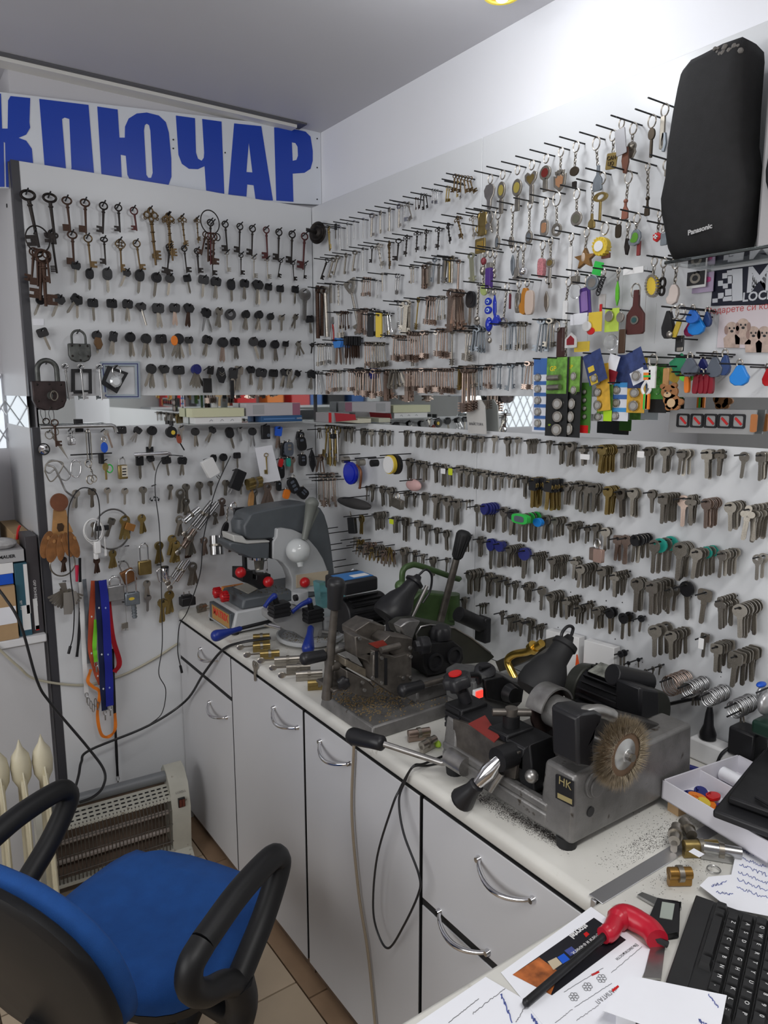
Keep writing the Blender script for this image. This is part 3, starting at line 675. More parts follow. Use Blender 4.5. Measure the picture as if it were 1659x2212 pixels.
# fifth row
lev('dbl', NICK,150,1570,152,1765, SD[4],3, 'coppery lever key'); lev('sgl', STEEL,225,1565,232,1755, SD[4],4, 'bright lever key')
lev('dbl', COPPER,600,1558,610,1780, SD[4],5, 'dull lever key'); lev('dbl_wide', NICKD,690,1560,695,1785, SD[4],6, 'dull double-bit key')
lev('dbl_wide', NICK,790,1488,762,1694, SD[4],1, 'broad nickel lever key'); lev('dbl_wide', COPPER,875,1498,876,1724, SD[4],6, 'coppery double-bit key', spread=.02)
lev('dbl', NICK,940,1530,955,1770, SD[4],1, 'thin nickel lever key'); lev('dbl_wide', COPPER,1003,1468,1005,1734, SD[4],6, 'coppery double-bit key', spread=.02)
lev('dbl', COPPER,1075,1458,1075,1704, SD[4],3, 'coppery lever key'); lev('dbl', NICK,1155,1458,1150,1674, SD[4],1, 'lone nickel lever key')
lev('dbl_wide', COPPER,1252,1438,1246,1704, SD[4],5, 'coppery double-bit key', spread=.03); lev('dbl', NICKD,1300,1438,1302,1765, SD[4],1, 'long dull lever key')
lev('dbl_wide', NICK,1472,1448,1440,1724, SD[4],2, 'broad nickel key'); lev('sgl_l', ZINCK,1520,1448,1510,1644, SD[4],2, 'grey zinc lever key'); lev('sgl_l', ZINCK,1578,1430,1570,1644, SD[4],4, 'grey zinc lever key')
# last row above the mirror
lev('pin', STEEL,112,1815,134,2004, SD[5],2, 'bright steel pin key', spread=.2); lev('dbl', COPPER,205,1828,207,2024, SD[5],2, 'coppery lever key')
lev('dbl', COPPER,268,1800,266,2004, SD[5],3, 'coppery lever key'); lev('dbl', NICK,312,1805,310,1990, SD[5],2, 'nickel lever key')
lev('dbl', COPPER,440,1798,440,2000, SD[5],4, 'coppery lever key', spread=.02); lev('dbl', COPPER,505,1798,506,2030, SD[5],4, 'coppery lever key', spread=.02); lev('dbl_wide', COPPER,570,1798,572,2045, SD[5],4, 'coppery double-bit key', spread=.02)
lev('dbl', COPPER,652,1798,652,2050, SD[5],4, 'coppery lever key', spread=.03); lev('thick', COPPER,740,1800,745,2070, SD[5],3, 'coppery flat lever key'); lev('thick', NICK,830,1798,832,1965, SD[5],5, 'dull flat lever key', spread=.2)
lev('thick', COPPER,938,1798,946,2090, SD[5],3, 'long coppery lever key')
for i in range(6): lev('dbl_wide', COPPER,990 + i * 62,1790,990 + i * 62,1985 + (i % 3) * 14, SD[5],5, 'coppery double-bit key', spread=.02, step=.0095)
lev('thick', BRASS,1422,1770,1424,1974, SD[5],4, 'yellowish flat lever key'); lev('dbl_wide', COPPER,1492,1778,1492,2175, SD[5],6, 'very long lever key', spread=.02)
lev('sgl_l', ZINCK,1555,1778,1557,1984, SD[5],2, 'grey zinc lever key'); lev('dbl', COPPER,1620,1778,1620,1954, SD[5],3, 'coppery lever key')
# grey and coppery keys beside the joint (second panel)
CJ = Crop(1000,640,2.517)
for a, m, k, n, d in (((30,185,25,350), NICK, 'dbl_wide',2, 'broad nickel key'),((85,160,75,300), ZINCK, 'sgl_l',3, 'grey zinc lever key'),((115,170,110,310), ZINCK, 'sgl_l',2, 'grey zinc lever key'),((232,148,228,298), NICK, 'sgl',2, 'nickel lever key'),
                      ((285,142,280,290), ZINCK, 'sgl_l',3, 'grey zinc lever key'),((340,142,335,298), NICKD, 'sgl',4, 'dull nickel lever key'),((465,125,450,300), ZINCK, 'sgl_l',4, 'grey zinc lever key'),((495,125,485,290), NICKD, 'sgl_l',3, 'dull lever key')):
    lev(k, m, *a, SD[4], n, d, c=CJ)
for a, m, k, n, d in (((60,375,60,505), NICK, 'thick',3, 'flat nickel lever key'),((150,372,148,510), COPPER, 'dbl',2, 'coppery lever key'),((205,368,202,510), ZINCK, 'sgl',2, 'grey zinc lever key'),((270,368,266,510), ZINCK, 'sgl_l',2, 'grey zinc lever key'),
                      ((325,362,322,508), ZINCK, 'sgl_l',1, 'grey zinc lever key'),((375,358,365,505), COPPER, 'dbl',3, 'coppery lever key')): lev(k, m, *a, SD[5], n, d, c=CJ)
# plastic-headed ones among them
for a, k, n, d, row in (((1090,1178,1070,1354), 'round',1, 'black-headed car key', SD[3]),((1465,1118,1448,1405), 'oval',1, 'black-headed long car key', SD[3]),((268,512,264,640), 'slab',1, 'black-headed key', SD[0]),((760,1808,740,1945), 'slab',1, 'black-headed key', SD[5]),((490,1788,492,1990), 'round',2, 'black-headed key', SD[5])):
    carkey(C3, k, *a, row, n, where=d, wall='S')
carkey(C3, 'slab',470,1515,470,1700, SD[4],7, where='black square-headed key', wall='S', spread=.02, bl='d')
for u in (300,385): carkey(C3, 'hex', u,1535, u + 2,1755, SD[4],2, where='blue rubber-headed key', wall='S', m=mat('sky_blue_rubber',(.05,.22,.62),.5), bl='c')
carkey(C3, 'round',598,1790,600,2040, SD[5],1, where='dark blue headed key', wall='S', m=NAVYP, bl='c')
for cx_, m_, d_ in ((650, YELLP, 'yellow plastic key tag'),(575, BLK, 'black plastic key tag')):
    P = PS(C3, cx_,1300,.05); o = single('key_tag', B().prism(rrect(.022,.075,.004,3,0,-.035),-.003,.003, [ell(.004,.004,8,0,-.006)]), m_, f'{d_} hanging among the bright lever keys of the fourth row', 'key tag', None, hangM(P, P - Vector((0,0,1)), 'S',.4))
    rod_side(P.y, P.z - .004,.08)
# long red-handled pliers-like key and round iron escutcheon
pl_ = thing('pliers', 'small pliers with red grips hanging beside the brown lever keys', 'pliers', M=hangM(PS(C3,240,1330,.04), PS(C3,238,1545,.04), 'S'))
part('jaws', B().prism([(-.05,0),(.05,0),(.09,-.25),(.0,-.34),(-.09,-.25)],-.03,.03), STEEL, pl_)
for s in (-1,1): part('grip', B().tube(arc([(0,0,-.3),(s * .07,0,-.5),(s * .10,0,-.8),(s * .07,0,-1)],4),.035,7), mat('dark_red_grip',(.35,.03,.03),.4) if s > 0 else STEEL, pl_)
e = thing('lock_escutcheon', 'round dark iron lock plate with ridges hanging in the corner', 'lock plate', M=Matrix.Translation(PS(C3,105,585,.035)) @ Matrix.Rotation(-pi / 2 + .35,4, 'Z'))
part('plate', B().lathe([(.0001,-.004),(.036,-.004),(.038,0),(.034,.004),(.030,.003),(.027,.007),(.02,.006),(.017,.010),(.0001,.012)], axis=(0,-1,0), n=32).at(I4), IRON, e)
part('spindle', B().cyl((0,-.01,.0),(.0,-.055,0),.008,.006,10), IRON, e)
rod_side(PS(C3,105,585,.035).y, PS(C3,105,560,.035).z,.08)

# ================================================================== side panel below the mirror: rods strung with cylinder key blanks
BR = ['first row below the mirror', 'second row below the mirror', 'third row below the mirror', 'fourth row below the mirror', 'fifth row below the mirror', 'sixth row below the mirror']
BUN = []   # crop, row, x0, x1, ytop, ybot, n, material, style, head
def bun(c, row, *L):
    for t in L: BUN.append((c, row) + t)
bun(C5,0,(215,250,215,325,2),(255,290,220,330,2, 'c'),(325,400,230,350,5),(405,440,240,360,3),(480,520,240,360,3, 'c'),(530,580,245,350,4),(655,720,245,365,5),(745,800,250,375,4),(830,870,260,378,4, 'b'),(875,920,265,385,4),
    (930,962,260,378,3),(970,998,265,372,2),(1005,1032,275,392,2),(1045,1085,265,388,2, 'd'),(1092,1150,275,392,5, 'b'),(1160,1225,285,412,5),(1235,1268,290,402,2, 'c'),(1325,1355,285,422,1),(1410,1475,295,428,4),(1492,1530,295,428,1))
bun(C6,0,(100,200,145,242,6),(235,285,155,238,3),(320,362,170,302,4),(370,435,170,312,5),(445,520,190,312,4),(545,570,190,312,2),(575,690,185,356,8, 'b'),(700,835,185,332,8, 'n', 'square'),(865,950,200,352,5),(975,1062,200,352,6),(1085,1180,215,372,3),(1245,1320,220,392,4),(1330,1388,220,382,3, 'd'),(1470,1532,235,402,1),(1590,1680,235,408,4))
bun(C5,1,(680,740,455,602,4),(755,800,470,607,3),(805,850,480,622,2),(880,930,490,632,3),(945,992,500,657,4, 'c'),(1000,1032,520,662,2, 'c'),(1070,1110,510,662,2),(1125,1170,525,662,3),(1180,1250,535,672,5),(1258,1302,545,682,3),(1312,1372,555,687,4),(1382,1418,560,682,2),(1440,1470,570,672,2),(1482,1545,575,672,4),(1552,1600,590,742,3))
bun(C6,1,(10,82,375,457,5),(130,232,398,578,7, 'b', 'slab'),(228,342,408,592,8, 'b', 'slab'),(345,420,425,572,3, 's', 'hole'),(428,480,420,602,4),(492,518,430,612,2),(525,597,435,607,4),(612,705,450,622,5, 'b'),(690,762,470,642,4, 'd'),(772,834,465,637,4),(895,942,475,627,2),(965,1090,495,667,6),(1100,1132,515,697,1, 'c'),(1140,1222,510,682,4, 'n', 'clover'),(1240,1352,525,702,6, 'c'),(1395,1512,545,712,5),(1515,1680,565,785,6))
bun(C5,2,(370,402,660,772,1),(405,460,650,772,3),(490,522,660,802,2),(540,602,670,802,3),(670,705,700,822,2),(730,762,710,812,2),(810,842,710,872,3),(880,952,725,902,5),(960,1032,740,917,5),(1040,1097,760,942,4),(1115,1180,760,832,2),(1188,1222,800,962,1),(1240,1372,790,995,5, 'n', 'navy'),(1385,1452,820,992,5),(1462,1512,840,1032,3, 'n', 'black'))
bun(C6,2,(50,200,620,792,6, 'n', 'green'),(215,268,640,792,3),(272,372,645,772,5),(372,477,675,797,7),(485,527,700,812,2),(540,582,690,832,2),(597,662,715,852,2),(690,716,770,932,2, 'c'),(742,766,770,942,2, 'c'),(785,912,755,917,5, 'n', 'black'),(912,1062,780,998,4, 'n', 'teal'),(1075,1168,810,1050,5),(1182,1332,835,1010,6, 'n', 'teal'),(1342,1472,850,1012,5, 's', 'hex'),(1572,1652,885,1047,2, 's'))
bun(C5,3,(430,552,850,972,9),(562,642,885,1002,6, 'd'),(650,702,900,1072,2),(752,792,920,1052,2),(812,862,950,1092,3),(880,942,970,1092,4),(960,1012,990,1132,3),(1122,1162,1020,1142,2),(1207,1277,1040,1182,4),(1302,1342,1060,1267,2, 'n', 'navy'),(1352,1432,1075,1262,5, 'n', 'navy'),(1425,1562,1095,1252,7))
bun(C6,3,(10,92,830,952,4),(82,132,850,1027,2, 'n', 'navy'),(142,252,870,992,6),(252,387,890,1027,8),(397,472,905,1042,4),(437,572,940,1082,6),(572,667,965,1102,4),(652,777,990,1137,6),(800,880,1040,1250,3),(890,1042,1045,1242,6, 's', 'square'),(1002,1092,1090,1247,2, 's'),(1092,1162,1070,1294,1, 'n', 'black'),(1192,1282,1120,1348,1, 'd', 'square'),(1332,1462,1145,1327,6, 's'),(1457,1612,1180,1387,7, 's'))
bun(C5,4,(635,712,1120,1262,5),(717,782,1140,1242,4),(790,832,1165,1242,3),(852,917,1190,1332,3),(962,1002,1195,1302,1, 'd'),(1122,1262,1280,1442,7),(1267,1342,1310,1472,4),(1347,1402,1330,1482,3),(1412,1452,1350,1527,1),(1482,1522,1370,1502,2),(1547,1642,1390,1512,5))
bun(C6,4,(92,167,1065,1182,4),(187,222,1095,1237,1),(242,352,1120,1277,5),(342,462,1150,1282,6),(422,502,1210,1332,3),(492,547,1185,1302,2),(542,622,1220,1352,4),(622,692,1230,1387,2, 'n', 'black'),(712,792,1260,1417,2, 'n', 'black'),(802,872,1280,1392,1, 'n', 'black'),(912,1032,1325,1522,3),(1012,1152,1355,1532,5),(1207,1282,1400,1547,1),(1307,1432,1440,1612,6),(1432,1602,1480,1692,6))
bun(C5,5,(1082,1152,1490,1602,5),(1212,1302,1530,1612,3),(1382,1422,1590,1692,2),(1432,1512,1620,1742,5),(1512,1572,1650,1772,3),(1592,1642,1660,1762,2))
bun(C6,5,(12,62,1270,1372,4),(117,152,1300,1442,1),(157,242,1330,1422,5),(692,762,1500,1602,2, 'n', 'black'),(742,852,1550,1612,2, 'n', 'black'),(852,992,1590,1662,3))
BMAT = {'n': NICKD, 's': NICK, 'b': BRASS, 'c': COPPER, 'd': mat('tarnished_nickel',(.17,.15,.125),.45,.85,.25,40)}
HEADS = {'slab': BLK, 'black': BLK, 'navy': NAVYP, 'green': GREENP, 'teal': mat('teal_plastic',(.02,.30,.24),.4)}
headm = {}
def bunch_keys():
    global HOOK
    allk = []
    for c, row, x0, x1, yt, yb, n, *rest in BUN:
        mk_ = rest[0] if rest else 'n'; st = rest[1] if len(rest) > 1 else None
        HOOK += 1; r = random.Random(HOOK * 7)
        w = (x1 - x0) / c.k; hw = min(8., w * .35)
        ux1 = c(x1, yt)[0] - hw; ux0 = c(x0, yt)[0] + hw
        P = at(ux1, c(0, yt)[1], 'X',-.014); Q = at(ux1, c(0, yb)[1], 'X',-.014); L = (P - Q).length
        span = 0
        if n > 1:
            while span < .085 and proj((P.x - span, P.y, P.z))[0] > ux0: span += .002
        zoff = 0.
        for i in range(n):
            p = P + Vector((-span * (i / max(1, n - 1)),0,0)); d = Vector((0, r.uniform(-.10,.10),-1)) * L * r.uniform(.92,1.06)
            sty = st if st in BK else r.choice(('round', 'round', 'hole', 'hex', 'square', 'clover')) if i == 0 else sty
            M = hangM(p, p + d, 'S', r.uniform(-.25,.25)); allk.append((L * FPX / (P - CAM).dot(FW), sty, BMAT[mk_], M, row, P, HOOK, st if st in HEADS and (st in ('slab', 'navy', 'black') or i in (0,2)) else None, mk_))
        rod_side(P.y, P.z - .0025, max(.05, span + .03))
    allk.sort(key=lambda t: -t[0])
    rest = B()
    names = {'n': 'nickel key blank', 's': 'bright nickel key blank', 'b': 'brass key blank', 'c': 'coppery key blank', 'd': 'tarnished key blank'}
    hn = {'slab': 'black square-headed brass key', 'navy': 'dark blue headed key', 'black': 'black-headed key', 'green': 'green-headed key', 'teal': 'teal-headed key'}
    for k,(_, sty, m, M, row, P, hook, head, mk_) in enumerate(allk):
        if k < 300 or head:
            if head:
                if head not in headm:
                    o_, h = bow_shape('slab' if head == 'slab' else 'round'); headm[head] = mesh('head', B().prism(o_,-.035,.035, h), HEADS[head])
                o = thing('key_blank', 'key', 'key', M=M); obj('blade', blank_mesh(sty, m), o); obj('plastic_head', headm[head], o)
                reg(BR[row], hn[head], o, P, hook)
            else:
                o = obj('key_blank', blank_mesh(sty, m), None, M); tag(o, 'key blank', 'key'); reg(BR[row], names[mk_], o, P, hook)
        else:
            rest.at(M).add(BK[sty].v, BK[sty].f); reg(BR[row], '', None, P, hook)
    o = single('spare_key_blanks', rest, NICKD, 'remaining nickel key blanks crowded on the rods below the mirror', 'keys'); o['kind'] = 'stuff'
bunch_keys()
# ================================================================== novelty key rings on the second side panel
STARP = [(cos(pi / 2 + i * pi / 5) * (1 if i % 2 == 0 else .45), sin(pi / 2 + i * pi / 5) * (1 if i % 2 == 0 else .45)) for i in range(10)]
SHAPES = {
 'oval': ell(.5,.5,18), 'rect': rrect(1,1,.08,2), 'pill': rrect(1,1,.3,4), 'star': [(x * .55, z * .55) for x, z in STARP],
 'opener': [(-.5,.3),(-.3,.48),(0,.5),(.3,.48),(.5,.3),(.42,.05),(.2,-.12),(.16,-.45),(.0,-.5),(-.16,-.45),(-.2,-.12),(-.42,.05)],
 'shield': [(-.5,.35),(-.3,.3),(-.2,.5),(0,.4),(.2,.5),(.3,.3),(.5,.35),(.45,-.2),(0,-.5),(-.45,-.2)],
 'bottle': [(-.12,.5),(.12,.5),(.14,.15),(.42,-.05),(.45,-.45),(.35,-.5),(-.35,-.5),(-.45,-.45),(-.42,-.05),(-.14,.15)],
 'knife': [(-.3,.5),(.3,.45),(.5,-.1),(.2,-.5),(-.2,-.45),(-.5,.0)],
 'heart': [(0,.3),(.25,.5),(.5,.35),(.45,0),(0,-.5),(-.45,0),(-.5,.35),(-.25,.5)],
 'drop': [(.12,.5),(.25,.3),(.5,-.1),(.42,-.36),(.2,-.5),(-.2,-.5),(-.42,-.36),(-.5,-.1),(-.25,.3),(-.12,.5)],
 'foot': [(-.1,.5),(.2,.5),(.4,.3),(.45,0),(.3,-.4),(0,-.5),(-.4,-.4),(-.5,-.15),(-.3,0),(-.25,.3)],
 'house': [(-.5,-.5),(.5,-.5),(.5,.1),(0,.5),(-.5,.1)], 'feather': [(0,.5),(.4,.2),(.5,-.2),(.1,-.5),(-.3,-.2),(-.35,.2)],
 'bear': None}
class Hang:
    def __init__(s, c, u, v, off, label, cat, name, group=None, wall='S'):
        s.c, s.off, s.wall = c, off, wall; s.P = (PS if wall == 'S' else PB)(c, u, v, off)
        s.t = thing(name, label, cat, group=group, M=Matrix.Translation(s.P) @ (Matrix.Rotation(-pi / 2,4, 'Z') if wall == 'S' else I4))
    def L(s, u, v):
        Q = (PS if s.wall == 'S' else PB)(s.c, u, v, s.off)
        return (-(Q.y - s.P.y), Q.z - s.P.z) if s.wall == 'S' else (Q.x - s.P.x, Q.z - s.P.z)
    def ring(s, u, v, r, m=NICK, rt=.0016, dy=0.):
        a = s.L(u, v); q = s.L(u, v + r); R = abs(q[1] - a[1]); part('split_ring', B().ring((a[0], dy, a[1]), R * .75, R, rt, n=20, m=5), m, s.t)
    def chain(s, u0, v0, u1, v1, m=NICKD, w=.005):
        a, q = Vector((*s.L(u0, v0),0)), Vector((*s.L(u1, v1),0)); n = max(2, int((q - a).length / .0065)); b = B()
        for i in range(n):
            p = a + (q - a) * ((i + .5) / n); h = (q - a).length / n * .72
            d = (q - a).normalized(); side = (1,0,0) if i % 2 == 0 else (0,1,0)
            b.ring((p.x,0, p.y), w * .55, h,.0012, u=side, v=(d.x,0, d.y), n=8, m=4)
        part('chain', b, m, s.t)
    def pend(s, kind, u, v, w, h, m, face=None, t=.005, dy=0., rot=0., name='pendant', fs=.62, hole=False):
        a = s.L(u, v); W = abs(s.L(u + w / 2, v)[0] - s.L(u - w / 2, v)[0]); H = abs(s.L(u, v + h / 2)[1] - s.L(u, v - h / 2)[1])
        M = Matrix.Translation((a[0], dy, a[1])) @ Matrix.Rotation(rot,4, 'Y')
        o = part(name, B().prism([(x * W, z * H) for x, z in SHAPES[kind]],-t / 2, t / 2, [ell(W * .28, H * .28,12)] if hole else []), m, s.t, M, bev=min(.0012, t * .2))
        if face: part('face', B().prism([(x * W * fs, z * H * fs) for x, z in SHAPES[kind]],-t / 2 - .0008,-t / 2 + .0002), face, o)
        return o
    def box(s, u0, v0, u1, v1, t, m, name='body', dy=0., bev=.002):
        a, q = s.L(u0, v0), s.L(u1, v1)
        return part(name, B().box((min(a[0], q[0]), dy - t / 2, min(a[1], q[1])),(max(a[0], q[0]), dy + t / 2, max(a[1], q[1]))), m, s.t, bev=bev)
    def ball(s, u, v, w, h, m, name='bead', dy=0., d=None):
        a = s.L(u, v); W = abs(s.L(u + w / 2, v)[0] - s.L(u - w / 2, v)[0]) / 2; H = abs(s.L(u, v + h / 2)[1] - s.L(u, v - h / 2)[1]) / 2
        return part(name, B().sph((a[0], dy, a[1]),(W, d or min(W, H), H),14,10), m, s.t)
    def rod(s, L=.085): rod_side(s.P.y, s.P.z, L)
def kr(u, v, r, label, *ps, off=.03, ch=None, c=C4, m=NICK, rod=True, wall='S', name='key_ring', cat='key ring'):
    h = Hang(c, u, v - r, off, label, cat, name, wall=wall); h.ring(u, v, r, m)
    if ch: h.chain(*ch)
    for p in ps: (h.ball(*p[1:]) if p[0] == 'ball' else h.pend(*p[:6], *p[6:7]) if not isinstance(p[-1], dict) else h.pend(*p[:-1], **p[-1]))
    if rod: h.rod() if wall == 'S' else peg_back(h.P)
    return h
YEL = mat('yellow_enamel',(.42,.34,.08),.3,.4); RDE = mat('red_enamel',(.12,.015,.012),.25); DKB = mat('dark_bronze',(.07,.055,.04),.45,.8); CPF = mat('copper_face',(.62,.33,.18),.3,.7)
kr(205,645,34, 'nickel opener key ring with heart-shaped cut-out head',('opener',198,780,78,190, NICK, dict(hole=False)), m=NICK)
kr(297,613,34, 'key ring with oval medal and yellow letter face, narrower one',('oval',288,730,58,130, NICKD, YEL),('rect',285,850,26,110, NICKD))
kr(408,578,34, 'key ring with broad oval medal and yellow letter face',('oval',405,710,70,130, NICKD, YEL),('rect',406,830,30,110, NICKD))
kr(515,540,36, 'key ring with heart-shaped brass-faced bottle opener',('heart',508,650,92,120, NICK, BRASS),('rect',512,760,28,140, NICK))
kr(622,492,34, 'key ring with oval medal and dark red stone',('oval',616,600,82,110, NICKD, RDE),('rect',614,690,30,100, NICKD))
kr(732,445,34, 'key ring with crowned shield and copper face',('shield',724,665,92,150, NICKD, CPF),('shield',724,600,70,50, NICKD), ch=(732,480,726,575))
kr(845,405,40, 'key ring with bottle-cap disc on a chain',('oval',832,588,64,70, DKB),('rect',832,690,28,50, IRON), ch=(842,446,834,552))
kr(995,380,48, 'key ring with grey metal bottle on a chain',('bottle',1008,640,74,190, ZINCK), ch=(998,428,1006,545))
h = kr(1120,320,40, 'brass plate key ring with raised letters САН',('rect',1110,512,78,120, BRASS, dict(rot=.12, t=.003)), ch=(1124,360,1120,450))
tm_ = text_mesh('lettering', 'САН\nЦО', DKB,.011,.0004); a = h.L(1110,512)
obj('lettering', tm_, h.t, Matrix.Translation((a[0],-.0025, a[1])) @ Matrix.Rotation(-.12 + .24,4, 'Y') @ Matrix.Rotation(pi / 2,4, 'X'))
kr(1185,230,34, 'key ring with square steel plate and brown penknife',('rect',1178,368,74,200, mat('grey_plate',(.42,.42,.44),.35,.6), dict(rot=-.15, t=.003)),('knife',1200,500,54,210, mat('brown_enamel',(.13,.05,.03),.35), dict(dy=.006)), off=.05)
kr(1272,268,44, 'key ring with little elephant figure',('knife',1255,440,74,110, NICKD),('ball',1262,400,60,70, NICKD), ch=(1268,312,1262,372))
kr(1412,214,48, 'key ring with bronze antique key charm under the speaker',('oval',1410,310,50,90, DKB),('rect',1405,420,16,130, DKB))
kr(1508,130,46, 'key ring with folding steel multi-tool beside the speaker',('rect',1490,300,34,240, NICKD),('knife',1500,370,44,150, ZINCK))
# second row
kr(140,930,44, 'key ring with large brass split ring and bar',('rect',152,980,50,170, BRASS), m=BRASS)
kr(200,930,44, 'key ring with two bare steel rings',('oval',190,1000,40,60, NICK), ch=(205,970,220,1040))
kr(262,905,40, 'key ring with slim steel loop and small oval charm',('oval',258,1120,34,110, NICKD, ZINCK), ch=(262,945,258,1065))
kr(375,865,30, 'long chain key ring ending in a small dark charm',('knife',362,1120,40,90, NICKD), ch=(374,895,364,1080))
kr(500,840,30, 'long chain key ring ending in an oval steel medal',('oval',494,1080,48,100, NICKD, ZINCK), ch=(498,870,494,1032))
kr(622,822,36, 'key ring with copper-faced upright tag',('pill',608,1010,56,120, NICK, CPF, ), ch=(620,858,610,950))
kr(700,795,52, 'key ring with rectangular carabiner and open steel hoop',('oval',700,1025,72,100, NICKD, dict(hole=True)), ch=(700,850,700,975))
kr(850,758,40, 'key ring with round framed medallion',('oval',848,942,82,110, NICK, mat('olive_grey',(.16,.16,.12),.4,.5)), ch=(850,798,848,890))
kr(972,700,26, 'chain key ring with small brass bell',('bottle',962,960,56,110, BRASS), ch=(970,728,963,905))
h = kr(1040,640,44, 'key ring with ornate brass key charm',('oval',1028,780,104,70, BRASS, dict(hole=True, t=.006)),('rect',1024,880,14,160, BRASS))
kr(1236,632,46, 'key ring with small reddish boy figurine',('bottle',1212,870,52,150, mat('terracotta',(.24,.09,.06),.5)),('ball',1216,810,30,34, MATS['terracotta']), ch=(1232,680,1220,795))
kr(1380,555,26, 'long chain key ring with dark bronze figurine',('bottle',1376,860,40,120, DKB),('ball',1380,790,28,34, DKB), ch=(1381,580,1381,775))
kr(1520,540,40, 'bare steel ring hook tucked beside the speaker',('rect',1515,600,14,50, NICKD))
# third row
kr(108,1020,24, 'square brass tag with raised key emblem',('rect',130,1145,72,110, BRASS, GOLD, ), m=BRASS)
kr(205,1195,36, 'key ring with purple fringed tassel',('rect',195,1385,36,150, PURP, dict(t=.012)),('rect',200,1290,32,40, NICK, dict(t=.010)), off=.04)
kr(165,1200,30, 'key ring with green and red charm beads beside the purple tassel',('ball',155,1260,30,60, mat('maroon',(.2,.03,.04),.4)),('ball',150,1330,34,70, NICK),('oval',160,1470,56,90, mat('pale_green',(.35,.42,.15),.4)), ch=(160,1230,150,1450))
kr(240,1210,26, 'key ring with bunch of little silver beads',('ball',232,1330,26,40, NICK),('ball',236,1370,20,40, NICK), ch=(238,1236,232,1310))
kr(412,1150,34, 'key ring with little steel tower charm',('bottle',405,1320,46,150, NICK),('rect',405,1380,60,16, NICK), ch=(412,1184,408,1250))
kr(452,1155,30, 'key ring with shiny steel ball',('ball',450,1335,46,66, CHROME), ch=(452,1185,450,1302))
kr(375,1170,24, 'key ring with long grey spear charm',('feather',370,1290,34,160, ZINCK))
kr(596,1140,34, 'key ring with pink speckled bottle',('pill',588,1310,44,140, mat('pink_glass',(.52,.20,.22),.25,0,.4,300), dict(t=.012)), ch=(595,1176,590,1242))
kr(655,1110,28, 'key ring with round brass medal and slim key',('oval',652,1272,62,74, NICK, BRASS),('rect',648,1370,16,130, NICK), ch=(655,1138,653,1236))
kr(810,1080,30, 'key ring with long white feather charm',('rect',802,1260,26,220, WHITE), ch=(810,1110,806,1150))
h = kr(925,1045,34, 'key ring with wooden starfish',('star',915,1240,150,150, mat('star_wood',(.22,.11,.03),.5,0,.4,60), dict(t=.010)),('ball',908,1230,40,90, mat('white_shell',(.5,.4,.32),.35), ), ch=(925,1080,912,1170), off=.045)
h = kr(1060,1015,46, 'yellow round opener key ring with ribbed edge',('oval',1035,1150,112,140, YELLP, dict(t=.014)),('rect',1050,1215,60,40, mat('brown_tag',(.16,.06,.04),.5), dict(dy=.008)), off=.05)
h.pend('oval',1030,1150,66,80, WHITE, t=.002, dy=-.0085, name='face')
for i in range(16):
    t_ = 2 * pi * i / 16; aa = h.L(1035 + 52 * cos(t_),1150 + 64 * sin(t_)); part('rib', B().cyl((aa[0],-.008, aa[1]),(aa[0],.008, aa[1]),.0022, n=6), YELLP, h.t)
kr(1168,965,24, 'small oblong brass tag beside the green foot',('pill',1160,1035,40,100, DKB))
kr(1300,940,40, 'key ring with green foot-shaped opener',('foot',1285,1085,100,120, ZINCK, mat('leaf_green',(.10,.28,.03),.35), dict(t=.008)) if False else ('foot',1285,1085,100,120, ZINCK, mat('leaf_green',(.10,.28,.03),.35)),('rect',1300,1160,24,110, mat('dull_red',(.25,.04,.04),.4), dict(dy=.006)), ch=(1300,980,1290,1020))
kr(1235,985,24, 'key ring with row of grey metal links',('knife',1225,1150,36,130, IRON), ch=(1234,1010,1226,1090))
kr(1470,905,26, 'key ring with small red shield and white cross',('shield',1450,1080,60,74, REDP),('rect',1450,1078,10,34, WHITE, dict(dy=-.004)),('rect',1450,1078,30,10, WHITE, dict(dy=-.004)), ch=(1468,932,1454,1040))
kr(1500,1010,26, 'key ring with plain grey tag beside the red shield',('rect',1502,1095,46,90, ZINCK))
# fourth row
kr(120,1440,18, 'chain key ring with silver figure charm by the panel joint',('ball',106,1690,34,40, NICK),('knife',104,1720,44,40, NICK), ch=(118,1458,108,1668))
NAZ = mat('cobalt_glass',(.01,.03,.40),.08, coat=.5)
h = kr(190,1470,26, 'string of blue and white eye beads',('oval',190,1560,46,58, NAZ, dict(face=mat('pale_eye',(.45,.6,.75),.2), fs=.5)),('oval',190,1625,50,60, NAZ, dict(face=mat('pale_eye',(.45,.6,.75),.2), fs=.5)),('ball',195,1730,40,110, NAZ),('ball',200,1850,24,44, NICK),('ball',198,1800,20,30, NICK), off=.045)
for v in (1560,1625): h.pend('oval',190, v,11,13, NAZ, t=.002, dy=-.0045, name='pupil')
kr(235,1490,22, 'cobalt blue glass guitar charm',('feather',236,1600,28,180, NAZ),('drop',252,1700,50,80, NAZ, dict(t=.012)), off=.04)
kr(330,1450,30, 'key ring with long chain and oval nickel loop',('oval',300,1710,60,60, NICK, dict(hole=True)), ch=(326,1480,304,1680))
kr(352,1490,14, 'thin dark red strip charm',('rect',352,1560,10,110, mat('wine',(.14,.02,.03),.5)))
h = kr(420,1430,28, 'pair of steel carabiner hooks',('pill',412,1570,36,150, NICKD, dict(hole=True, t=.008)), off=.05, ch=(418,1458,413,1500))
h = kr(480,1420,30, 'key ring with orange hook and beige pendant',('foot',462,1560,74,200, mat('amber',(.45,.18,.02),.3), dict(t=.010)),('pill',520,1570,62,180, mat('beige_enamel',(.52,.42,.36),.4), dict(t=.008, dy=-.010)), off=.05)
kr(632,1400,24, 'nickel key-shaped bottle opener',('feather',622,1560,40,160, NICK),('rect',650,1440,20,40, NICK))
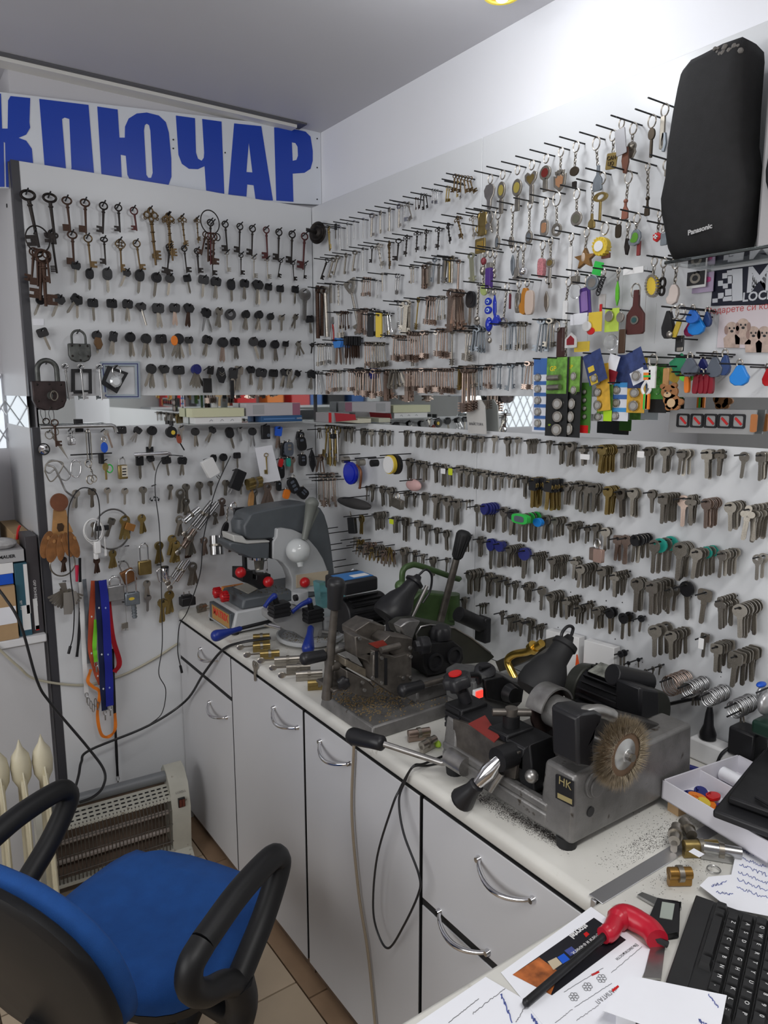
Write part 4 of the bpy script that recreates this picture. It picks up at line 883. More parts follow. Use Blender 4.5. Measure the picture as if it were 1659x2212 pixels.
h = kr(790,1415,34, 'key ring with slim white plastic charm',('rect',765,1640,34,170, WHITE), ch=(786,1450,770,1560))
h = kr(850,1350,18, 'light bulb key ring of clear glass',('rect',840,1400,44,60, NICKD, dict(t=.012)), off=.05); h.ball(838,1485,74,110, CLEAR, 'glass_bulb',0,.013)
h = kr(918,1440,14, 'purple patterned plastic panel charm',('rect',912,1560,84,210, PURP, dict(rot=-.12, t=.003)), off=.04); h.pend('rect',912,1560,50,150, mat('lilac',(.25,.15,.4),.4), t=.001, dy=-.003, rot=-.12, name='print')
kr(935,1400,36, 'grey round compass charm with green card',('rect',985,1310,70,100, GREENP, dict(rot=.3, t=.002, dy=.01)),('oval',968,1420,92,110, ZINCK, NICK), off=.06)
h = kr(1050,1345,26, 'black coiled cord key ring',('rect',1040,1560,50,110, mat('grey_label',(.45,.43,.42),.6), dict(t=.003)), off=.05)
for i in range(5): h.ring(1045,1390 + i * 26,24, BLK,.0016,-.004 * i)
h.pend('rect',1038,1610,16,60, REDP, t=.002, dy=-.004, name='print')
kr(1162,1330,20, 'long green feather charm',('feather',1152,1500,32,190, mat('bright_green',(.12,.50,.03),.4)), ch=(1160,1350,1155,1410))
h = Hang(C4,1290,1320,.06, 'brown leather opener key ring sealed in a clear bag', 'key ring', 'bagged_key_ring'); h.rod(.1)
h.ring(1290,1480,54, NICK); h.pend('bottle',1292,1640,150,330, mat('oxblood_leather',(.11,.025,.02),.45), None,.008, name='leather_tongue'); h.pend('oval',1294,1700,60,66, NICKD, mat('dark_teal',(.02,.10,.10),.4),.003,-.006, name='badge')
h.box(1222,1325,1370,1860,.0006, CLEAR, 'clear_bag',-.010,0); h.box(1222,1322,1370,1345,.002, WHITE, 'bag_header',-.010,0)
h = kr(1430,1260,34, 'yellow bottle-cap key ring with crimped edge',('oval',1415,1445,92,160, YELLP, dict(t=.006)), ch=(1430,1296,1418,1368), off=.06)
for i in range(20):
    t_ = 2 * pi * i / 20; aa = h.L(1415 + 42 * cos(t_),1445 + 76 * sin(t_)); part('crimp', B().cyl((aa[0],-.005, aa[1]),(aa[0],.005, aa[1]),.0028, n=6), NICK, h.t)
kr(1500,1270,36, 'black wrought chain key ring',('oval',1490,1420,50,90, IRON, dict(hole=True)),('oval',1485,1480,46,80, IRON, dict(hole=True)), ch=(1500,1306,1492,1380), off=.05)
kr(1590,1270,44, 'key ring with beige crescent dolphin charm',('foot',1570,1510,96,150, mat('bone',(.58,.50,.46),.45), dict(t=.008)), ch=(1595,1314,1580,1440), off=.06)

# ================================================================== lower keyrings, fobs and battery cards (crop of the second panel)
h = Hang(CJ,600,95,.075, 'bagged key tag cards with red house and yellow headers', 'key tag', 'bagged_key_tags'); h.rod(.10)
for i,(u0, v0, u1, v1, m_) in enumerate(((585,98,675,150, PAPER),(690,90,760,190, YELLP),(620,250,700,300, YELLP))): h.box(u0, v0, u1, v1,.001, m_, 'card',-.004 * i,0)
h.pend('house',608,240,64,84, WHITE, mat('house_red',(.30,.01,.02),.4),.004,-.012, name='house_tag'); h.pend('oval',690,165,46,54, WHITE, None,.004,-.010, name='round_tag'); h.pend('oval',705,190,40,40, REDP, None,.003,-.006, name='red_tag')
h.box(575,105,705,290,.0006, CLEAR, 'clear_bag',-.018,0)
h = Hang(CJ,810,70,.07, 'bagged button cell cards in green and white', 'battery pack', 'bagged_batteries'); h.rod(.10)
h.box(775,70,845,190,.001, mat('lime',(.45,.60,.08),.5), 'card',0,0); h.pend('oval',805,110,44,60, NICK, None,.004,-.006, name='coin_cell'); h.pend('oval',862,115,40,56, NICK, None,.004,-.004, name='coin_cell'); h.ball(820,250,70,90, CLEAR, 'clear_ball',-.01,.012); h.box(850,180,880,310,.004, mat('dark_wood',(.06,.03,.015),.5), 'wood_tag',0)
h = Hang(CJ,560,130,.05, 'brown leather strap hanging beside the zinc keys', 'strap', 'leather_strap'); h.box(500,170,545,330,.006, mat('dark_leather',(.05,.018,.015),.5), 'strap',.01); h.ring(510,165,28, NICK); h.chain(562,130,560,330); h.rod()
h = Hang(CJ,1130,60,.07, 'black leather loop with press stud in a clear bag', 'key ring', 'leather_loop'); h.rod(.1); h.pend('drop',1118,155,62,150, BLK, None,.012, name='leather_loop'); h.ball(1136,208,34,40, NICK, 'stud',-.008,.004); h.pend('rect',1165,180,26,90, YELLP, None,.004,-.002,.35, 'yellow_tag'); h.ring(1150,90,34); h.ring(1185,85,40); h.box(1080,40,1215,250,.0006, CLEAR, 'clear_bag',-.016,0)
h = Hang(CJ,1180,230,.06, 'black ribbon strap with a metal end', 'strap', 'ribbon_strap'); h.box(1158,215,1200,300,.003, BLK, 'strap'); h.box(1162,275,1198,302,.004, NICK, 'metal_end'); h.rod()
# plastic proximity fobs
def fob(u, v, w, hgt, m, label, off=.06, n=1, c=CJ, group=None, dx=-.011, kind='drop', step=0):
    for i in range(n):
        h = Hang(c, u + step * i, v - hgt * .55, off + dx * -i if dx else off, label, 'key fob', 'key_fob', group or label); h.pend(kind, u + step * i, v, w, hgt, m, None,.008,0, RND.uniform(-.08,.08), 'body'); h.ring(u + step * i, v - hgt * .58, hgt * .2, NICK)
        if i == 0: h.rod(.10 + .01 * n)
LB = mat('azure_plastic',(.005,.19,.60),.4); GRYF = mat('slate_plastic',(.09,.105,.135),.4); DNB = mat('midnight_plastic',(.02,.05,.16),.4)
fob(1270,160,92,100, LB, 'bright azure key fob under the speaker shelf, large',.055); fob(1250,108,72,76, mat('royal_plastic',(.02,.13,.50),.4), 'round royal blue key fob under the speaker shelf',.07)
fob(1330,125,44,84, DNB, 'dark blue key fob beside the azure one',.03,2); fob(1235,180,60,76, mat('magenta_edge',(.30,.02,.10),.4), 'reddish key fob half hidden behind the azure one',.045)
fob(1235,385,98,100, GRYF, 'large slate grey key fob on the lower fob rod',.075,2); fob(1305,380,60,80, NAVYP, 'navy key fob behind the slate grey one',.03,2)
fob(1218,440,72,50, mat('neon_green',(.16,.70,.08),.4), 'neon green key fob under the slate grey one',.06, kind='oval')
fob(1370,385,88,110, GRYF, 'slate grey teardrop key fob with dark blue ones behind',.06); fob(1425,375,60,110, DNB, 'dark blue teardrop key fob behind a grey one',.035,3)
fob(1505,430,104,110, LB, 'bright azure key fob in the row of five alike',.085,5, dx=-.016)
fob(1660,440,60,96, REDP, 'red key fob at the end of the fob row',.05)
for i in range(4): fob(1268 + i * 27,478,30,104, mat('crimson_plastic',(.22,.008,.02),.35), 'crimson stick-shaped key fob under the navy one',.07 - .004 * i, kind='pill', group='crimson stick fobs', dx=0)
fob(1220,480,26,90, ORANGEP, 'orange stick-shaped key fob beside the crimson ones',.075, kind='pill', dx=0)
# striped strap fob, teddy bear, coloured cards
h = Hang(CJ,1030,330,.095, 'white strap key ring with orange and green stripes', 'key ring', 'striped_strap_key_ring'); h.rod(.12); h.ring(1035,350,34)
for u0, v0, u1, v1, m_ in ((1015,380,1045,500, WHITE),(985,415,1025,430, ORANGEP),(985,430,1025,440, GREENP),(985,440,1025,455, ORANGEP),(985,400,1025,415, WHITE),(975,530,1012,615, ORANGEP),(985,530,992,615, GREENP),(997,530,1003,615, WHITE)): h.box(u0, v0, u1, v1,.005 if m_ is not GREENP else .0056, m_, 'band',0,.0005)
h.t and part('cord', B().tube(arc([(*[h.L(1000,455)[0]],0, h.L(1000,455)[1]),(h.L(975,500)[0],0, h.L(975,500)[1]),(h.L(985,535)[0],0, h.L(985,535)[1])],5),.003,6), WHITE, h.t)
part('cord', B().tube(arc([(h.L(1000,455)[0],0, h.L(1000,455)[1]),(h.L(1020,500)[0],0, h.L(1020,500)[1]),(h.L(1003,535)[0],0, h.L(1003,535)[1])],5),.003,6), WHITE, h.t)
BEAR = mat('bear_brown',(.30,.13,.045),.45)
h = Hang(CJ,1105,380,.085, 'flat brown teddy bear key ring on a wooden strip', 'key ring', 'teddy_bear_key_ring'); h.rod(.11)
h.box(1090,390,1118,500,.004, WOOD, 'strip')
for u, v, w, hh in ((1125,520,90,80),(1090,490,30,30),(1150,485,32,32),(1138,575,80,90),(1108,560,34,50),(1175,575,50,40),(1120,605,34,34),(1160,600,40,40)): h.pend('oval', u, v, w, hh, BEAR, None,.006,0,0, 'bear_body')
h.pend('oval',1120,535,40,30, mat('bear_cream',(.55,.38,.22),.5), None,.002,-.005, name='muzzle'); h.pend('oval',1140,580,44,50, MATS['bear_cream'], None,.002,-.005, name='belly')
for u in (1108,1138): h.pend('oval', u,514,8,9, BLK, None,.002,-.005, name='eye')
h.pend('oval',1120,526,12,9, BLK, None,.002,-.0055, name='nose')
h = Hang(CJ,1180,320,.05, 'green and yellow printed tag cards behind the bear key ring', 'key tag', 'printed_tag_card'); h.rod(.09)
h.pend('rect',1175,370,84,90, mat('deep_green',(.02,.22,.10),.5), None,.001,0,-.6, 'card'); h.pend('rect',1140,430,70,70, mat('mustard',(.55,.36,.05),.5), None,.001,.004,.5, 'card')
h = Hang(CJ,1070,370,.03, 'green blister card of batteries behind the striped strap', 'battery pack', 'battery_card'); h.box(1030,375,1095,560,.001, mat('grass_green',(.06,.26,.04),.5), 'card',0,0); h.box(1010,555,1100,635,.002, BLK, 'card',.002,0); h.rod()
for v in (420,460,510): h.ball(1060, v,44,46, CLEAR, 'blister',-.003,.004)
# battery blister cards hanging on the rods over the mirror: card, strip boxes and round cells
def coin(h, u, v, w, hh, dy, m=NICK):
    h.pend('oval', u, v, w * 1.25, hh * 1.25, CLEAR, None,.002, dy + .0005,0, 'blister'); h.pend('oval', u, v, w, hh, m, mat('cell_face',(.62,.61,.58),.3,.8),.003, dy,0, 'coin_cell')
def blister(label, off, u0, v0, u1, v1, m, cells, bands=(), rod=None, txt=None, rot=0, tm=None):
    h = Hang(CJ,(u0 + u1) / 2, v0, off, label, 'battery pack', 'battery_card')
    h.box(u0, v0, u1, v1,.0008, m, 'card',0,0)
    for a0, b0, a1, b1, mm in bands: h.box(a0, b0, a1, b1,.001, mm, 'printed_band',-.0006,0)
    for u, v, w, hh in cells: coin(h, u, v, w, hh,-.003)
    if txt:
        for s, u, v, size, mm in txt:
            a = h.L(u, v); obj('lettering', text_mesh('lettering', s, mm, size,.0001), h.t, Matrix.Translation((a[0],-.0016, a[1])) @ Matrix.Rotation(pi / 2,4, 'X'))
    if rod: h.rod(rod)
    h.t.matrix_basis = h.t.matrix_basis @ Matrix.Rotation(rot,4, 'Y'); return h
CBL = mat('card_blue',(.05,.14,.40),.45); CGR = mat('card_green',(.15,.34,.06),.45,0,.5,60); CBK = mat('card_black',(.012,.013,.014),.4); CYE = mat('card_yellow',(.66,.38,.04),.45,0,.2,60); CSK = mat('card_sky',(.05,.28,.62),.45); CNV = mat('card_navy',(.03,.05,.16),.45,0,.4,60)
LGR = mat('logo_lime',(.45,.75,.02),.4)
blister('tall blue and white card of five coin cells',.075,388,340,456,740, mat('card_white',(.72,.74,.80),.45), [(410,442 + i * 62,30,40) for i in range(5)], [(388,340,456,425, CBL)] + [(388,462 + i * 62,456,482 + i * 62, CBL) for i in range(5)],.10)
blister('green and black card of six coin cells with two cylindrical cells',.090,460,335,562,765, CBK, [(518,585,52,60),(518,655,52,60),(514,725,54,64)], [(460,335,562,530, CGR)],.12, [('GP',492,395,.016, mat('logo_yellow',(.85,.60,.02),.4)),('GP',472,700,.006, LGR)])
h = Hang(CJ,505,430,.094, 'blister of two silver cylindrical cells on the green card', 'battery', 'cylinder_battery')
for v in (445,497): a = h.L(475, v); q = h.L(540, v - 4); part('cell', B().cyl((a[0],-.008, a[1]),(q[0],-.008, q[1]),.0065, n=14), NICK, h.t)
blister('bright green and black card of round cells beside the cylindrical ones',.084,564,330,634,770, CBK, [(596,585,36,60),(590,655,36,60),(580,722,40,64)], [(564,330,634,520, mat('card_lime',(.22,.45,.08),.45,0,.4,60))], None, [('GP',585,385,.013, MATS['logo_yellow'])])
for v in (435,510): coin(h,604, v,30,44,-.002)
blister('green printed card of small cells turned edgeways',.070,636,470,690,745, mat('card_moss',(.05,.16,.02),.45), [(665,520 + 45 * i,18,26) for i in range(4)], [(630,700,680,745, REDP)])
blister('dark blue card with yellow label hanging askew',.085,650,310,740,480, CNV, [(678,450,30,40)], [(660,380,690,410, YELLP),(655,430,690,480, YELLP)],.11, rot=-.35)
blister('yellow card of three coin cells hanging askew',.066,720,370,778,625, CYE, [(728,455,30,50),(722,520,34,44),(716,590,36,48)], rot=-.12)
blister('green and white card of coin cells hanging low',.055,735,480,808,680, CGR, [(738,655,36,40)], [(765,620,808,680, LGR),(700,640,764,680, mat('card_grey',(.45,.45,.46),.5))])
blister('sky blue and white card of coin cells',.050,812,470,896,680, MATS['card_white'], [(838,510,36,44),(836,580,36,44),(830,650,36,44)], [(812,470,896,495, CSK),(812,535,896,560, CBL),(812,605,896,630, CSK)],.09)
blister('dark blue and white card with one large cell and white panel',.080,880,300,960,480, CNV, [(900,438,44,54)], [(870,410,940,480, MATS['card_white'])],.10, rot=-.4)
blister('white and red paper card hanging askew among the battery cards',.060,800,320,850,470, PAPER, [], [(815,400,862,470, mat('dark_red_print',(.22,.01,.02),.5))], rot=.3)
blister('yellow card of two large coin cells',.058,900,400,985,635, CYE, [(938,525,50,50),(932,595,52,56)], [(900,400,985,500, CNV)])
blister('yellow and blue card behind the striped strap',.040,940,330,1000,420, YELLP, [], [(945,420,1000,500, CBL)])
blister('navy packet of small batteries tucked behind the cards',.045,840,320,900,470, CNV, [])

# ================================================================== posters, shelf, speaker and stereo
CS = Crop(1400,60,2.4595)
def onpanel(u, v, c=CS, off=.002): return PS(c, u, v, off)
def flat_card(name, label, cat, pts, m, off=.002, c=CS, t=.002):
    t_ = thing(name, label, cat); part('sheet', B().prism(trX(c, pts,-off),-off - t,-off, plane='YZ'), m, t_); return t_
t = flat_card('lock_brand_sign', 'dark navy sign with silver chequered lock logo and large letter M', 'sign', [(352,1292),(760,1235),(760,1470),(336,1478)], mat('sign_navy',(.006,.008,.022),.3))
sq = B(); SIL = mat('silver_print',(.62,.64,.68),.3,.3)
for (u, v, w, hh) in ((395,1305,26,28),(420,1290,26,26),(446,1284,56,100),(372,1345,26,28),(398,1360,26,26),(424,1320,26,40),(446,1384,56,70),(410,1390,34,34),(372,1410,30,30),(342,1440,28,22),(398,1430,50,24)):
    sq.prism(trX(CS, [(u, v),(u + w, v - w * .1),(u + w, v + hh - w * .1),(u, v + hh)],-.0045),-.0050,-.0044, plane='YZ')
part('chequer_logo', sq, SIL, t)
for s, u, v, size in (('M',590,1340,.066),('LOCKS',600,1424,.023)):
    P = at(*CS(u, v), 'X',-.0048); obj('lettering', text_mesh('lettering', s, SIL, size,.0001, bold=.0012 if s == 'M' else .0006), t, Matrix.Translation(P) @ Matrix.Rotation(-pi / 2,4, 'Z') @ Matrix.Rotation(pi / 2,4, 'X'))
t = flat_card('puppy_calendar', 'pinkish calendar page picturing four pale puppies', 'calendar', [(385,1478),(760,1462),(760,1705),(368,1700)], mat('calendar_pink',(.62,.55,.58),.5))
PUP = mat('puppy_cream',(.50,.38,.32),.6,0,.25,90); PUD = mat('puppy_brown',(.30,.20,.17),.6)  # cream coats and darker brown ears of the printed puppies
for u, v, s in ((445,1600,1),(505,1582,1),(560,1625,1.05),(618,1625,1.05)):
    hd = part('puppy', B().prism(trX(CS, [(u + 34 * s * cos(2 * pi * i / 18), v + 38 * s * sin(2 * pi * i / 18)) for i in range(18)],-.0042),-.0048,-.0042, plane='YZ').prism(trX(CS, [(u - 40 * s, v + 100),(u - 44 * s, v + 50),(u - 20 * s, v + 25),(u + 20 * s, v + 25),(u + 44 * s, v + 50),(u + 40 * s, v + 100)],-.0042),-.0047,-.0042, plane='YZ'), PUP, t)
    ft = B()
    for du, dv, w, hh in ((-12,-4,5,6),(12,-4,5,6),(0,12,9,7)): ft.prism(trX(CS, [(u + du + w * cos(2 * pi * i / 8), v + dv + hh * sin(2 * pi * i / 8)) for i in range(8)],-.005),-.0054,-.0049, plane='YZ')
    part('face', ft, BLK, hd)
    er = B()
    for du in (-30,30): er.prism(trX(CS, [(u + du + 10 * cos(2 * pi * i / 10), v + 6 + 24 * sin(2 * pi * i / 10)) for i in range(10)],-.005),-.0053,-.0049, plane='YZ')
    part('ears', er, PUD, hd)
P = at(*CS(545,1487), 'X',-.0045); obj('lettering', text_mesh('lettering', 'Подарете си колекция', mat('script_red',(.5,.08,.08),.6),.0165,.0001), t, Matrix.Translation(P) @ Matrix.Rotation(-pi / 2,4, 'Z') @ Matrix.Rotation(pi / 2,4, 'X'))
fb = Hang(CS,255,1305,.02, 'white card with dark round emblem under the speaker', 'sticker', 'emblem_sticker'); fb.box(210,1300,306,1375,.002, WHITE, 'card',0,0); fb.box(214,1302,300,1362,.003, BLK, 'panel',-.002,0); fb.pend('oval',256,1332,56,56, NICKD, None,.001,-.004,0, 'emblem', hole=True); fb.rod(.03)
fb = Hang(CS,290,1300,.01, 'lilac plastic tag behind the emblem card', 'key tag', 'lilac_tag'); fb.box(240,1310,345,1400,.002, mat('lilac_card',(.42,.34,.48),.4), 'card',0,0); fb.pend('pill',290,1342,90,30, mat('pink_print',(.55,.08,.25),.4), None,.001,-.002, name='print'); fb.rod(.03)
# shelf with speaker and stereo
SHZ = 1.802
sf = single('wall_shelf', B().box((-.125,-2.5, SHZ - .006),(-.0005,-1.565, SHZ)), mat('shelf_glass',(.80,.84,.84),.05,0, trans=1., ior=1.3), 'clear glass wall shelf carrying speaker and stereo', 'shelf', bev=.001)
part('bracket', B().box((-.012,-1.585, SHZ - .012),(-.0005,-1.575, SHZ - .0065)), ALU, sf)
sp = thing('loudspeaker', 'tall black loudspeaker with bulging grille cloth standing on the wall shelf', 'speaker',(0,0,0))
SPX = -.10   # plane of the grille front
GR = mat('grille_cloth',(.007,.007,.008),.75,0,.3,60,.3,900)
front = [(200,225),(250,170),(320,140),(440,85),(560,48),(588,62),(592,120),(570,400),(560,600),(585,740),(597,850),(580,960),(540,1120),(520,1180),(480,1195),(300,1220),(170,1235),(140,1228),(110,1170),(75,1000),(72,930),(100,810),(115,640),(150,440),(180,300)]
fp = [(y, max(z, SHZ)) for y, z in trX(CS, [(72 + (u - 72) * .88, v) for u, v in front], SPX)]
cy = sum(p[0] for p in fp) / len(fp); cz = sum(p[1] for p in fp) / len(fp)
sb_ = B(); rows = []
for x_, k_ in ((SPX + .06,.97),(SPX + .03,1.0),(SPX,1.0),(SPX - .012,.93),(SPX - .018,.80),(SPX - .020,.5),(SPX - .021,.02)):
    rows.append([(x_, cy + (y - cy) * k_, max(SHZ, cz + (z - cz) * k_)) for y, z in fp])
sb_.rings(rows); part('cabinet', sb_, GR, sp, angle=50)
P = at(*CS(275,1072), 'X', SPX - .022); obj('lettering', text_mesh('lettering', 'Panasonic', mat('badge_silver',(.7,.7,.7),.3,.6),.0125,.0006, bold=.0004), sp, Matrix.Translation(P) @ Matrix.Rotation(-pi / 2 - .05,4, 'Z') @ Matrix.Rotation(pi / 2,4, 'X') @ Matrix.Rotation(.09,4, 'Z'))
dust = B(); rr = random.Random(4)
for i in range(26):
    P = at(*CS(360 + i * 5 + rr.uniform(-14,14),130 + rr.uniform(-22,22) - i), 'X', SPX - .011); dust.sph(tuple(P), rr.uniform(.002,.0055),6,4)
part('dust_lint', dust, mat('lint',(.16,.15,.14),.95), sp)['kind'] = 'stuff'
st_ = thing('stereo', 'silver mini stereo with black round speaker ring behind the loudspeaker', 'stereo')
SLV = mat('silver_plastic',(.42,.41,.42),.35,.3)
part('body', B().box((-.085,-2.25, SHZ),(-.015, cy - .095, SHZ + .40)), SLV, st_, bev=.006)
part('speaker_ring', B().ring((-.087, cy - .19, SHZ + .13),.075,.075,.009, u=(0,1,0), n=28, m=8), BLK, st_); part('tape_deck', B().box((-.091, cy - .40, SHZ + .24),(-.084, cy - .13, SHZ + .36)), BLK, st_, bev=.003)
single('pale_card', B().prism(trX(CS, [(195,210),(245,182),(250,420),(185,440)],-.03),-.032,-.03, plane='YZ'), PAPER, 'pale card standing on the shelf behind the loudspeaker', 'card')
# ================================================================== back panel: padlocks, little frames, upper part
def shackle(b, x0, x1, z0, zt, r, y=0):
    R = (x1 - x0) / 2; cx = (x0 + x1) / 2
    pts = [(x0, y, z0)] + [(cx - R * cos(pi * i / 12), y, zt - R + R * sin(pi * i / 12)) for i in range(13)] + [(x1, y, z0)]
    return b.tube(pts, r,10)
def padlock(c, u0, v0, u1, v1, vb, label, m, sm, off=.035, t=.02, rounded=True, rivets=True, kw=.62, rot=0., name='padlock', shk=None):
    """v0 top of shackle, vb top of the body, v1 bottom"""
    h = Hang(c,(u0 + u1) / 2, v0, off, label, 'padlock', name, wall='B')
    a, q = h.L(u0, vb), h.L(u1, v1); w = q[0] - a[0]; hgt = a[1] - q[1]; cx = (a[0] + q[0]) / 2
    if rounded: o_ = [(a[0], a[1]),(a[0] - .0 * w, q[1] + hgt * .35),(a[0] + w * .10, q[1] + hgt * .10),(cx - w * .2, q[1]),(cx + w * .2, q[1]),(q[0] - w * .10, q[1] + hgt * .10),(q[0], q[1] + hgt * .35),(q[0], a[1])]
    else: o_ = [(a[0], a[1]),(a[0], q[1]),(q[0], q[1]),(q[0], a[1])]
    bd = part('body', B().prism(o_,-t / 2, t / 2), m, h.t, bev=.003)
    sr = (shk or w * .055)
    part('shackle', shackle(B(), cx - w * kw / 2, cx + w * kw / 2, a[1] - .004,-.001, sr), sm, h.t)
    if rivets:
        for k_,(fx, fz) in enumerate(((.15,.12),(.85,.12),(.15,.68),(.85,.68),(.5,.10),(.5,.9))[:6 if w > .05 else 4]): part('rivet', B().sph((a[0] + w * fx,-t / 2, a[1] - hgt * fz),(.0035,.002,.0035),8,5), IRON, bd)
        part('keyhole_cover', B().prism(ell(w * .09, hgt * .13,12, cx, a[1] - hgt * .5),-t / 2 - .002,-t / 2), sm, bd)
    if rot: h.t.matrix_basis = h.t.matrix_basis @ Matrix.Rotation(rot,4, 'Y')
    peg_back(h.P); return h
OLDST = mat('old_padlock_steel',(.10,.105,.10),.45,.7,.4,50); BRN = mat('brown_iron',(.045,.032,.032),.5,.6,.35,40)
padlock(C1,606,1382,816,1670,1500, 'grey riveted antique padlock in the fifth key row', OLDST, OLDST, t=.018)
h = padlock(C1,276,1650,596,2096,1838, 'huge brown riveted antique padlock at the mirror strip', BRN, OLDST,.045,.03, shk=.0075, kw=.58)
part('key_in_lock', B().ring((.002,-.03,-.105),.010,.014,.002, n=14).cyl((.0,-.012,-.088),(.001,-.028,-.094),.003), NICKD, h.t)
for c, u, r_, v0 in ((CB3,430,.0,150),):
    P = PB(c, u, v0,.06); single('string_loop', B().tube(arc([P, P + Vector((-.006,0,-.02)), P + Vector((-.002,0,-.04)), P + Vector((.006,0,-.045)), P + Vector((.008,0,-.02)), P + Vector((.002,0,.0))],6),.0009,5), BLK, 'thin dark string looped on the huge brown padlock', 'string')
# two small frames
def frm(label, pts_o, pts_i, m, off, t=.006, name='picture_frame'):
    th = thing(name, label, 'frame'); o_ = trY(C1, pts_o,-off); i_ = trY(C1, pts_i,-off)
    part('frame', B().prism(o_,-off - t,-off, [i_]), m, th, bev=.001); return th
frm('small black empty frame hung over a steel key', [(635,1730),(818,1730),(822,1950),(638,1950)], [(668,1762),(792,1762),(794,1920),(670,1920)], BLK,.010)
f2 = frm('pale blue-grey frame with line border around a crystal tag', [(896,1664),(1250,1664),(1258,1996),(930,1996)], [(940,1704),(1205,1704),(1214,1958),(962,1958)], mat('pale_slate',(.36,.42,.48),.4),.004,.004)
part('border_line', B().prism(trY(C1, [(915,1680),(1235,1680),(1242,1982),(945,1982)],-.009),-.0092,-.0085, [trY(C1, [(922,1687),(1228,1687),(1235,1975),(952,1975)],-.009)]), NAVYP, f2)
frm('small black frame tilted behind the crystal tag', [(965,1700),(1148,1765),(1045,1950),(900,1860)], [(990,1735),(1112,1778),(1035,1905),(945,1840)], BLK,.012,.005)
h = Hang(C1,1045,1705,.03, 'faceted crystal disc key ring in front of the pale frame', 'key ring', 'crystal_key_ring', wall='B'); h.ring(1045,1745,48, STEEL); peg_back(h.P)
a = h.L(1035,1840); part('crystal', B().lathe([(.0001,-.005),(.012,-.005),(.0185,-.001),(.0185,.001),(.012,.005),(.0001,.005)],(a[0],-.004, a[1]),(0,-1,0),12), mat('crystal',(.85,.87,.88),.06,.15, trans=.6), h.t, angle=10)
h = Hang(C1,880,1455,.03, 'small brown square charm on the fifth key row', 'charm', 'square_charm', wall='B'); h.pend('knife',880,1500,80,110, mat('brown_varnish',(.12,.06,.02),.25), None,.010)
h = Hang(C1,1570,1440,.045, 'orange plastic key head behind black car keys', 'key', 'orange_key', wall='B'); h.pend('oval',1562,1475,60,90, ORANGEP, None,.006)
h = Hang(C2,545,1725,.03, 'black folding car key with chevron emblem', 'car key', 'flip_key', wall='B'); h.pend('knife',543,1800,92,160, BLK, None,.012); peg_back(h.P)
cb = B()
for v in (1765,1785):
    p = [h.L(520, v), h.L(545, v + 24), h.L(570, v)]; cb.tube([(p[0][0],-.0065, p[0][1]),(p[1][0],-.0065, p[1][1]),(p[2][0],-.0065, p[2][1])],.0008,5)
part('chevron_emblem', cb, NICK, h.t)
h = Hang(C2,400,1730,.028, 'black remote key blank in a clear packet', 'car key', 'packaged_key', wall='B'); h.box(355,1830,450,1975,.006, BLK, 'remote_case',-.002); h.box(345,1712,495,1990,.0005, CLEAR, 'clear_packet',-.010,0); peg_back(h.P)
h = Hang(C2,650,1840,.03, 'long black plastic strip hanging in front of the mirror', 'strip', 'black_strip', wall='B'); h.box(628,1850,675,2035,.006, BLK, 'strip')
single('price_label', B().prism(trY(C1, [(292,1280),(392,1280),(394,1340),(295,1340)],-.001),-.0012,-.0002), PAPER, 'small white paper label on the back panel by the dark edge', 'label')

# ================================================================== boxes on the ledge at the mirror
LEDGE = single('ledge', B().box((-.52,-.055, MB - .003),(-.087,-.0005, MB - .0001)), mat('ledge_glass',(.5,.52,.52),.2,.3), 'narrow ledge under the mirror strip carrying flat boxes', 'ledge')
def ledgebox(label, c, u0, u1, v0, v1, m, d=.05, z0=None, y0=-.003, extra=()):
    A, Q = PB(c, u0, v1, d), PB(c, u1, v0, d); z0 = A.z if z0 is None else z0
    t = thing('flat_box', label, 'box',(0,0,0)); hgt = (PB(c, u0, v0, d) - A).z
    part('carton', B().box((A.x,-d + y0, z0),(Q.x, y0, z0 + hgt)), m, t, bev=.0008)
    return t, A.x, Q.x, z0, hgt,-d + y0
zl = MB + .0003
t, xa, xb, z_, hh, yf = ledgebox('white flat box printed with small grey hooks on the ledge', CB4,178,618,182,244, WHITE,.05, zl)
for i, fx in enumerate((.30,.53,.75)): part('print', B().tube(arc([(xa + (xb - xa) * fx, yf - .0003, z_ + hh * .35),(xa + (xb - xa) * fx + .006, yf - .0003, z_ + hh * .6),(xa + (xb - xa) * (fx + .07), yf - .0003, z_ + hh * .4)],4),.0007,4), GRYF, t)
CREAM = mat('cream_card',(.62,.62,.42),.6)
ledgebox('cream flat carton lying on the white hook box', CB4,150,640,96,180, CREAM,.055, zl + hh + .0005)
t, xa, xb, z2, h2, yf = ledgebox('dark blue flat box with white lettering on the ledge', CB4,802,1186,182,240, mat('box_blue',(.03,.10,.24),.45),.05, zl)
obj('lettering', text_mesh('lettering', 'DAMIX', WHITE,.007,.0001), t, Matrix.Translation((xb - .011, yf - .0006, z2 + h2 / 2)) @ Matrix.Rotation(pi / 2,4, 'X')); part('print_lines', B().box((xa + .01, yf - .0004, z2 + h2 * .4),(xb - .03, yf, z2 + h2 * .6)), cm('#5b83b5'), t)
t, xa, xb, z2b, h2b, yf = ledgebox('grey flat carton with pink printed corner on the blue box', CB4,660,1168,58,180, mat('box_grey',(.48,.46,.48),.5),.05, zl + h2 + .0005)
part('print_panel', B().box((xb - .032, yf - .0005, z2b + .001),(xb - .001, yf, z2b + h2b - .001)), mat('mauve_print',(.30,.12,.18),.5), t); part('print_text', B().box((xa + .026, yf - .0005, z2b + .006),(xa + .070, yf, z2b + h2b - .006)), mat('grey_print',(.36,.36,.37),.6), t)
single('ledge_clip', B().box((-.566,-.03, MB - .004),(-.561,-.001, MB + .012)), BLK, 'little black clip holding the mirror above the door handle', 'clip')
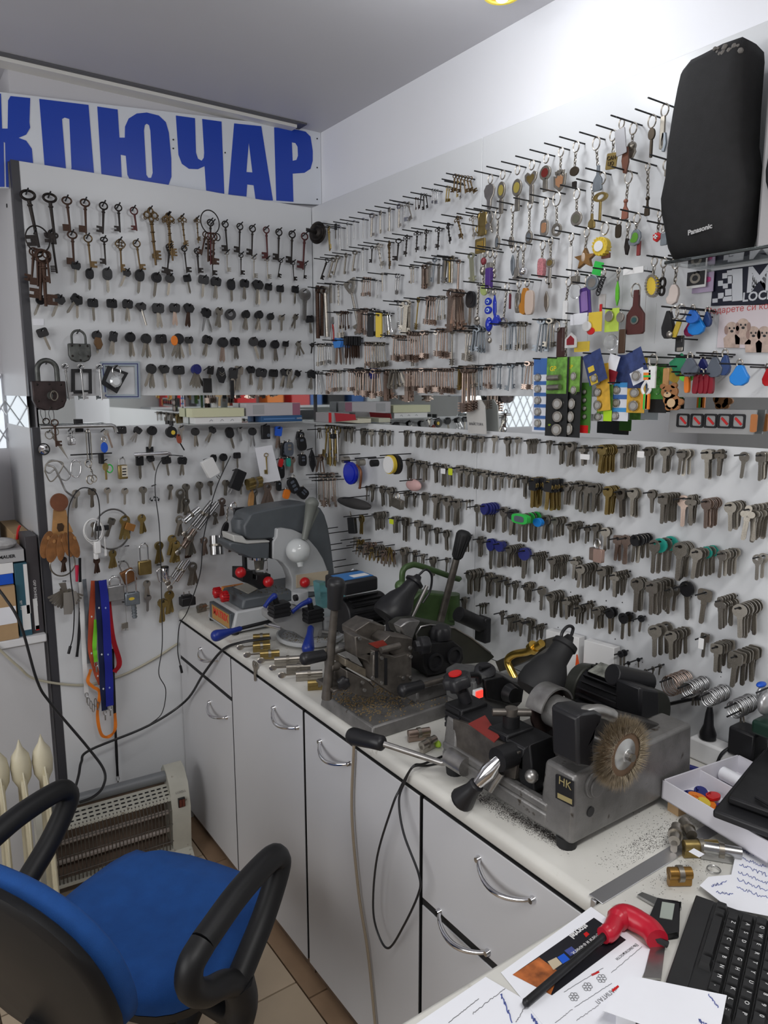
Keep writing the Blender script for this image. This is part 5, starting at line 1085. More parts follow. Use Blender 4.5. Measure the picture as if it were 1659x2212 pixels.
# red and grey carton on the side wall ledge
t = thing('red_grey_carton', 'grey carton with red stripe and open red flap in the corner', 'box')
A = PS(C5,35,205,.06); A.z = MB + .0002; Q = PS(C5,165,110,.06); part('carton', B().box((-.075, Q.y, A.z),(-.008, A.y, Q.z)), mat('carton_grey',(.30,.29,.30),.5), t, bev=.001)
part('stripe', B().box((-.0758, Q.y + .012, A.z + .001),(-.0745, Q.y + .030, Q.z)), REDP, t); part('flap', B().prism([(Q.y, Q.z),(Q.y - .13, Q.z - .002),(Q.y - .135, Q.z - .02),(Q.y - .01, Q.z - .03)],-.07,-.068, plane='YZ'), mat('flap_red',(.35,.02,.03),.5), t)
part('inner_tray', B().box((-.06, Q.y - .14, A.z + .004),(-.012, Q.y - .002, A.z + .018)), mat('tray_cream',(.55,.53,.42),.6), t)
single('side_ledge', B().box((-.085,-.36, MB - .006),(-.001,-.004, MB)), MATS['ledge_glass'], 'short ledge under the side mirror strip in the corner', 'ledge')
single('canvas_pouch', B().prism(trX(C5, [(1120,20),(1240,10),(1270,60),(1280,270),(1150,262),(1130,60)],-.02),-.022,-.018, plane='YZ'), mat('canvas',(.50,.49,.47),.8), 'small canvas pouch with faded black print at the panel joint', 'pouch')
P = PS(C5,1200,195,.025); P.x = -.0235
obj('lettering', text_mesh('lettering', 'МАЙСТОРА', mat('faded_ink',(.10,.10,.11),.8),.010,.0001), bpy.data.objects['canvas_pouch'], Matrix.Translation(P) @ Matrix.Rotation(-pi / 2,4, 'Z') @ Matrix.Rotation(pi / 2,4, 'X'))

# ================================================================== back panel below the mirror
RB = ['first row under back mirror', 'second row under back mirror', 'third row under back mirror', 'fourth row under back mirror']
def bk(c, kind, hx, hy, ex, ey, row, n=1, bl='n', m=None, d=None, off=.02, spread=.25): carkey(c, kind, hx, hy, ex, ey, RB[row].replace('back mirror', 'back-panel mirror'), n, bl, m, off, d, spread)
for a in (('rect',1035,330,1045,492,0),('rect',1175,338,1125,455,0,3, 's'),('round',1300,328,1270,514,0)): bk(CB3, *a)
for a in (('round',175,290,188,462,0,2),('hex',345,284,290,418,0,2),('oval',495,286,550,480,0),('round',715,288,720,462,0,2, 's')): bk(CB4, *a)
bk(CB4, 'slab',960,280,960,480,0,2, 'c', BLUEP, 'blue-headed key')
def fk(c, st, m, hx, hy, ex, ey, row, n=1, d='bare metal key', spread=.2, off=.02): flatkey(c, st, m, hx, hy, ex, ey, d, n, off, 'B', spread, row=RB[row].replace('back mirror', 'back-panel mirror'))
fk(CB4, 'square', STEEL,600,280,612,408,0,2); fk(CB3, 'hole', NICK,1545,320,1550,440,0,1)
def lever_handle(label, c, u0, u1, v, drop=None, m=STEEL, off=.05):
    P, Q = PB(c, u0, v, off), PB(c, u1, v, off); t = thing('door_lever', label, 'door handle')
    b = B().tube([(P.x,-off, P.z),(Q.x - .012,-off, P.z),(Q.x - .004,-off, P.z - .003),(Q.x,-off, P.z - .012)] + ([(Q.x + .002,-off, P.z - drop)] if drop else []),.0062,10)
    part('lever', b, m, t); mx = P.x + (Q.x - P.x) * .55
    part('neck', B().cyl((mx,-off, P.z),(mx,-.001, P.z),.007, n=12), m, t); part('plate', B().box((mx - .012,-.006, P.z - .02),(mx + .012,-.0005, P.z + .02)), BLKM, t, bev=.001)
lever_handle('long satin steel lever door handle with angled end under the mirror', CB3,345,985,328,.022)
lever_handle('short bright lever door handle above the black car keys', CB3,1145,1455,562, None, CHROME)
single('steel_rail', B().box((PB(CB3,560,0,.03).x,-.032, PB(CB3,0,600,.03).z),(PB(CB3,920,0,.03).x,-.028, PB(CB3,0,588,.03).z)).box((PB(CB3,820,0,.03).x,-.032, PB(CB3,0,690,.03).z),(PB(CB3,848,0,.03).x,-.0005, PB(CB3,0,600,.03).z)), BLKM, 'flat dark metal bracket rail holding carabiners', 'bracket')
skel(CB3, 'round_r',465,262,480,495, 'stubby brown iron key hanging from the string', off=.06, group='stubby brown iron key', peg=False)
# scissors
P0 = PB(CB3,430,350,.045); t = thing('scissors', 'steel scissors hanging points down by the dark edge strip', 'scissors', M=Matrix.Translation(P0) @ Matrix.Rotation(-.42,4, 'Y'))
k_ = (PB(CB3,430,620,.045) - P0).length
part('finger_loop', B().ring((-.011,0,-k_ * .13),.010,.012,.0016), NICKD, t); part('finger_loop', B().ring((.010,0,-k_ * .10),.009,.012,.0016), NICKD, t)
part('blade', B().prism([(-.008,-k_ * .2),(.0,-k_ * .2),(.006,-k_ * .5),(.004,-k_ * 1.08),(-.002,-k_ * .5)],-.001,.001), NICK, t); part('blade', B().prism([(.008,-k_ * .18),(.001,-k_ * .18),(-.004,-k_ * .5),(.004,-k_ * 1.08),(.003,-k_ * .5)],.0012,.003), NICK, t)
peg_back(P0)
h = Hang(CB3,372,450,.02, 'small round convex mirror on the dark edge strip', 'mirror', 'round_mirror', wall='B'); a = h.L(372,515)
part('rim', B().ring((a[0],0, a[1]),.0165,.0165,.0022, n=28), BLK, h.t); part('glass', B().lathe([(.0001,.005),(.008,.0042),(.016,.001),(.016,-.002),(.0001,-.002)],(a[0],0, a[1]),(0,-1,0),24), CHROME, h.t)
padlock(CB3,572,345,625,480,400, 'little steel padlock with keys under the long door handle', STEEL, STEEL,.03,.01, False, False); padlock(CB3,605,360,645,478,415, 'little chrome padlock beside its twin', CHROME, STEEL,.045,.01, False, False)
h = Hang(CB3,750,345,.04, 'folded steel multi-tool hanging upright', 'multi-tool', 'multi_tool', wall='B'); h.ring(750,360,16)
for u, m_ in ((742, NICKD),(762, BLKM),(778, NICKD)): h.box(u - 11,370, u + 9,605,.012, m_, 'handle_plate')
peg_back(h.P)
h = Hang(CB3,890,345,.04, 'key ring with blue oval tag and two keys', 'key ring', 'tagged_key_ring', wall='B'); h.ring(885,430,22); h.pend('oval',890,500,62,90, BLUEP, None,.005); h.pend('rect',935,440,16,130, COPPER, None,.003,-.004,-.25, 'key'); h.pend('oval',905,375,46,50, NICK, None,.004,-.003,0, 'key_bow'); peg_back(h.P)
h = Hang(CB3,1460,320,.03, 'round black remote with yellow button', 'remote', 'round_remote', wall='B'); h.pend('oval',1460,368,96,100, BLK, None,.012); h.pend('oval',1472,372,34,38, YELLP, None,.003,-.007,0, 'button'); peg_back(h.P)
h = Hang(CB3,1520,400,.03, 'small red-handled tool beside the round remote', 'tool', 'red_tool', wall='B'); h.pend('pill',1525,425,36,80, mat('rust_red',(.30,.06,.03),.4), None,.008,0,-.2); h.pend('rect',1553,490,10,80, BLK, None,.004,0,-.5, 'tip'); peg_back(h.P)
h = Hang(CB4,845,250,.03, 'black rectangular remote hanging under the blue box', 'remote', 'black_remote', wall='B'); h.box(805,258,885,385,.014, BLK, 'case'); h.pend('oval',865,350,30,34, GRYF, None,.002,-.008,0, 'button'); peg_back(h.P)
def remote(c, u, v, w, hh, label, m=BLK, rot=0, off=.03, btn=3, ring=True, bm=GRYF):
    h = Hang(c, u, v - hh * .55, off, label, 'car key', 'remote_key', wall='B'); b_ = h.pend('pill', u, v, w, hh, m, None,.012,0, rot, 'case')
    W = abs(h.L(u + w / 2, v)[0] - h.L(u - w / 2, v)[0]); H = abs(h.L(u, v + hh / 2)[1] - h.L(u, v - hh / 2)[1])
    for i in range(btn): part('button', B().prism(rrect(W * .4, H * .16, H * .04,2,0, H * (.26 - .26 * i)),-.0072,-.0058), bm, b_)
    if ring: h.ring(u, v - hh * .55, hh * .12)
    peg_back(h.P)
remote(CB4,1065,480,78,130, 'grey and silver remote key with shiny frame', GRYF,0,.04,2, True, NICK); remote(CB4,1020,490,60,130, 'black remote key behind the silver framed one', BLK,.1,.025)
remote(CB4,1186,430,78,130, 'black remote key with grey outline high in the corner', BLK,-.15,.04,1, True, GRYF); remote(CB4,1170,360,66,90, 'small black remote key above the outlined one', BLK,.2,.025,1)
remote(CB4,1195,585,66,110, 'rounded black remote key with two buttons', BLK,0,.04,2); remote(CB4,1108,825,90,150, 'black remote key with square grey buttons, tilted', BLK,-.45,.05,3)
remote(CB4,1195,895,100,100, 'diamond-shaped black remote key', BLK,.75,.045,2); remote(CB4,990,690,60,130, 'black remote key behind the paper sheet', BLK,0,.02,1)
remote(CB4,1042,905,56,90, 'orange remote key case', ORANGEP,.3,.04,0); remote(CB4,1060,605,36,80, 'teal stick key tag', MATS['teal_plastic'],0,.035,0); remote(CB4,988,610,34,80, 'red key tag beside the teal one', REDP,.25,.035,0)
remote(CB4,970,830,42,90, 'small black key with blue tag under the paper', BLK,0,.035,1)
h = Hang(CB4,1280,475,.035, 'long black plastic wedge tool in the corner', 'tool', 'wedge_tool', wall='B'); h.pend('feather',1282,590,60,220, BLK, None,.010); peg_back(h.P)
fk(CB4, 'round', COPPER,1088,560,1090,705,1,3, 'coppery key',.1); flatkey(CB4, 'clover', COPPER,1375,540,1380,705, 'coppery clover-bow key hanging in the corner under the side ledge',3,.03, 'S',.3); flatkey(CB4, 'hole', NICK,1362,285,1368,385, 'nickel key hanging in the corner just below the side ledge',3,.03, 'S',.4)
# key wallet bundle in the corner
for i in range(9): skel(CB4, 'silver_l' if i % 2 else 'brass_l',1430 + i * 13,250 + (i % 3) * 10,1432 + i * 12 + (i % 4 - 2) * 14,560 + (i % 3) * 40, 'long slim key in the crowded corner bundle', off=.03 + .006 * (i % 4), group='corner bundle keys', peg=i % 3 == 0, wall='S')
BCP = PS(CB4,1480,360,.062); single('bundle_clip', B().box((BCP.x - .008, BCP.y - .010, BCP.z - .008),(BCP.x + .008, BCP.y + .010, BCP.z + .008)), BLK, 'black clip squeezing the crowded corner bundle of keys', 'clip', bev=.002)
for i in range(12): lev('long' if i % 3 else 'dbl', COPPER if i % 2 else NICK,30 + i * 11,560 + (i % 3) * 22,30 + i * 12,760 + (i % 4) * 18, 'corner cluster, third row',1, 'coppery lever key', c=C5, off=.02 + (i % 4) * .006)
# second row of car keys
for a in (('slab',1190,582,1196,772,1),('trap',1285,588,1322,700,1),('rect',1415,588,1440,745,1),('rect',1552,592,1548,742,1,2)): bk(CB3, *a)
for a in (('oval',355,540,340,700,1),('round',448,532,440,702,1),('rect',575,522,580,664,1)): bk(CB4, *a)
h = Hang(CB3,905,605,.03, 'olive key with green band among the carabiners', 'key', 'banded_key', wall='B'); h.pend('oval',900,665,52,70, BRASS, None,.004); h.pend('rect',905,730,18,90, BRASS, None,.003,0,0, 'blade'); h.ring(935,680,34, GREENP,.0022); peg_back(h.P)
h = padlock(CB3,1003,585,1088,765,650, 'brass and cream combination padlock', BRASS, STEEL,.035,.018, False, False); a, q = h.L(1030,655), h.L(1084,745); part('dial_plate', B().box((a[0],-.0105, q[1]),(q[0],-.0085, a[1])), mat('cream_plate',(.62,.58,.50),.4), h.t)
for i in range(3): a = h.L(1052,680 + i * 24); part('dial', B().box((a[0] - .006,-.0115, a[1] - .0018),(a[0] + .006,-.010, a[1] + .0018)), BLK, h.t); 
def carab(label, pts, r, m=STEEL, off=.04, name='carabiner'):
    P = [PB(CB3, u, v, off) for u, v in pts]; c0 = P[0]; single(name, B().tube([p - c0 for p in arc(P + [P[0]],5)][:-1], r,8, True), m, label, 'carabiner', None, Matrix.Translation(c0)); return c0
c0 = carab('upright steel carabiner on the bracket rail', [(640,605),(685,630),(690,700),(665,750),(630,750),(608,720),(612,640)],.0022, CHROME); peg_back(c0)
carab('large bent wire snap hook beside the scissors', [(390,650),(430,610),(500,620),(560,680),(598,740),(560,780),(500,750),(470,690),(420,720),(385,690)],.0022, STEEL,.035); carab('steel wire loop below the snap hook', [(380,700),(430,790),(490,740),(540,640),(470,615),(400,640)],.0018, NICKD,.045)
P, Q = PB(CB3,470,680,.055), PB(CB3,640,930,.03); single('steel_pick', B().tube(arc([PB(CB3,400,650,.05), P, PB(CB3,540,830,.05), PB(CB3,570,880,.05), Q],5),.003,8), STEEL, 'long cranked steel rod slanting below the carabiners', 'tool')
h = Hang(CB3,755,615,.045, 'pair of small toy handcuffs hanging from the rail', 'handcuffs', 'handcuffs', wall='B'); h.ring(755,635,34, NICKD,.0014); h.chain(765,655,790,725); h.ring(768,775,36, NICKD,.002); h.ring(800,765,30, NICKD,.002); peg_back(h.P)
# third row: bare keys and cylinder stacks
for a in ((650,868,640,1018,2),(915,848,922,978,1),(1065,852,1066,988,1),(1450,822,1452,945,2)): fk(CB3, 'round', NICK, *a[:4],2, a[4], 'nickel key')
fk(CB3, 'square', mat('tarnished_nickel',(0,0,0)),780,858,782,1010,2,3, 'dark square-headed key',.05)
for c, a in ((CB3,(1215,840,1222,980,3)),(CB3,(1580,815,1590,945,4)),(CB4,(215,795,220,958,3)),(CB4,(322,788,330,915,2)),(CB4,(465,778,460,918,3)),(CB4,(600,800,610,905,3))): fk(c, 'round', NICKD, *a[:4],2, a[4], 'stacked nickel key',.03)
h = Hang(CB3,1320,820,.03, 'clear bag of small black screws', 'bag', 'screw_bag', wall='B'); h.box(1262,850,1365,970,.008, CLEAR, 'bag',0,.003); peg_back(h.P)
sb2 = B(); rq = random.Random(5)
for i in range(14): a = h.L(1275 + rq.uniform(0,80),925 + rq.uniform(0,35)); sb2.cyl((a[0],-.002, a[1]),(a[0] + rq.uniform(-.004,.004),.002, a[1] + .004),.0014, n=5)
part('screws', sb2, BLKM, h.t)['kind'] = 'stuff'
# fourth row
fk(CB3, 'square', NICK,955,1110,900,1258,3,2, 'nickel key',.12); fk(CB3, 'hole', BRASS,1062,1092,1060,1284,3,3, 'brassy key',.2); fk(CB3, 'round', BRASS,1200,1078,1214,1230,3,4, 'brassy key',.12); fk(CB3, 'round', NICKD,800,1142,800,1265,3,2, 'dull key')
h = Hang(CB3,1100,1140,.04, 'small orange-brass padlock charm tilted among keys', 'padlock', 'padlock_charm', wall='B'); h.pend('rect',1110,1178,80,60, mat('copper_gold',(.55,.26,.08),.3,.7), None,.008,0,.4)
wire_ring(CB3,960,1198,165,.0032, 'big steel hoop hanging behind the white charger',.03, STEEL, 'steel_hoop',172)
wire_ring(CB3,535,1490,108,.0025, 'steel hoop with keys below the leather fobs',.03, NICKD, 'steel_hoop')
for a in ((1350,1312,1350,1485,4),(1470,1255,1440,1420,2),(1490,1300,1490,1480,4),(1600,1260,1600,1440,3),(955,1382,962,1525,4),(820,1445,825,1570,3),(540,1440,545,1560,3)): fk(CB3, 'round', BRASS if a[0] % 20 else RUST, *a[:4],3, a[4], 'small old key',.16)
padlock(CB3,1176,1318,1292,1575,1472, 'tall-shackled brass padlock above the steel one', BRASS, CHROME,.035,.018, False, False); padlock(CB3,908,1598,1060,1792,1686, 'square steel padlock with round shoulders', STEEL, CHROME,.04,.02, False, False)
padlock(CB3,985,1470,1105,1660,1560, 'tilted brown brass padlock behind the steel one', mat('brown_brass',(.26,.12,.05),.4,.6), STEEL,.02,.016, False, False, rot=-.35)
h = padlock(CB3,1062,1540,1190,1832,1745, 'grey disc padlock with yellow oval label', ZINCK, CHROME,.045,.02, False, False); a = h.L(1116,1785); part('label_oval', B().prism(ell(.0095,.005,14, *a),-.0108,-.0098), YELLP, h.t)
h = Hang(CB3,1065,1820,.03, 'small grey fork-ended key', 'key', 'fork_key', wall='B'); h.box(1070,1830,1080,2000,.004, NICKD, 'shaft'); h.box(1035,2000,1095,2040,.003, NICKD, 'fork_head'); [h.box(1038 + i * 16,2035,1046 + i * 16,2062,.003, NICKD, 'prong') for i in range(4)]; peg_back(h.P)
h = Hang(CB3,1135,1830,.035, 'grey threaded cam lock', 'lock', 'cam_lock', wall='B'); a, q = h.L(1140,1835), h.L(1150,1955); part('barrel', B().cyl((a[0],0, a[1]),(q[0],0, q[1]),.008,.007,14), ZINCK, h.t); [part('thread', B().ring((a[0] + (q[0] - a[0]) * f_,0, a[1] + (q[1] - a[1]) * f_),.008,.008,.0012, u=(1,0,0), v=(0,1,0), n=16, m=5), ZINCK, h.t) for f_ in (.3,.5,.7,.9)]; peg_back(h.P)
fk(CB3, 'round', NICK,1250,1640,1255,1780,3,2, 'nickel key',.2); fk(CB3, 'round', NICK,1260,1760,1255,1900,3,1, 'nickel key'); fk(CB3, 'hex', BRASS,1380,1800,1380,1985,3,4, 'brass key',.08); fk(CB3, 'round', BRASS,1440,1730,1445,1915,3,3, 'brassy key',.15)
h = Hang(CB3,1380,1500,.05, 'chrome cylinder body with black cap', 'lock', 'chrome_lock', wall='B'); a, q = h.L(1405,1520), h.L(1380,1730)
part('barrel', B().lathe([(.012,0),(.014,-.004),(.012,-.03),(.015,-.032),(.015,-.045),(.010,-.052)],(a[0],0, a[1]), n=18), CHROME, h.t); part('cap', B().lathe([(.001,.004),(.013,.002),(.014,-.006),(.001,-.007)],(a[0],0, a[1]), n=18), BLK, h.t); part('handle_loop', B().tube(arc([(a[0] - .012,0, a[1] - .002),(a[0] - .026,0, a[1] - .01),(a[0] - .022,0, a[1] - .045),(a[0] - .010,0, a[1] - .05)],5),.0022,8), CHROME, h.t); peg_back(h.P)
# slanting cylinder locks with keys
def cyl_lock(c, u0, v0, u1, v1, r, label, m=STEEL, off=.05, key=True):
    P, Q = PB(c, u0, v0, off), PB(c, u1, v1, off + .02); t = thing('cylinder_lock', label, 'lock', P); d = Q - P
    part('barrel', B().cyl((0,0,0), d, r, n=16), m, t); s_ = d.normalized().cross(Vector((0,1,0))) * r * 1.25
    part('housing', B().cyl(s_, d * .98 + s_, r * .75, n=12), m, t)
    part('cam', B().cyl(d * .45 + s_ * .3, d * .55 + s_ * .3, r * 1.5, n=14), NICKD, t)
    if key: part('key', B().cyl(d, d * 1.25, r * .35, n=8).sph(tuple(d * 1.35),(.010,.003,.010),10,8), NICK, t)
cyl_lock(CB4,210,1035,70,1155,.008, 'short bright euro cylinder lock slanting by the milling machine', CHROME, key=False); cyl_lock(CB4,385,985,200,1230,.0065, 'long slim cylinder lock with thumb end', STEEL); cyl_lock(CB4,335,975,150,1200,.007, 'long slim cylinder lock behind its twin', STEEL,.035)
cyl_lock(CB4,120,1530,-10,1720,.006, 'bright cylinder lock pair pointing down beside the adapter', CHROME); cyl_lock(CB4,60,1540,-40,1690,.006, 'short bright cylinder lock behind the pair', STEEL,.035); cyl_lock(CB4,170,1240,60,1400,.008, 'brownish cylinder lock hanging with keys', COPPER,.045)
cyl_lock(CB4,800,770,670,800,.014, 'stubby brass cylinder lock below the paper sheet', BRASS,.05, False); cyl_lock(CB4,360,1300,370,1480,.016, 'thick steel cylinder lock hanging upright by the machine', STEEL,.05, False)
for c, a in ((CB4,(30,870,60,1080,4)),(CB4,(90,950,100,1100,4)),(CB4,(30,1120,20,1300,3)),(CB4,(360,1080,365,1190,4)),(CB4,(120,1290,130,1480,4)),(CB4,(260,1320,262,1480,3)),(CB4,(150,1560,150,1760,4)),(CB4,(850,810,855,1010,5)),(CB4,(735,860,720,1040,3)),(CB4,(430,950,430,1110,3)),(CB4,(520,1320,510,1450,3))):
    flatkey(c, 'hole', COPPER if a[0] % 3 else NICKD, *a[:4], 'small key', a[4],.03, 'B',.18, row='back-panel bunches beside the milling machine')
h = Hang(CB4,480,1010,.05, 'black leather key pouch with steel ring by the machine', 'pouch', 'key_pouch', wall='B'); h.ring(545,1020,36, CHROME,.003); h.box(545,1035,655,1180,.012, BLK, 'pouch'); h.chain(490,1030,480,1160); h.pend('oval',462,1235,56,140, BLK, None,.012,0,.35, 'fob'); peg_back(h.P)
h = Hang(CB4,720,850,.04, 'brown wooden handle hanging below the paper sheet', 'tool', 'wooden_tool', wall='B'); h.pend('feather',705,960,60,210, WOOD, None,.012,0,.2); peg_back(h.P)
# paper sheet with a brass key
sh_ = thing('paper_sheet', 'white paper sheet with a brass key pinned on it', 'paper'); part('sheet', B().prism(trY(CB4, [(745,470),(905,442),(990,775),(808,802)],-.052),-.0524,-.0518), PAPER, sh_)
skel(CB4, 'brass_l',850,520,862,718, 'brass lever key pinned on the white paper sheet', off=.056, group='brass key on paper')
# leather fobs on a wooden key shape
t = thing('wooden_key_plaque', 'wooden key-shaped plaque with round leather top', 'plaque'); part('leather_disc', B().prism(trY(CB3, [(503 + 78 * cos(2 * pi * i / 24),966 + 76 * sin(2 * pi * i / 24)) for i in range(24)],-.03),-.036,-.028), mat('chestnut_leather',(.17,.06,.028),.5,0,.2,40), t, bev=.001)
part('board', B().prism(trY(CB3, [(455,1030),(560,1030),(580,1130),(620,1215),(590,1250),(440,1250),(448,1130)],-.02),-.026,-.018), WOOD, t); part('emblem', B().prism(trY(CB3, [(490,1150),(530,1145),(548,1170),(540,1210),(500,1220),(485,1190)],-.0265),-.027,-.026), mat('burnt_mark',(.05,.025,.01),.7), t)
for i,(u, v, w, hh, r_) in enumerate(((400,1330,110,240,.3),(450,1360,110,250,.25),(520,1350,76,240,.1),(580,1330,90,220,-.15),(625,1330,90,240,-.25))):
    h = Hang(CB3,520,1215,.05 + .006 * i, 'curved tan leather key fob with stitched edge', 'key fob', 'leather_fob', 'tan leather fobs', 'B'); h.pend('oval', u, v, w, hh, LEATH, None,.004,0, r_, 'leather'); h.pend('oval', u + 10, v - 60,26,34, mat('tan_stud',(.35,.17,.06),.5), None,.003,-.004, r_, 'stud')
# fan of loose flat blanks
P = PB(CB3,560,1640,.04)
for i in range(14):
    an = -1.25 + i * .19; L_ = .058; d = Vector((sin(an) * .9 - .1,0,-cos(an))) * L_; q = P + Vector((.0,-.002 * i,-.028))
    o = obj('key_blank', blank_mesh('square', NICKD), None, hangM(q, q + d, 'B')); tag(o, 'flat grey key blank in the fanned bunch below the leather fobs', 'key', 'fanned grey blanks')
P2 = PB(CB3,580,1700,.075); single('bunch_plate', B().prism(trY(CB3, [(540,1740),(650,1725),(665,1780),(610,1920),(545,1925)],-.072),-.075,-.071), mat('bunch_plate_grey',(.36,.34,.31),.4,.6), 'grey metal plate in front of the fanned key blanks', 'plate'); single('bunch_plate', B().prism(trY(CB3, [(500,1660),(560,1650),(575,1730),(530,1720)],-.06),-.063,-.059), NICKD, 'small bent metal plate above the fanned key blanks', 'plate')
peg_back(P)
# clear bag
h = Hang(CB3,1090,1340,.03, 'crumpled clear bag of small parts', 'bag', 'parts_bag', wall='B'); h.box(1000,1355,1180,1500,.01, CLEAR, 'bag',0,.004); peg_back(h.P)
# adapters
h = Hang(CB4,320,560,.06, 'white phone charger plug hanging tilted', 'charger', 'phone_charger', wall='B'); h.pend('rect',322,655,116,170, WHITE, None,.022,0,-.45, 'case', ); a = h.L(388,735); part('pins', B().cyl((a[0] - .002,0, a[1]),(a[0] + .006,0, a[1] - .010),.0018, n=8).cyl((a[0] + .004,0, a[1] + .004),(a[0] + .012,0, a[1] - .006),.0018, n=8), STEEL, h.t); peg_back(h.P)
h = Hang(CB4,600,660,.06, 'black phone charger plug hanging tilted', 'charger', 'phone_charger', wall='B'); h.pend('rect',580,770,96,190, BLK, None,.024,0,.45, 'case'); a = h.L(520,880); part('pins', B().cyl((a[0] - .004,0, a[1] - .006),(a[0] + .004,0, a[1] + .008),.0018, n=8).cyl((a[0] - .014,0, a[1] - .002),(a[0] - .006,0, a[1] + .012),.0018, n=8), STEEL, h.t); peg_back(h.P)
h = Hang(CB3,825,1290,.06, 'white charger plug with coiled white cable', 'charger', 'phone_charger', wall='B'); a, q = h.L(795,1300), h.L(862,1400); part('case', B().box((a[0],-.012, q[1]),(q[0],.012, a[1])), WHITE, h.t, bev=.004); a, q = h.L(798,1400), h.L(840,1450); part('plug', B().box((a[0],-.008, q[1]),(q[0],.008, a[1])), WHITE, h.t, bev=.003)
for i,(r0, r1) in enumerate(((78,100),(88,110),(70,120))): a = h.L(790 + i * 6,1200 + i * 8); R = [abs(h.L(790 + r0,0)[0] - h.L(790,0)[0]), abs(h.L(0,1200 + r1)[1] - h.L(0,1200)[1])]; part('cable_loop', B().ring((a[0],.004 * i - .01, a[1]), R[0], R[1],.0018, n=30), WHITE, h.t)
h.box(885,1260,905,1370,.006, WHITE, 'plug_sleeve'); h.box(888,1370,915,1425,.006, WHITE, 'plug_end'); part('black_plug', B().box((h.L(818,1255)[0],-.006, h.L(0,1300)[1]),(h.L(850,0)[0],.006, h.L(0,1255)[1])), BLK, h.t, bev=.002); peg_back(h.P)
t = thing('power_adapter', 'black plug adapter standing at the end of the worktop', 'adapter'); A = at(405,1303, 'Y',-.03)
part('case', B().box((A.x - .028,-.055, A.z - .004),(A.x + .022,-.02, A.z + .026)), BLK, t, bev=.003); part('pins', B().cyl((A.x - .015,-.04, A.z + .026),(A.x - .015,-.04, A.z + .045),.002, n=8).cyl((A.x + .004,-.04, A.z + .026),(A.x + .004,-.04, A.z + .045),.002, n=8), STEEL, t); part('collar', B().box((A.x - .022,-.05, A.z + .026),(A.x + .01,-.03, A.z + .034)), BLK, t)
# small corner things in front of the side panel, first rows
h = Hang(C5,265,465,.05, 'glossy deep blue oval disc hanging in the corner', 'disc', 'blue_disc'); h.pend('oval',268,560,100,170, mat('gloss_blue',(.008,.02,.40),.15), None,.010); h.pend('oval',268,560,74,130, mat('gloss_blue2',(.012,.03,.48),.15), None,.003,-.006, name='face'); h.rod()
h = Hang(C5,545,425,.09, 'roll of white tape with yellow edge on a rod', 'tape', 'tape_roll'); a = h.L(575,495); h.rod(.12)
part('roll', B().lathe([(.012,.0),(.029,.0),(.029,.012),(.012,.012)],(a[0],-.0, a[1]),(0,-1,0),28), YELLP, h.t); part('face', B().lathe([(.010,.012),(.026,.012),(.026,.015),(.010,.015)],(a[0],0, a[1]),(0,-1,0),28), WHITE, h.t); part('dark_disc', B().lathe([(.006,-.012),(.030,-.012),(.030,-.002),(.006,-.002)],(a[0] + .012,0, a[1]),(0,-1,0),28), BLKM, h.t)
for u, v, r, m_, lb in ((230,460,38, NICK, 'steel sleeve ring hanging beside the blue disc'),(345,480,34, NICK, 'steel sleeve ring hanging between disc and tape'),(445,485,36, BLKM, 'black sleeve hanging beside the tape roll')):
    h = Hang(C5, u, v - r,.06, lb, 'sleeve', 'sleeve_ring'); a = h.L(u, v); part('sleeve', B().lathe([(.009,-.012),(.0115,-.012),(.0115,.012),(.009,.012)],(a[0],0, a[1]),(0,-1,0),18), m_, h.t); h.rod()
h = Hang(C5,330,450,.07, 'curved copper pipe piece beside the blue disc', 'pipe', 'copper_pipe'); part('pipe', B().tube(arc([(h.L(315,450)[0],0, h.L(0,450)[1]),(h.L(345,500)[0],0, h.L(0,500)[1]),(h.L(335,610)[0],0, h.L(0,610)[1])],6),.0045,8), mat('brown_pipe',(.20,.08,.04),.4,.5), h.t); h.rod()
h = Hang(C5,280,740,.07, 'dusty black padded pouch lying on rods in the corner', 'pouch', 'padded_pouch'); h.ball(292,785,250,80, mat('dusty_black',(.04,.038,.038),.8), 'pouch',0,.02); h.rod(.11)
h = Hang(C5,270,880,.07, 'black plastic grip hanging under the padded pouch', 'grip', 'black_grip'); h.pend('rect',280,950,50,120, BLK, None,.012,0,-.15); h.rod(.10); h.chain(265,850,272,900)
flatkey(C5, 'round', BRASS,355,880,350,1015, 'brass key with dark head in the corner, below the padded pouch',2,.05, 'S',.1)
h = Hang(C5,740,610,.03, 'crumpled pink packet among the key blanks', 'packet', 'pink_packet'); h.ball(738,650,110,90, mat('pale_pink',(.58,.36,.35),.6), 'packet',0,.012); h.rod()
padlock_ = Hang(C5,615,700,.06, 'dull metal padlock charm hanging among thin wires', 'padlock', 'padlock_charm'); padlock_.pend('rect',618,785,74,70, NICKD, None,.014,0,.15); padlock_.ring(620,735,30, NICK,.002); padlock_.rod()
h = Hang(C6,565,800,.06, 'small copper padlock pair hanging from a key', 'padlock', 'padlock_charm'); h.pend('rect',545,880,46,80, COPPER, None,.012); h.pend('rect',585,890,54,84, mat('rose_metal',(.55,.38,.32),.3,.7), None,.012,-.006); h.ring(565,815,30, STEEL,.0016)
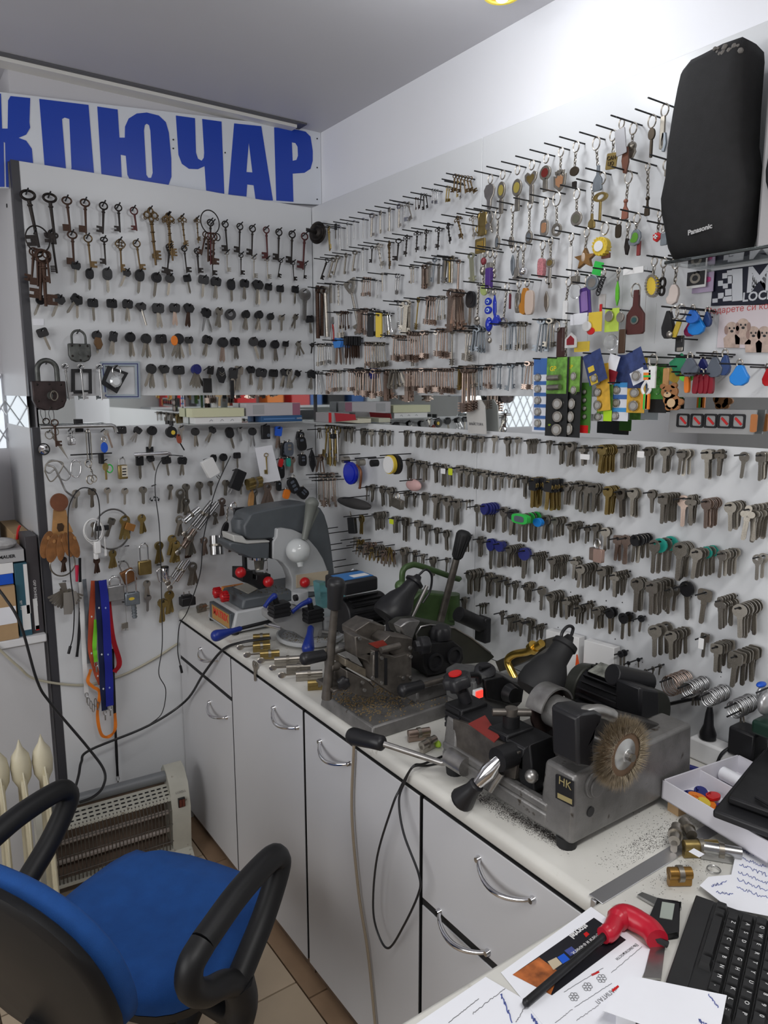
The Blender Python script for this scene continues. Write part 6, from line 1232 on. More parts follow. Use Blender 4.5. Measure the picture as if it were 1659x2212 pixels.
for (c, u, v, w, hh, m_, lb) in ((C5,1012,550,30,50, mat('neon_yellow',(.55,.65,.02),.5), 'neon yellow tag on key blanks of the second row'),(C5,572,922,30,36, MATS['neon_yellow'], 'neon yellow tag on key blanks of the fourth row'),(C6,485,258,60,34, WHITE, 'white paper tag on brass blanks of the first row'),(C6,843,242,44,40, WHITE, 'white paper tag on nickel blanks of the first row'),(C5,957,545,34,40, WHITE, 'white tag on key blanks of the second row'),(C6,1230,1455,34,70, WHITE, 'white paper tag on a lone key of the fifth row')):
    h = Hang(c, u, v - hh / 2,.075, lb, 'tag', 'paper_tag'); h.pend('rect', u, v, w, hh, m_, None,.001)
h = Hang(C6,80,655,.09, 'bright green oval key cap with grey centre', 'key cap', 'green_key_cover'); h.pend('pill',75,655,100,62, GREENP, GRYF,.014); h = Hang(C6,188,650,.05, 'azure blue key cap beside the green one', 'key cap', 'blue_key_cover'); h.pend('oval',188,678,56,56, LB, None,.012)
# ring stacks on the last rods
for u, v, w, hh, m_, lb, nr in ((1060,1690,130,95, COPPER, 'stack of coppery split rings on a rod above the machine',16),(1195,1715,90,70, STEEL, 'stack of bright split rings on the next rod',14),(1320,1770,100,70, STEEL, 'stack of zinc split rings beside the bright ones',14),(1490,1835,100,75, STEEL, 'stack of split rings over small keys on the last rod',14)):
    h = Hang(C6, u + w * .5, v - hh * .5,.012, lb, 'split rings', 'split_ring_stack'); nr = 10; a = h.L(u + w * .5, v); R = abs(h.L(0, v + hh / 2)[1] - h.L(0, v)[1]); h.rod(.10)
    for i in range(nr): part('ring', B().ring((a[0] + .0006 * (i % 3),-.006 * i, a[1] + .001 - .0008 * (i % 2)), R * .92, R,.0012, n=18, m=5), m_, h.t)
flatkey(C6, 'round', NICK,1205,1760,1208,1850, 'small key below the bright split rings',3,.03, 'S',.15)
flatkey(C6, 'round', NICK,1495,1870,1497,1960, 'small key below the last split rings',2,.03, 'S',.15)
# crowded small rings low in the corner
for i in range(26): flatkey(C5,('round', 'hole', 'clover')[i % 3],(NICK, COPPER, BRASS)[i % 3],310 + i * 11,1040 + i * 3 + (i * 37 % 60),312 + i * 11,1130 + i * 3.5 + (i * 37 % 60), 'small key',2,.02 + (i % 4) * .014, 'S',.5, None, i % 2 == 0, 'crowded cluster low in the corner')
for i in range(6): rod_side(PS(C5,120 + i * 30,960 + (i % 3) * 110,.03).y, PS(C5,120,970 + (i % 3) * 110,.03).z,.10)
# battery box picture reflected and dispenser: grey plate with five framed keys, lower on the mirror
t = thing('key_display_plate', 'grey metal display plate with five framed red key pictures before the mirror', 'display'); A = [at(*CJ(u, v), 'X',-.012) for u, v in ((1130,612),(1600,618),(1580,752),(1118,740))]
part('plate', B().prism([(p.y, p.z) for p in A],-.014,-.010, plane='YZ'), mat('plate_grey',(.34,.34,.34),.4,.5), t)
for i in range(5):
    u = 1198 + i * 75; P = at(*CJ(u,675 + i * 1.2), 'X',-.0145); part('frame', B().prism([(P.y + x, P.z + z) for x, z in rrect(.028,.028,.004)],-.0175,-.0142, [[(P.y + x, P.z + z) for x, z in rrect(.021,.021,.003)]], 'YZ'), BLKM, t); part('red_key', B().prism([(P.y + x, P.z + z) for x, z in ((-.008,-.005),(-.005,-.008),(.008,.004),(.006,.008),(.002,.005))],-.0155,-.0142, plane='YZ'), REDP, t)
P = at(*CJ(1583,690), 'X',-.015); part('orange_tag', B().prism([(P.y + x, P.z + z) for x, z in rrect(.012,.034,.003)],-.018,-.0142, plane='YZ'), mat('orange_brown',(.42,.15,.04),.5), t)
# ================================================================== the key machines
def machine(name, label, base): return thing(name, label, 'key machine', base)
def wp(name, b, m, t, bev=0, label=None, angle=50):   # part given in world coordinates
    return part(name, b, m, t, Matrix.Translation(-Vector(t.location)), bev, label, angle)
def sub(name, b, m, p, bev=0): return part(name, b, m, p, None, bev)
def slab(crop, pts, Y, th): return B().prism(trY(crop, pts, Y), Y, Y + th)
def Yp(c, u, v, Y): return at(*c(u, v), 'Y', Y)
def Zp(c, u, v, Z): return at(*c(u, v), 'Z', Z)
def grip(b, p0, p1, r0, r1):   # rounded handle
    d = (p1 - p0); L = d.length; return b.lathe([(r0 * .6,0),(r0, L * .06),(r0 * 1.02, L * .3),(r1, L * .80),(r1 * .97, L * .88),(r1 * .82, L * .94),(r1 * .55, L * .98),(r1 * .1, L)], p0, d,18)
GD = mat('slate_casting',(.085,.095,.105),.42,0,.1,20); GL = mat('light_grey_casting',(.42,.43,.44),.38,0,.06,15)
CAST = mat('grey_hammered',(.20,.195,.19),.4,.45,.25,25,.25,260, dirt=((.06,.05,.04),40,.64)); DST = mat('dark_steel',(.15,.135,.12),.4,.65,.35,40); RST = mat('raw_steel',(.36,.35,.34),.35,.85,.25,40)
BGR = mat('blue_grip',(.012,.03,.22),.35); MGREEN = mat('machine_green',(.055,.10,.035),.4,.1,.2,30); OLV = mat('olive_black',(.040,.042,.035),.45,.2,.2,20)
MX = Crop(380,1040,4.1475); MC = Crop(640,1150,3.456); MD = Crop(740,1340,2.242)
# ---------------------------------------------------------------- vertical milling machine
t = machine('vertical_key_machine', 'grey vertical key milling machine with big white ball lever',(-.34,-.27, WT)); YM = -.36
bs = wp('base', B().frus((-.525,-.375),(-.15,-.165),(-.505,-.365),(-.16,-.175), WT + .008, WT + .074), GL, t,.006)
for x, y in ((-.51,-.36),(-.51,-.18),(-.17,-.36),(-.17,-.18)): wp('foot', B().cyl((x, y, WT),(x, y, WT + .012),.012), BLKR, t)
wp('base_cover', B().frus((-.485,-.362),(-.2,-.18),(-.475,-.355),(-.21,-.19), WT + .074, WT + .110), GD, t,.008)
lp = wp('name_plate', B().box((-.5235,-.358, WT + .014),(-.508,-.186, WT + .068)), GD, t,.002)
sub('plate_face', B().at(Matrix.Translation(Vector(t.location) * 0)).box((-.5245,-.350, WT + .018),(-.5225,-.210, WT + .064)), mat('gold_plate',(.40,.22,.06),.4), lp)
obj('lettering', text_mesh('lettering', 'MATRIX', mat('logo_red',(.60,.03,.015),.4),.033,.0003, bold=.001), lp, Matrix.Translation((-.5250,-.282, WT + .046)) @ Matrix.Rotation(-pi / 2,4, 'Z') @ Matrix.Rotation(pi / 2,4, 'X'))
cover = [(660,300),(760,262),(960,222),(1150,196),(1240,208),(1300,240),(1335,300),(1365,400),(1392,560),(1420,800),(1425,1000),(1200,1000),(1130,470),(960,440),(905,440),(890,515),(660,522),(620,500),(610,400),(630,365)]
wp('arm_cover', slab(MX, cover, YM + .012,.11), GD, t,.012)
wp('side_plate', slab(MX, [(905,425),(960,418),(1050,433),(1130,468),(1200,528),(1270,610),(1320,690),(1355,780),(1365,830),(1365,990),(1040,990),(1040,870),(1010,790),(960,730),(900,700),(870,695),(870,540),(900,500)], YM - .004,.05), GL, t,.004)
wp('column', B().box((-.24,-.35, WT + .06),(-.16,-.19, WT + .16)), GL, t,.01)
wp('slide_gap', slab(MX, [(842,520),(872,515),(872,695),(842,690)], YM + .004,.05), BLK, t)
wp('head', slab(MX, [(480,545),(560,545),(640,560),(842,545),(842,690),(640,685),(560,650),(480,590)], YM - .002,.10), GD, t,.008)
wp('head_trim', slab(MX, [(510,480),(600,490),(640,535),(842,530),(842,548),(640,562),(520,540)], YM - .004,.09), mat('pale_trim',(.50,.50,.48),.4), t,.004)
P = Yp(MX,590,410, YM + .06); wp('front_knob', B().lathe([(.001,.03),(.024,.028),(.026,.0),(.026,-.004),(.018,-.03)], P, n=22), GD, t)
P = Yp(MX,710,345, YM + .06); wp('top_ring', B().ring(P,.024,.024,.003, v=(0,1,0)), BLK, t)
P = Yp(MX,740,690, YM + .04); wp('spindle_disc', B().cyl(P, P + Vector((0,0,.008)),.032, n=24), CHROME, t); wp('spindle', B().cyl(P, P + Vector((0,0,-.035)),.016,.013), NICKD, t); wp('chip_guard', B().cyl(P + Vector((0,-.02,-.002)), P + Vector((0,-.02,-.04)),.02, n=18), CLEAR, t)
P = Yp(MX,615,690, YM + .03); wp('tracer', B().cyl(P + Vector((0,0,.02)), P + Vector((0,0,-.035)),.008), BLKM, t); wp('tracer_ring', B().cyl(P + Vector((0,0,.014)), P + Vector((0,0,.02)),.02), BLK, t)
wp('vise', slab(MX, [(595,800),(690,800),(690,880),(720,880),(720,840),(850,830),(860,940),(750,970),(700,930),(595,900)], YM - .01,.08), BLKM, t,.002)
for k_,(u, v, Y) in enumerate(((580,815, YM),(828,900, YM - .02),(1155,905, YM - .012),(370,995,-.24),(435,1030,-.30))):
    P = Yp(MX, u, v, Y); kb = wp('red_knob', B().sph((0,0,0),.0175 if k_ < 3 else .0160,18,12).at(I4), mat('knob_red',(.42,.008,.012),.3), t); kb.matrix_basis = Matrix.Translation(P - Vector(t.location))
    if k_ > 2:
        rb = B()
        for i in range(12): rb.cyl((-.010,.0155 * cos(i * pi / 6),.0155 * sin(i * pi / 6)),(.010,.0155 * cos(i * pi / 6),.0155 * sin(i * pi / 6)),.003, n=6)
        sub('ribs', rb, MATS['knob_red'], kb)
P = Yp(MX,1095,620,-.40); wp('ball_hub', B().sph(P,.040,28,18), mat('ball_white',(.55,.57,.57),.15, coat=.4), t); wp('hub_shaft', B().cyl(P, P + Vector((0,.06,0)),.016), GL, t); wp('hub_nose', B().cyl(P + Vector((.0,-.01,-.033)), P + Vector((0,-.014,-.05)),.012,.009), MATS['ball_white'], t)
A, Q = Yp(MX,1150,520,-.41), Yp(MX,1225,165,-.41); LG = mat('lever_grey',(.16,.17,.155),.4)
wp('lever', B().lathe([(.010,0),(.013,(Q - A).length * .4),(.020,(Q - A).length * .86),(.022,(Q - A).length * .88),(.022,(Q - A).length * .96),(.012,(Q - A).length * 1.05),(.001,(Q - A).length * 1.07)], A, Q - A,20), LG, t)
wp('lever_fin', slab(MX, [(1160,510),(1225,240),(1270,235),(1285,260),(1175,500)],-.405,.008), LG, t)
wp('data_plate', slab(MX, [(1080,840),(1365,800),(1362,910),(1080,955)], YM - .007,.003), mat('beige_plate',(.45,.38,.28),.5), t)
wp('paper_label', B().prism(trZ(MX, [(520,945),(640,905),(740,960),(650,1005)], WT + .1115), WT + .1105, WT + .1115, plane='XY'), mat('label_beige',(.5,.48,.42),.6), t)
sb3 = B(); rq = random.Random(11)
for i in range(120): P = Zp(MX, rq.uniform(470,1000), rq.uniform(930,1010), WT + .1108); sb3.box((P.x, P.y, P.z - .0005),(P.x + rq.uniform(.0008,.003), P.y + .0008, P.z + .0008))
wp('brass_shavings', sb3, BRASS, t)['kind'] = 'stuff'
single('orange_carton', B().box((-.44,-.15, WT),(-.36,-.09, WT + .085)), mat('carton_orange',(.62,.20,.02),.5), 'small orange and white carton behind the milling machine', 'box', bev=.001)
# ---------------------------------------------------------------- round-tray machine with blue levers
P0 = Zp(MX,1160,1450, WT); t = machine('round_tray_key_machine', 'grey key machine with round chip tray and blue clamp levers',(P0.x + .03, P0.y + .02, WT)); cx_, cy_ = P0.x + .03, P0.y + .02
wp('tray', B().lathe([(.001,.014),(.092,.014),(.100,.024),(.105,.024),(.104,.012),(.095,.006),(.001,.006)],(cx_, cy_, WT), n=40), GL, t)
for a_ in (2.6,4.0,5.6,.8): wp('foot', B().cyl((cx_ + .07 * cos(a_), cy_ + .07 * sin(a_), WT),(cx_ + .07 * cos(a_), cy_ + .07 * sin(a_), WT + .008),.012), BLKR, t)
sb3 = B()
for i in range(260):
    a_, r_ = rq.uniform(0,6.3),.09 * sqrt(rq.random()); x, y = cx_ + r_ * cos(a_), cy_ + r_ * sin(a_); sb3.box((x, y, WT + .0142),(x + .0022, y + .0011, WT + .0155))
wp('metal_chips', sb3, BRASS, t)['kind'] = 'stuff'
wp('body', slab(MX, [(860,1195),(1010,1125),(1160,1150),(1310,1235),(1320,1385),(1240,1400),(1150,1405),(1060,1350),(980,1330),(870,1255)], cy_ - .03,.075), mat('grey_paint',(.30,.30,.30),.4,.1,.1,15), t,.006)
wp('tail', B().box((cx_ + .03, cy_ - .03, WT + .02),(cx_ + .16, cy_ + .05, WT + .07)), GL, t,.01); wp('shaft', B().cyl(Yp(MX,1290,1360, cy_ - .04), Yp(MX,1420,1380, cy_ - .04),.011), RST, t)
wp('tower', B().cyl(Yp(MX,1110,1080, cy_ + .03), Yp(MX,1110,980, cy_ + .03),.026, n=20), GL, t); wp('tower_knob', B().cyl(Yp(MX,1085,1040, cy_ - .01), Yp(MX,1060,1045, cy_ - .01),.010), BLK, t)
for u, v,(lu, lv),(ku, kv) in ((925,1140,(880,1030),(795,1125)),(1225,1190,(1195,1070),(1040,1170))):
    P = Yp(MX, u, v, cy_ - .045); blk = wp('clamp', B().box(P - Vector((.026,.02,.022)), P + Vector((.026,.02,.02))), BLKM, t,.002)
    for i in (-1,0,1): sub('groove_plate', B().box(P - Vector((.0275,.0215,.005 - .013 * i)), P + Vector((.0275,.0215,.003 + .013 * i))), BLK, blk)
    A, Q = Yp(MX, lu, lv, cy_ - .05), Yp(MX, ku, kv, cy_ - .06); wp('clamp_post', B().cyl(P, A,.009), BLKM, t); lv_ = wp('clamp_lever', B().tube(arc([A,(A + Q) / 2 + Vector((0,0,.004)), Q],4), [.0085,.0085,.008,.0075,.007,.0065,.006,.006,.007],10).sph(A,.010), BGR, t)
A, Q = Yp(MX,1210,1300, cy_ - .075), Zp(MX,1178,1535, WT + .021); wp('feed_lever', grip(B(), A, Q,.010,.0185), BGR, t)
A, M_, Q = Zp(MX,890,1240, WT + .07), Zp(MX,590,1315, WT + .065), Zp(MX,318,1395, WT + .06); wp('lever_rod', B().cyl(A, M_,.0055), BLKM, t); wp('lever_grip', grip(B(), M_, Q,.008,.017), BGR, t)
wp('chrome_tube', B().cyl(Zp(MX,800,1275, WT + .06), Zp(MX,950,1310, WT + .06),.008), CHROME, t)
tg = single('tinted_guard', B().prism(trY(MX, [(1285,915),(1310,905),(1520,930),(1520,1100),(1310,1140)],-.50),-.50,-.46), mat('teal_acrylic',(.25,.55,.58),.08,0, trans=.85, ior=1.3), 'teal tinted plastic box standing behind the blue levers', 'box')
single('paper_slip', slab(MX, [(1470,870),(1590,780),(1600,815),(1480,960)],-.42,.0006), PAPER, 'white paper slip sticking up behind the tinted box', 'paper')
# ---------------------------------------------------------------- horizontal milling machine on cast base plate
t = machine('carriage_key_machine', 'dark key milling machine on cast base plate with belt guard',(-.41,-1.09, WT))
wp('base_plate', B().frus((-.558,-1.205),(-.25,-.975),(-.552,-1.198),(-.255,-.98), WT, WT + .03), CAST, t,.004)
wp('pedestal', B().box((-.40,-1.16, WT + .028),(-.27,-1.0, WT + .07)), CAST, t,.006)
sb3 = B()
for i in range(1100): x, y = rq.uniform(-.548,-.30), min(-.985, max(-1.19, rq.gauss(-1.06,.06))); sb3.box((x, y, WT + .0298),(x + rq.uniform(.001,.0045), y + .0018, WT + .0315))
wp('brass_swarf', sb3, mat('swarf',(.36,.26,.13),.6,.4), t)['kind'] = 'stuff'
for nm, pts, Y, th, m_ in (
    ('saddle', [(375,1030),(540,1110),(585,1155),(580,1225),(530,1240),(420,1200),(380,1130)],-1.145,.10, DST),('slide', [(365,945),(585,1055),(580,1115),(365,1000)],-1.135,.09, mat('dusty_slide',(.17,.145,.11),.6,.3,.3,60)),
    ('carriage_plate', [(580,885),(745,930),(862,900),(866,1110),(765,1225),(745,1225),(572,1105)],-1.165,.045, DST),('rear_plate', [(440,780),(475,772),(695,860),(695,930),(590,900),(585,1050),(530,960),(450,930)],-1.15,.05, DST),
    ('front_vise', [(440,735),(550,665),(668,700),(655,800),(560,818),(445,785)],-1.10,.06, DST),('rear_vise', [(650,812),(700,768),(872,792),(866,900),(742,932),(640,862)],-1.15,.05, DST),
    ('belt_guard', [(770,705),(830,667),(930,658),(1180,705),(1310,785),(1450,895),(1482,930),(1430,972),(1250,985),(1000,900),(890,800),(880,760),(850,738),(790,770)],-1.09,.05, OLV),('spindle_head', [(940,880),(1000,832),(1180,815),(1238,862),(1252,945),(1225,1000),(1060,1062),(985,1072),(950,1005)],-1.135,.07, BLKM)):
    wp(nm, slab(MC, pts, Y, th), m_, t,.0025)
wp('guard_rim', B().tube([Yp(MC, u, v,-1.092) for u, v in ((905,800),(895,760),(930,705),(1000,690),(1180,712),(1310,790),(1450,900))],.0022,6), RST, t)
wp('guard_top', slab(MC, [(775,705),(830,667),(930,660),(900,720),(870,800),(840,780),(800,760)],-1.115,.03), RST, t,.003); wp('red_plate', slab(MC, [(540,830),(650,805),(690,850),(600,865)],-1.152,.003), mat('plate_red',(.25,.035,.025),.45), t)
for u, v, r_ in ((1035,965,.022),(1175,920,.022)): P = Yp(MC, u, v,-1.137); wp('bore', B().lathe([(r_,0),(r_,.006),(r_ * .75,.006),(r_ * .75,-.004),(.001,-.004)], P,(0,-1,0),24), BLK, t)
for u, v in ((567,900),(567,1085),(632,935),(632,1120),(850,925),(850,1080),(795,1085),(845,860),(470,790),(505,1175),(490,1118)): P = Yp(MC, u, v,-1.166 if u > 560 else -1.152); wp('bolt', B().cyl(P, P + Vector((0,-.005,0)),.0042, n=6), RST, t)
for u0, v0, u1, v1 in ((590,885,612,1085),(660,940,680,1140)): wp('slot', slab(MC, [(u0, v0),(u1, v0),(u1, v1),(u0, v1)],-1.167,.003), BLK, t)
def star_knob(P, ax, r, hgt, parent_t, m=BLK):
    d = Vector(ax).normalized(); u_ = d.orthogonal().normalized(); w_ = d.cross(u_); b = B(); n = 30
    mk = lambda z, k: [tuple(P + d * z + (u_ * cos(2 * pi * j / n) + w_ * sin(2 * pi * j / n)) * (r * k * (1 + .10 * cos(6 * 2 * pi * j / n)))) for j in range(n)]
    b.rings([mk(0,.6), mk(hgt * .25,.65), mk(hgt * .35,1), mk(hgt * .85,1), mk(hgt,.8)]); return wp('star_knob', b, m, parent_t)
star_knob(Yp(MC,1075,835,-1.11),(0,0,1),.026,.045, t); star_knob(Yp(MC,885,850,-1.165),(1,-.3,0),.021,.035, t); star_knob(Yp(MC,350,1110,-1.13),(-.5,-1,0),.014,.018, t)
P = Yp(MC,545,700,-1.07); wp('vise_bolt', B().cyl(P, P + Vector((0,0,.014)),.010, n=6), RST, t); wp('feed_screw', B().cyl(Yp(MC,630,880,-1.17), Yp(MC,770,845,-1.17),.0075), DST, t)
A, M_, Q = Yp(MC,225,1240,-1.10), Yp(MC,285,575,-1.12), Yp(MC,300,340,-1.13); wp('upright_lever', B().tube([A, M_], [.012,.0085],8), DST, t); wp('upright_grip', grip(B(), M_, Q,.0165,.020), BLK, t)
wp('lever_link', B().cyl(Yp(MC,250,1010,-1.11), Yp(MC,390,970,-1.10),.010).box(Yp(MC,280,1180,-1.13), Yp(MC,400,1050,-1.05)), DST, t,.002)
A, M_, Q = Yp(MC,1100,1098,-1.19), Yp(MC,945,1140,-1.19), Yp(MC,765,1190,-1.19); wp('lever_rod', B().cyl(A, M_,.0065), DST, t); wp('lever_grip', grip(B(), M_, Q,.013,.016), BLK, t)
A, M_, Q = Yp(MC,420,850,-1.08), Yp(MC,215,915,-1.10), Yp(MC,32,950,-1.10); wp('lever_rod', B().cyl(A, M_,.0055), RST, t); wp('lever_grip', grip(B(), M_, Q,.013,.0145), BLK, t)
# motor with label box
P = Yp(MC,500,590,-.80); mo = wp('motor', B().cyl(P - Vector((.075,0,0)), P + Vector((.06,0,0)),.05, n=24), BLKM, t,.003)
fb_ = B()
for i in range(9):
    a_ = radians(100 + i * 20); c_ = P + Vector((0,.052 * cos(a_),.052 * sin(a_))); fb_.box((P.x - .06, c_.y - .007, c_.z - .0016),(P.x + .04, c_.y + .007, c_.z + .0016))
wp('cooling_fins', fb_, BLKM, t)
A, Q = Yp(MC,355,470,-.86), Yp(MC,605,385,-.86); wp('terminal_box', B().box((A.x,-.865, A.z - .002),(Q.x,-.76, A.z + .036)), BLK, t,.006)
wp('blue_label', B().box((A.x + .006,-.85, A.z + .0362),(Q.x - .006,-.785, A.z + .0372)), mat('label_blue',(.03,.17,.45),.35), t); wp('label_print', B().box((A.x + .045,-.84, A.z + .0373),(Q.x - .012,-.815, A.z + .0378)), WHITE, t)
A, Q = Yp(MC,700,620,-.965), Yp(MC,900,345,-.965); d = Q - A; L_ = d.length
ls = wp('lamp_shade', B().lathe([(.046,-.01),(.049,0),(.046, L_ * .18),(.037, L_ * .42),(.024, L_ * .62),(.020, L_ * .86),(.026, L_ * .88),(.026, L_ * .93),(.012, L_ * 1.0),(.008, L_ * 1.08)], A, d,28), BLK, t)
wp('lamp_cable', B().tube(arc([Q + Vector((.006,0,.008)), Q + Vector((.03,0,.02)), Q + Vector((.05,0,0)), Q + Vector((.045,0,-.04)), Q + Vector((.02,0,-.07))],6),.0032,7), BLK, t); wp('lamp_arm', B().cyl(Yp(MC,860,640,-.985), Yp(MC,975,400,-.985),.005), RST, t)
wp('motor_bracket', B().box((P.x - .06,-.99, WT + .028),(P.x + .02,-.76, WT + .06)).box((P.x - .05,-.86, WT),(P.x + .015,-.78, WT + .03)).box((P.x - .05,-.84, WT + .06),(P.x + .015,-.78, P.z - .03)), CAST, t,.004); wp('lamp_stand', B().cyl(A,(A.x, A.y, WT + .06),.012), BLKM, t)
A, Q = Yp(MC,1210,610,-1.0), Yp(MC,1385,690,-1.0); wp('capacitor', B().cyl(A, Q,.021, n=18), BLKM, t); wp('switch_box', B().box((Q.x - .005,-1.02, Q.z - .05),(Q.x + .018,-.975, Q.z + .022)), BLK, t,.004)
# ---------------------------------------------------------------- green machine behind, with tall lever
t = machine('green_key_machine', 'green cast key punching machine with pipe handle and tall black lever',(-.13,-.855, WT)); wp('stand', B().box((-.18,-.885, WT),(-.06,-.83, WT + .085)), MGREEN, t,.004)
wp('body', slab(MC, [(850,520),(930,445),(1190,470),(1210,620),(1190,660),(1190,700),(880,700),(850,600)],-.885,.06), MGREEN, t,.006); wp('column', B().cyl(Yp(MC,1165,640,-.88), Yp(MC,1165,460,-.88),.022, n=18), MGREEN, t)
wp('pipe_handle', B().tube(arc([Yp(MC,790,420,-.870), Yp(MC,795,290,-.870), Yp(MC,850,247,-.870), Yp(MC,930,252,-.870), Yp(MC,1190,342,-.870), Yp(MC,1215,345,-.870)],6),.0085,9), MGREEN, t); wp('handle_boss', B().sph(Yp(MC,780,400,-.870),.017), MGREEN, t)
A, M_, Q = Yp(MC,1075,670,-.893), Yp(MC,1195,200,-.93), Yp(MC,1262,-15,-.945); wp('tall_lever', B().cyl(A, M_,.011,.010), DST, t); lg = wp('lever_grip', grip(B(), M_, Q,.014,.0215), BLKR, t)
d = (Q - M_); gb = B(); u_ = d.normalized().orthogonal().normalized(); w_ = d.normalized().cross(u_)
for i in range(16): a_ = i * pi / 8; o_ = (u_ * cos(a_) + w_ * sin(a_)); gb.cyl(M_ + d * .1 + o_ * .0145, M_ + d * .85 + o_ * .0208,.0016, n=5)
wp('grip_ribs', gb, BLKR, t)
# ---------------------------------------------------------------- front duplicating machine with wire brush
t = machine('brush_key_machine', 'large grey key duplicating machine with round wire brush',(-.35,-1.56, WT)); Z0 = WT + .018
wp('base', B().box((-.515,-1.67, Z0),(-.19,-1.39, Z0 + .03)).box((-.515,-1.67, Z0 + .03),(-.497,-1.39, Z0 + .048)), CAST, t,.005)
tw = wp('housing', B().frus((-.515,-1.725),(-.175,-1.650),(-.508,-1.722),(-.18,-1.655), Z0, Z0 + .122), CAST, t,.007)
wp('end_support', B().frus((-.515,-1.43),(-.40,-1.388),(-.505,-1.425),(-.41,-1.39), Z0, Z0 + .10), CAST, t,.006)
for x, y in ((-.497,-1.70),(-.497,-1.41),(-.20,-1.70),(-.20,-1.41)): wp('foot', B().cyl((x, y, WT),(x, y, WT + .02),.017,.019), BLKR, t)
ep = wp('emblem_plate', B().prism(trX(MD, [(1035,745),(1118,785),(1118,902),(1035,858)],-.5135),-.5155,-.5115, plane='YZ'), BLK, t)
P = at(*MD(1077,790), 'X',-.5165); obj('lettering', text_mesh('lettering', 'HK', mat('emblem_gold',(.5,.42,.2),.4,.5),.020,.0003), ep, Matrix.Translation(P) @ Matrix.Rotation(-pi / 2,4, 'Z') @ Matrix.Rotation(pi / 2,4, 'X')); sub('gold_band', B().prism(trX(MD, [(1042,835),(1112,868),(1112,892),(1042,858)],-.5155),-.5163,-.515, plane='YZ'), MATS['emblem_gold'], ep)
P = at(*MD(1225,800), 'Y',-1.727); wp('side_boss', B().cyl(P, P + Vector((0,.01,0)),.022, n=22).cyl(P + Vector((.004,-.003,-.004)), P + Vector((.004,.004,-.004)),.017, n=22), CAST, t,.001); P = at(*MD(1203,928), 'Y',-1.7255); wp('side_hole', B().cyl(P, P + Vector((0,.004,0)),.009), BLK, t)
# carriage with clamps
A = at(*MD(535,480), 'X',-.47); Q = at(*MD(905,620), 'X',-.47)
wp('carriage', B().box((-.50,-1.60, Z0 + .07),(-.42,-1.40, Z0 + .115)), BLKM, t,.004); wp('red_scale', B().prism(trZ(MD, [(610,500),(690,460),(760,565),(735,590)], Z0 + .117), Z0 + .1155, Z0 + .1175, plane='XY'), mat('scale_red',(.22,.025,.02),.45), t)
wp('carriage_shaft', B().cyl((-.44,-1.66, Z0 + .07),(-.44,-1.39, Z0 + .07),.012).cyl((-.47,-1.66, Z0 + .05),(-.47,-1.39, Z0 + .05),.008), RST, t)
wp('carriage_plate', B().prism(trX(MD, [(835,690),(905,600),(930,830),(905,850),(870,830)],-.50),-.50,-.44, plane='YZ'), BLKM, t,.003); wp('chip_tray', B().box((-.41,-1.61, Z0 + .06),(-.30,-1.50, Z0 + .085)), BLKM, t,.003)
wp('carriage_face', B().prism(trX(MD, [(535,478),(600,500),(760,588),(850,640),(835,770),(700,745),(610,705),(535,645)],-.507),-.507,-.495, plane='YZ'), DST, t,.003)
def clamp(u, v, cap):
    P = at(*MD(u, v), 'X',-.465); c_ = wp('clamp', B().box(P - Vector((.035,.026,.035)), P + Vector((.035,.026,.020))), BLKM, t,.004)
    for i in range(4): sub('jaw_step', B().box(P + Vector((-.038,-.022,-.030 + .013 * i)), P + Vector((.030,.0225,-.022 + .013 * i))), BLK, c_)
    return P
P = clamp(600,440,1); wp('clamp_neck', B().cyl(P + Vector((0,0,.02)), P + Vector((-.01,.008,.05)),.013), BLK, t); kb = star_knob(P + Vector((-.012,.010,.044)),(-.2,.1,1),.028,.034, t); P2 = P + Vector((-.0195,.0135,.0785)); wp('red_cap', B().cyl(P2, P2 + Vector((-.0006,.0003,.003)),.0135, n=20), REDP, t)
P = clamp(815,560,0); wp('clamp_neck', B().cyl(P + Vector((0,0,.02)), P + Vector((0,0,.042)),.016), BLKM, t); wp('wing_bar', B().cyl(P + Vector((-.03,.02,.048)), P + Vector((.03,-.02,.046)),.007).cyl(P + Vector((0,0,.04)), P + Vector((0,0,.056)),.012), DST, t)
# levers
H0 = at(*MD(550,680), 'X',-.52); A, M_ = at(*MD(480,690), 'X',-.53), at(*MD(200,598), 'X',-.603); Q = at(*MD(28,555), 'X',-.625); wp('lever_hub', B().cyl(H0 + Vector((0,-.03,0)), H0 + Vector((0,.02,0)),.019, n=18), RST, t); wp('lever_rod', B().tube([H0, A, M_],.0065,8), RST, t); wp('lever_grip', grip(B(), M_, Q,.0155,.0185), BLK, t)
A, M_, Q = at(*MD(765,670), 'X',-.53), at(*MD(655,790), 'X',-.56), at(*MD(565,885), 'X',-.575); wp('handle_hub', B().cyl(A + Vector((.03,0,0)), A + Vector((-.008,0,0)),.022, n=20), BLKM, t); wp('handle_shaft', B().lathe([(.010,0),(.016,(M_ - A).length * .5),(.010,(M_ - A).length)], A, M_ - A,16), CHROME, t); wp('handle_grip', grip(B(), M_, Q,.014,.0235), BLK, t); wp('stop_pin', B().cyl(at(*MD(770,740), 'X',-.53), at(*MD(715,825), 'X',-.54),.006), RST, t); wp('set_screw', B().sph(at(*MD(915,755), 'X',-.51),.012), RST, t)
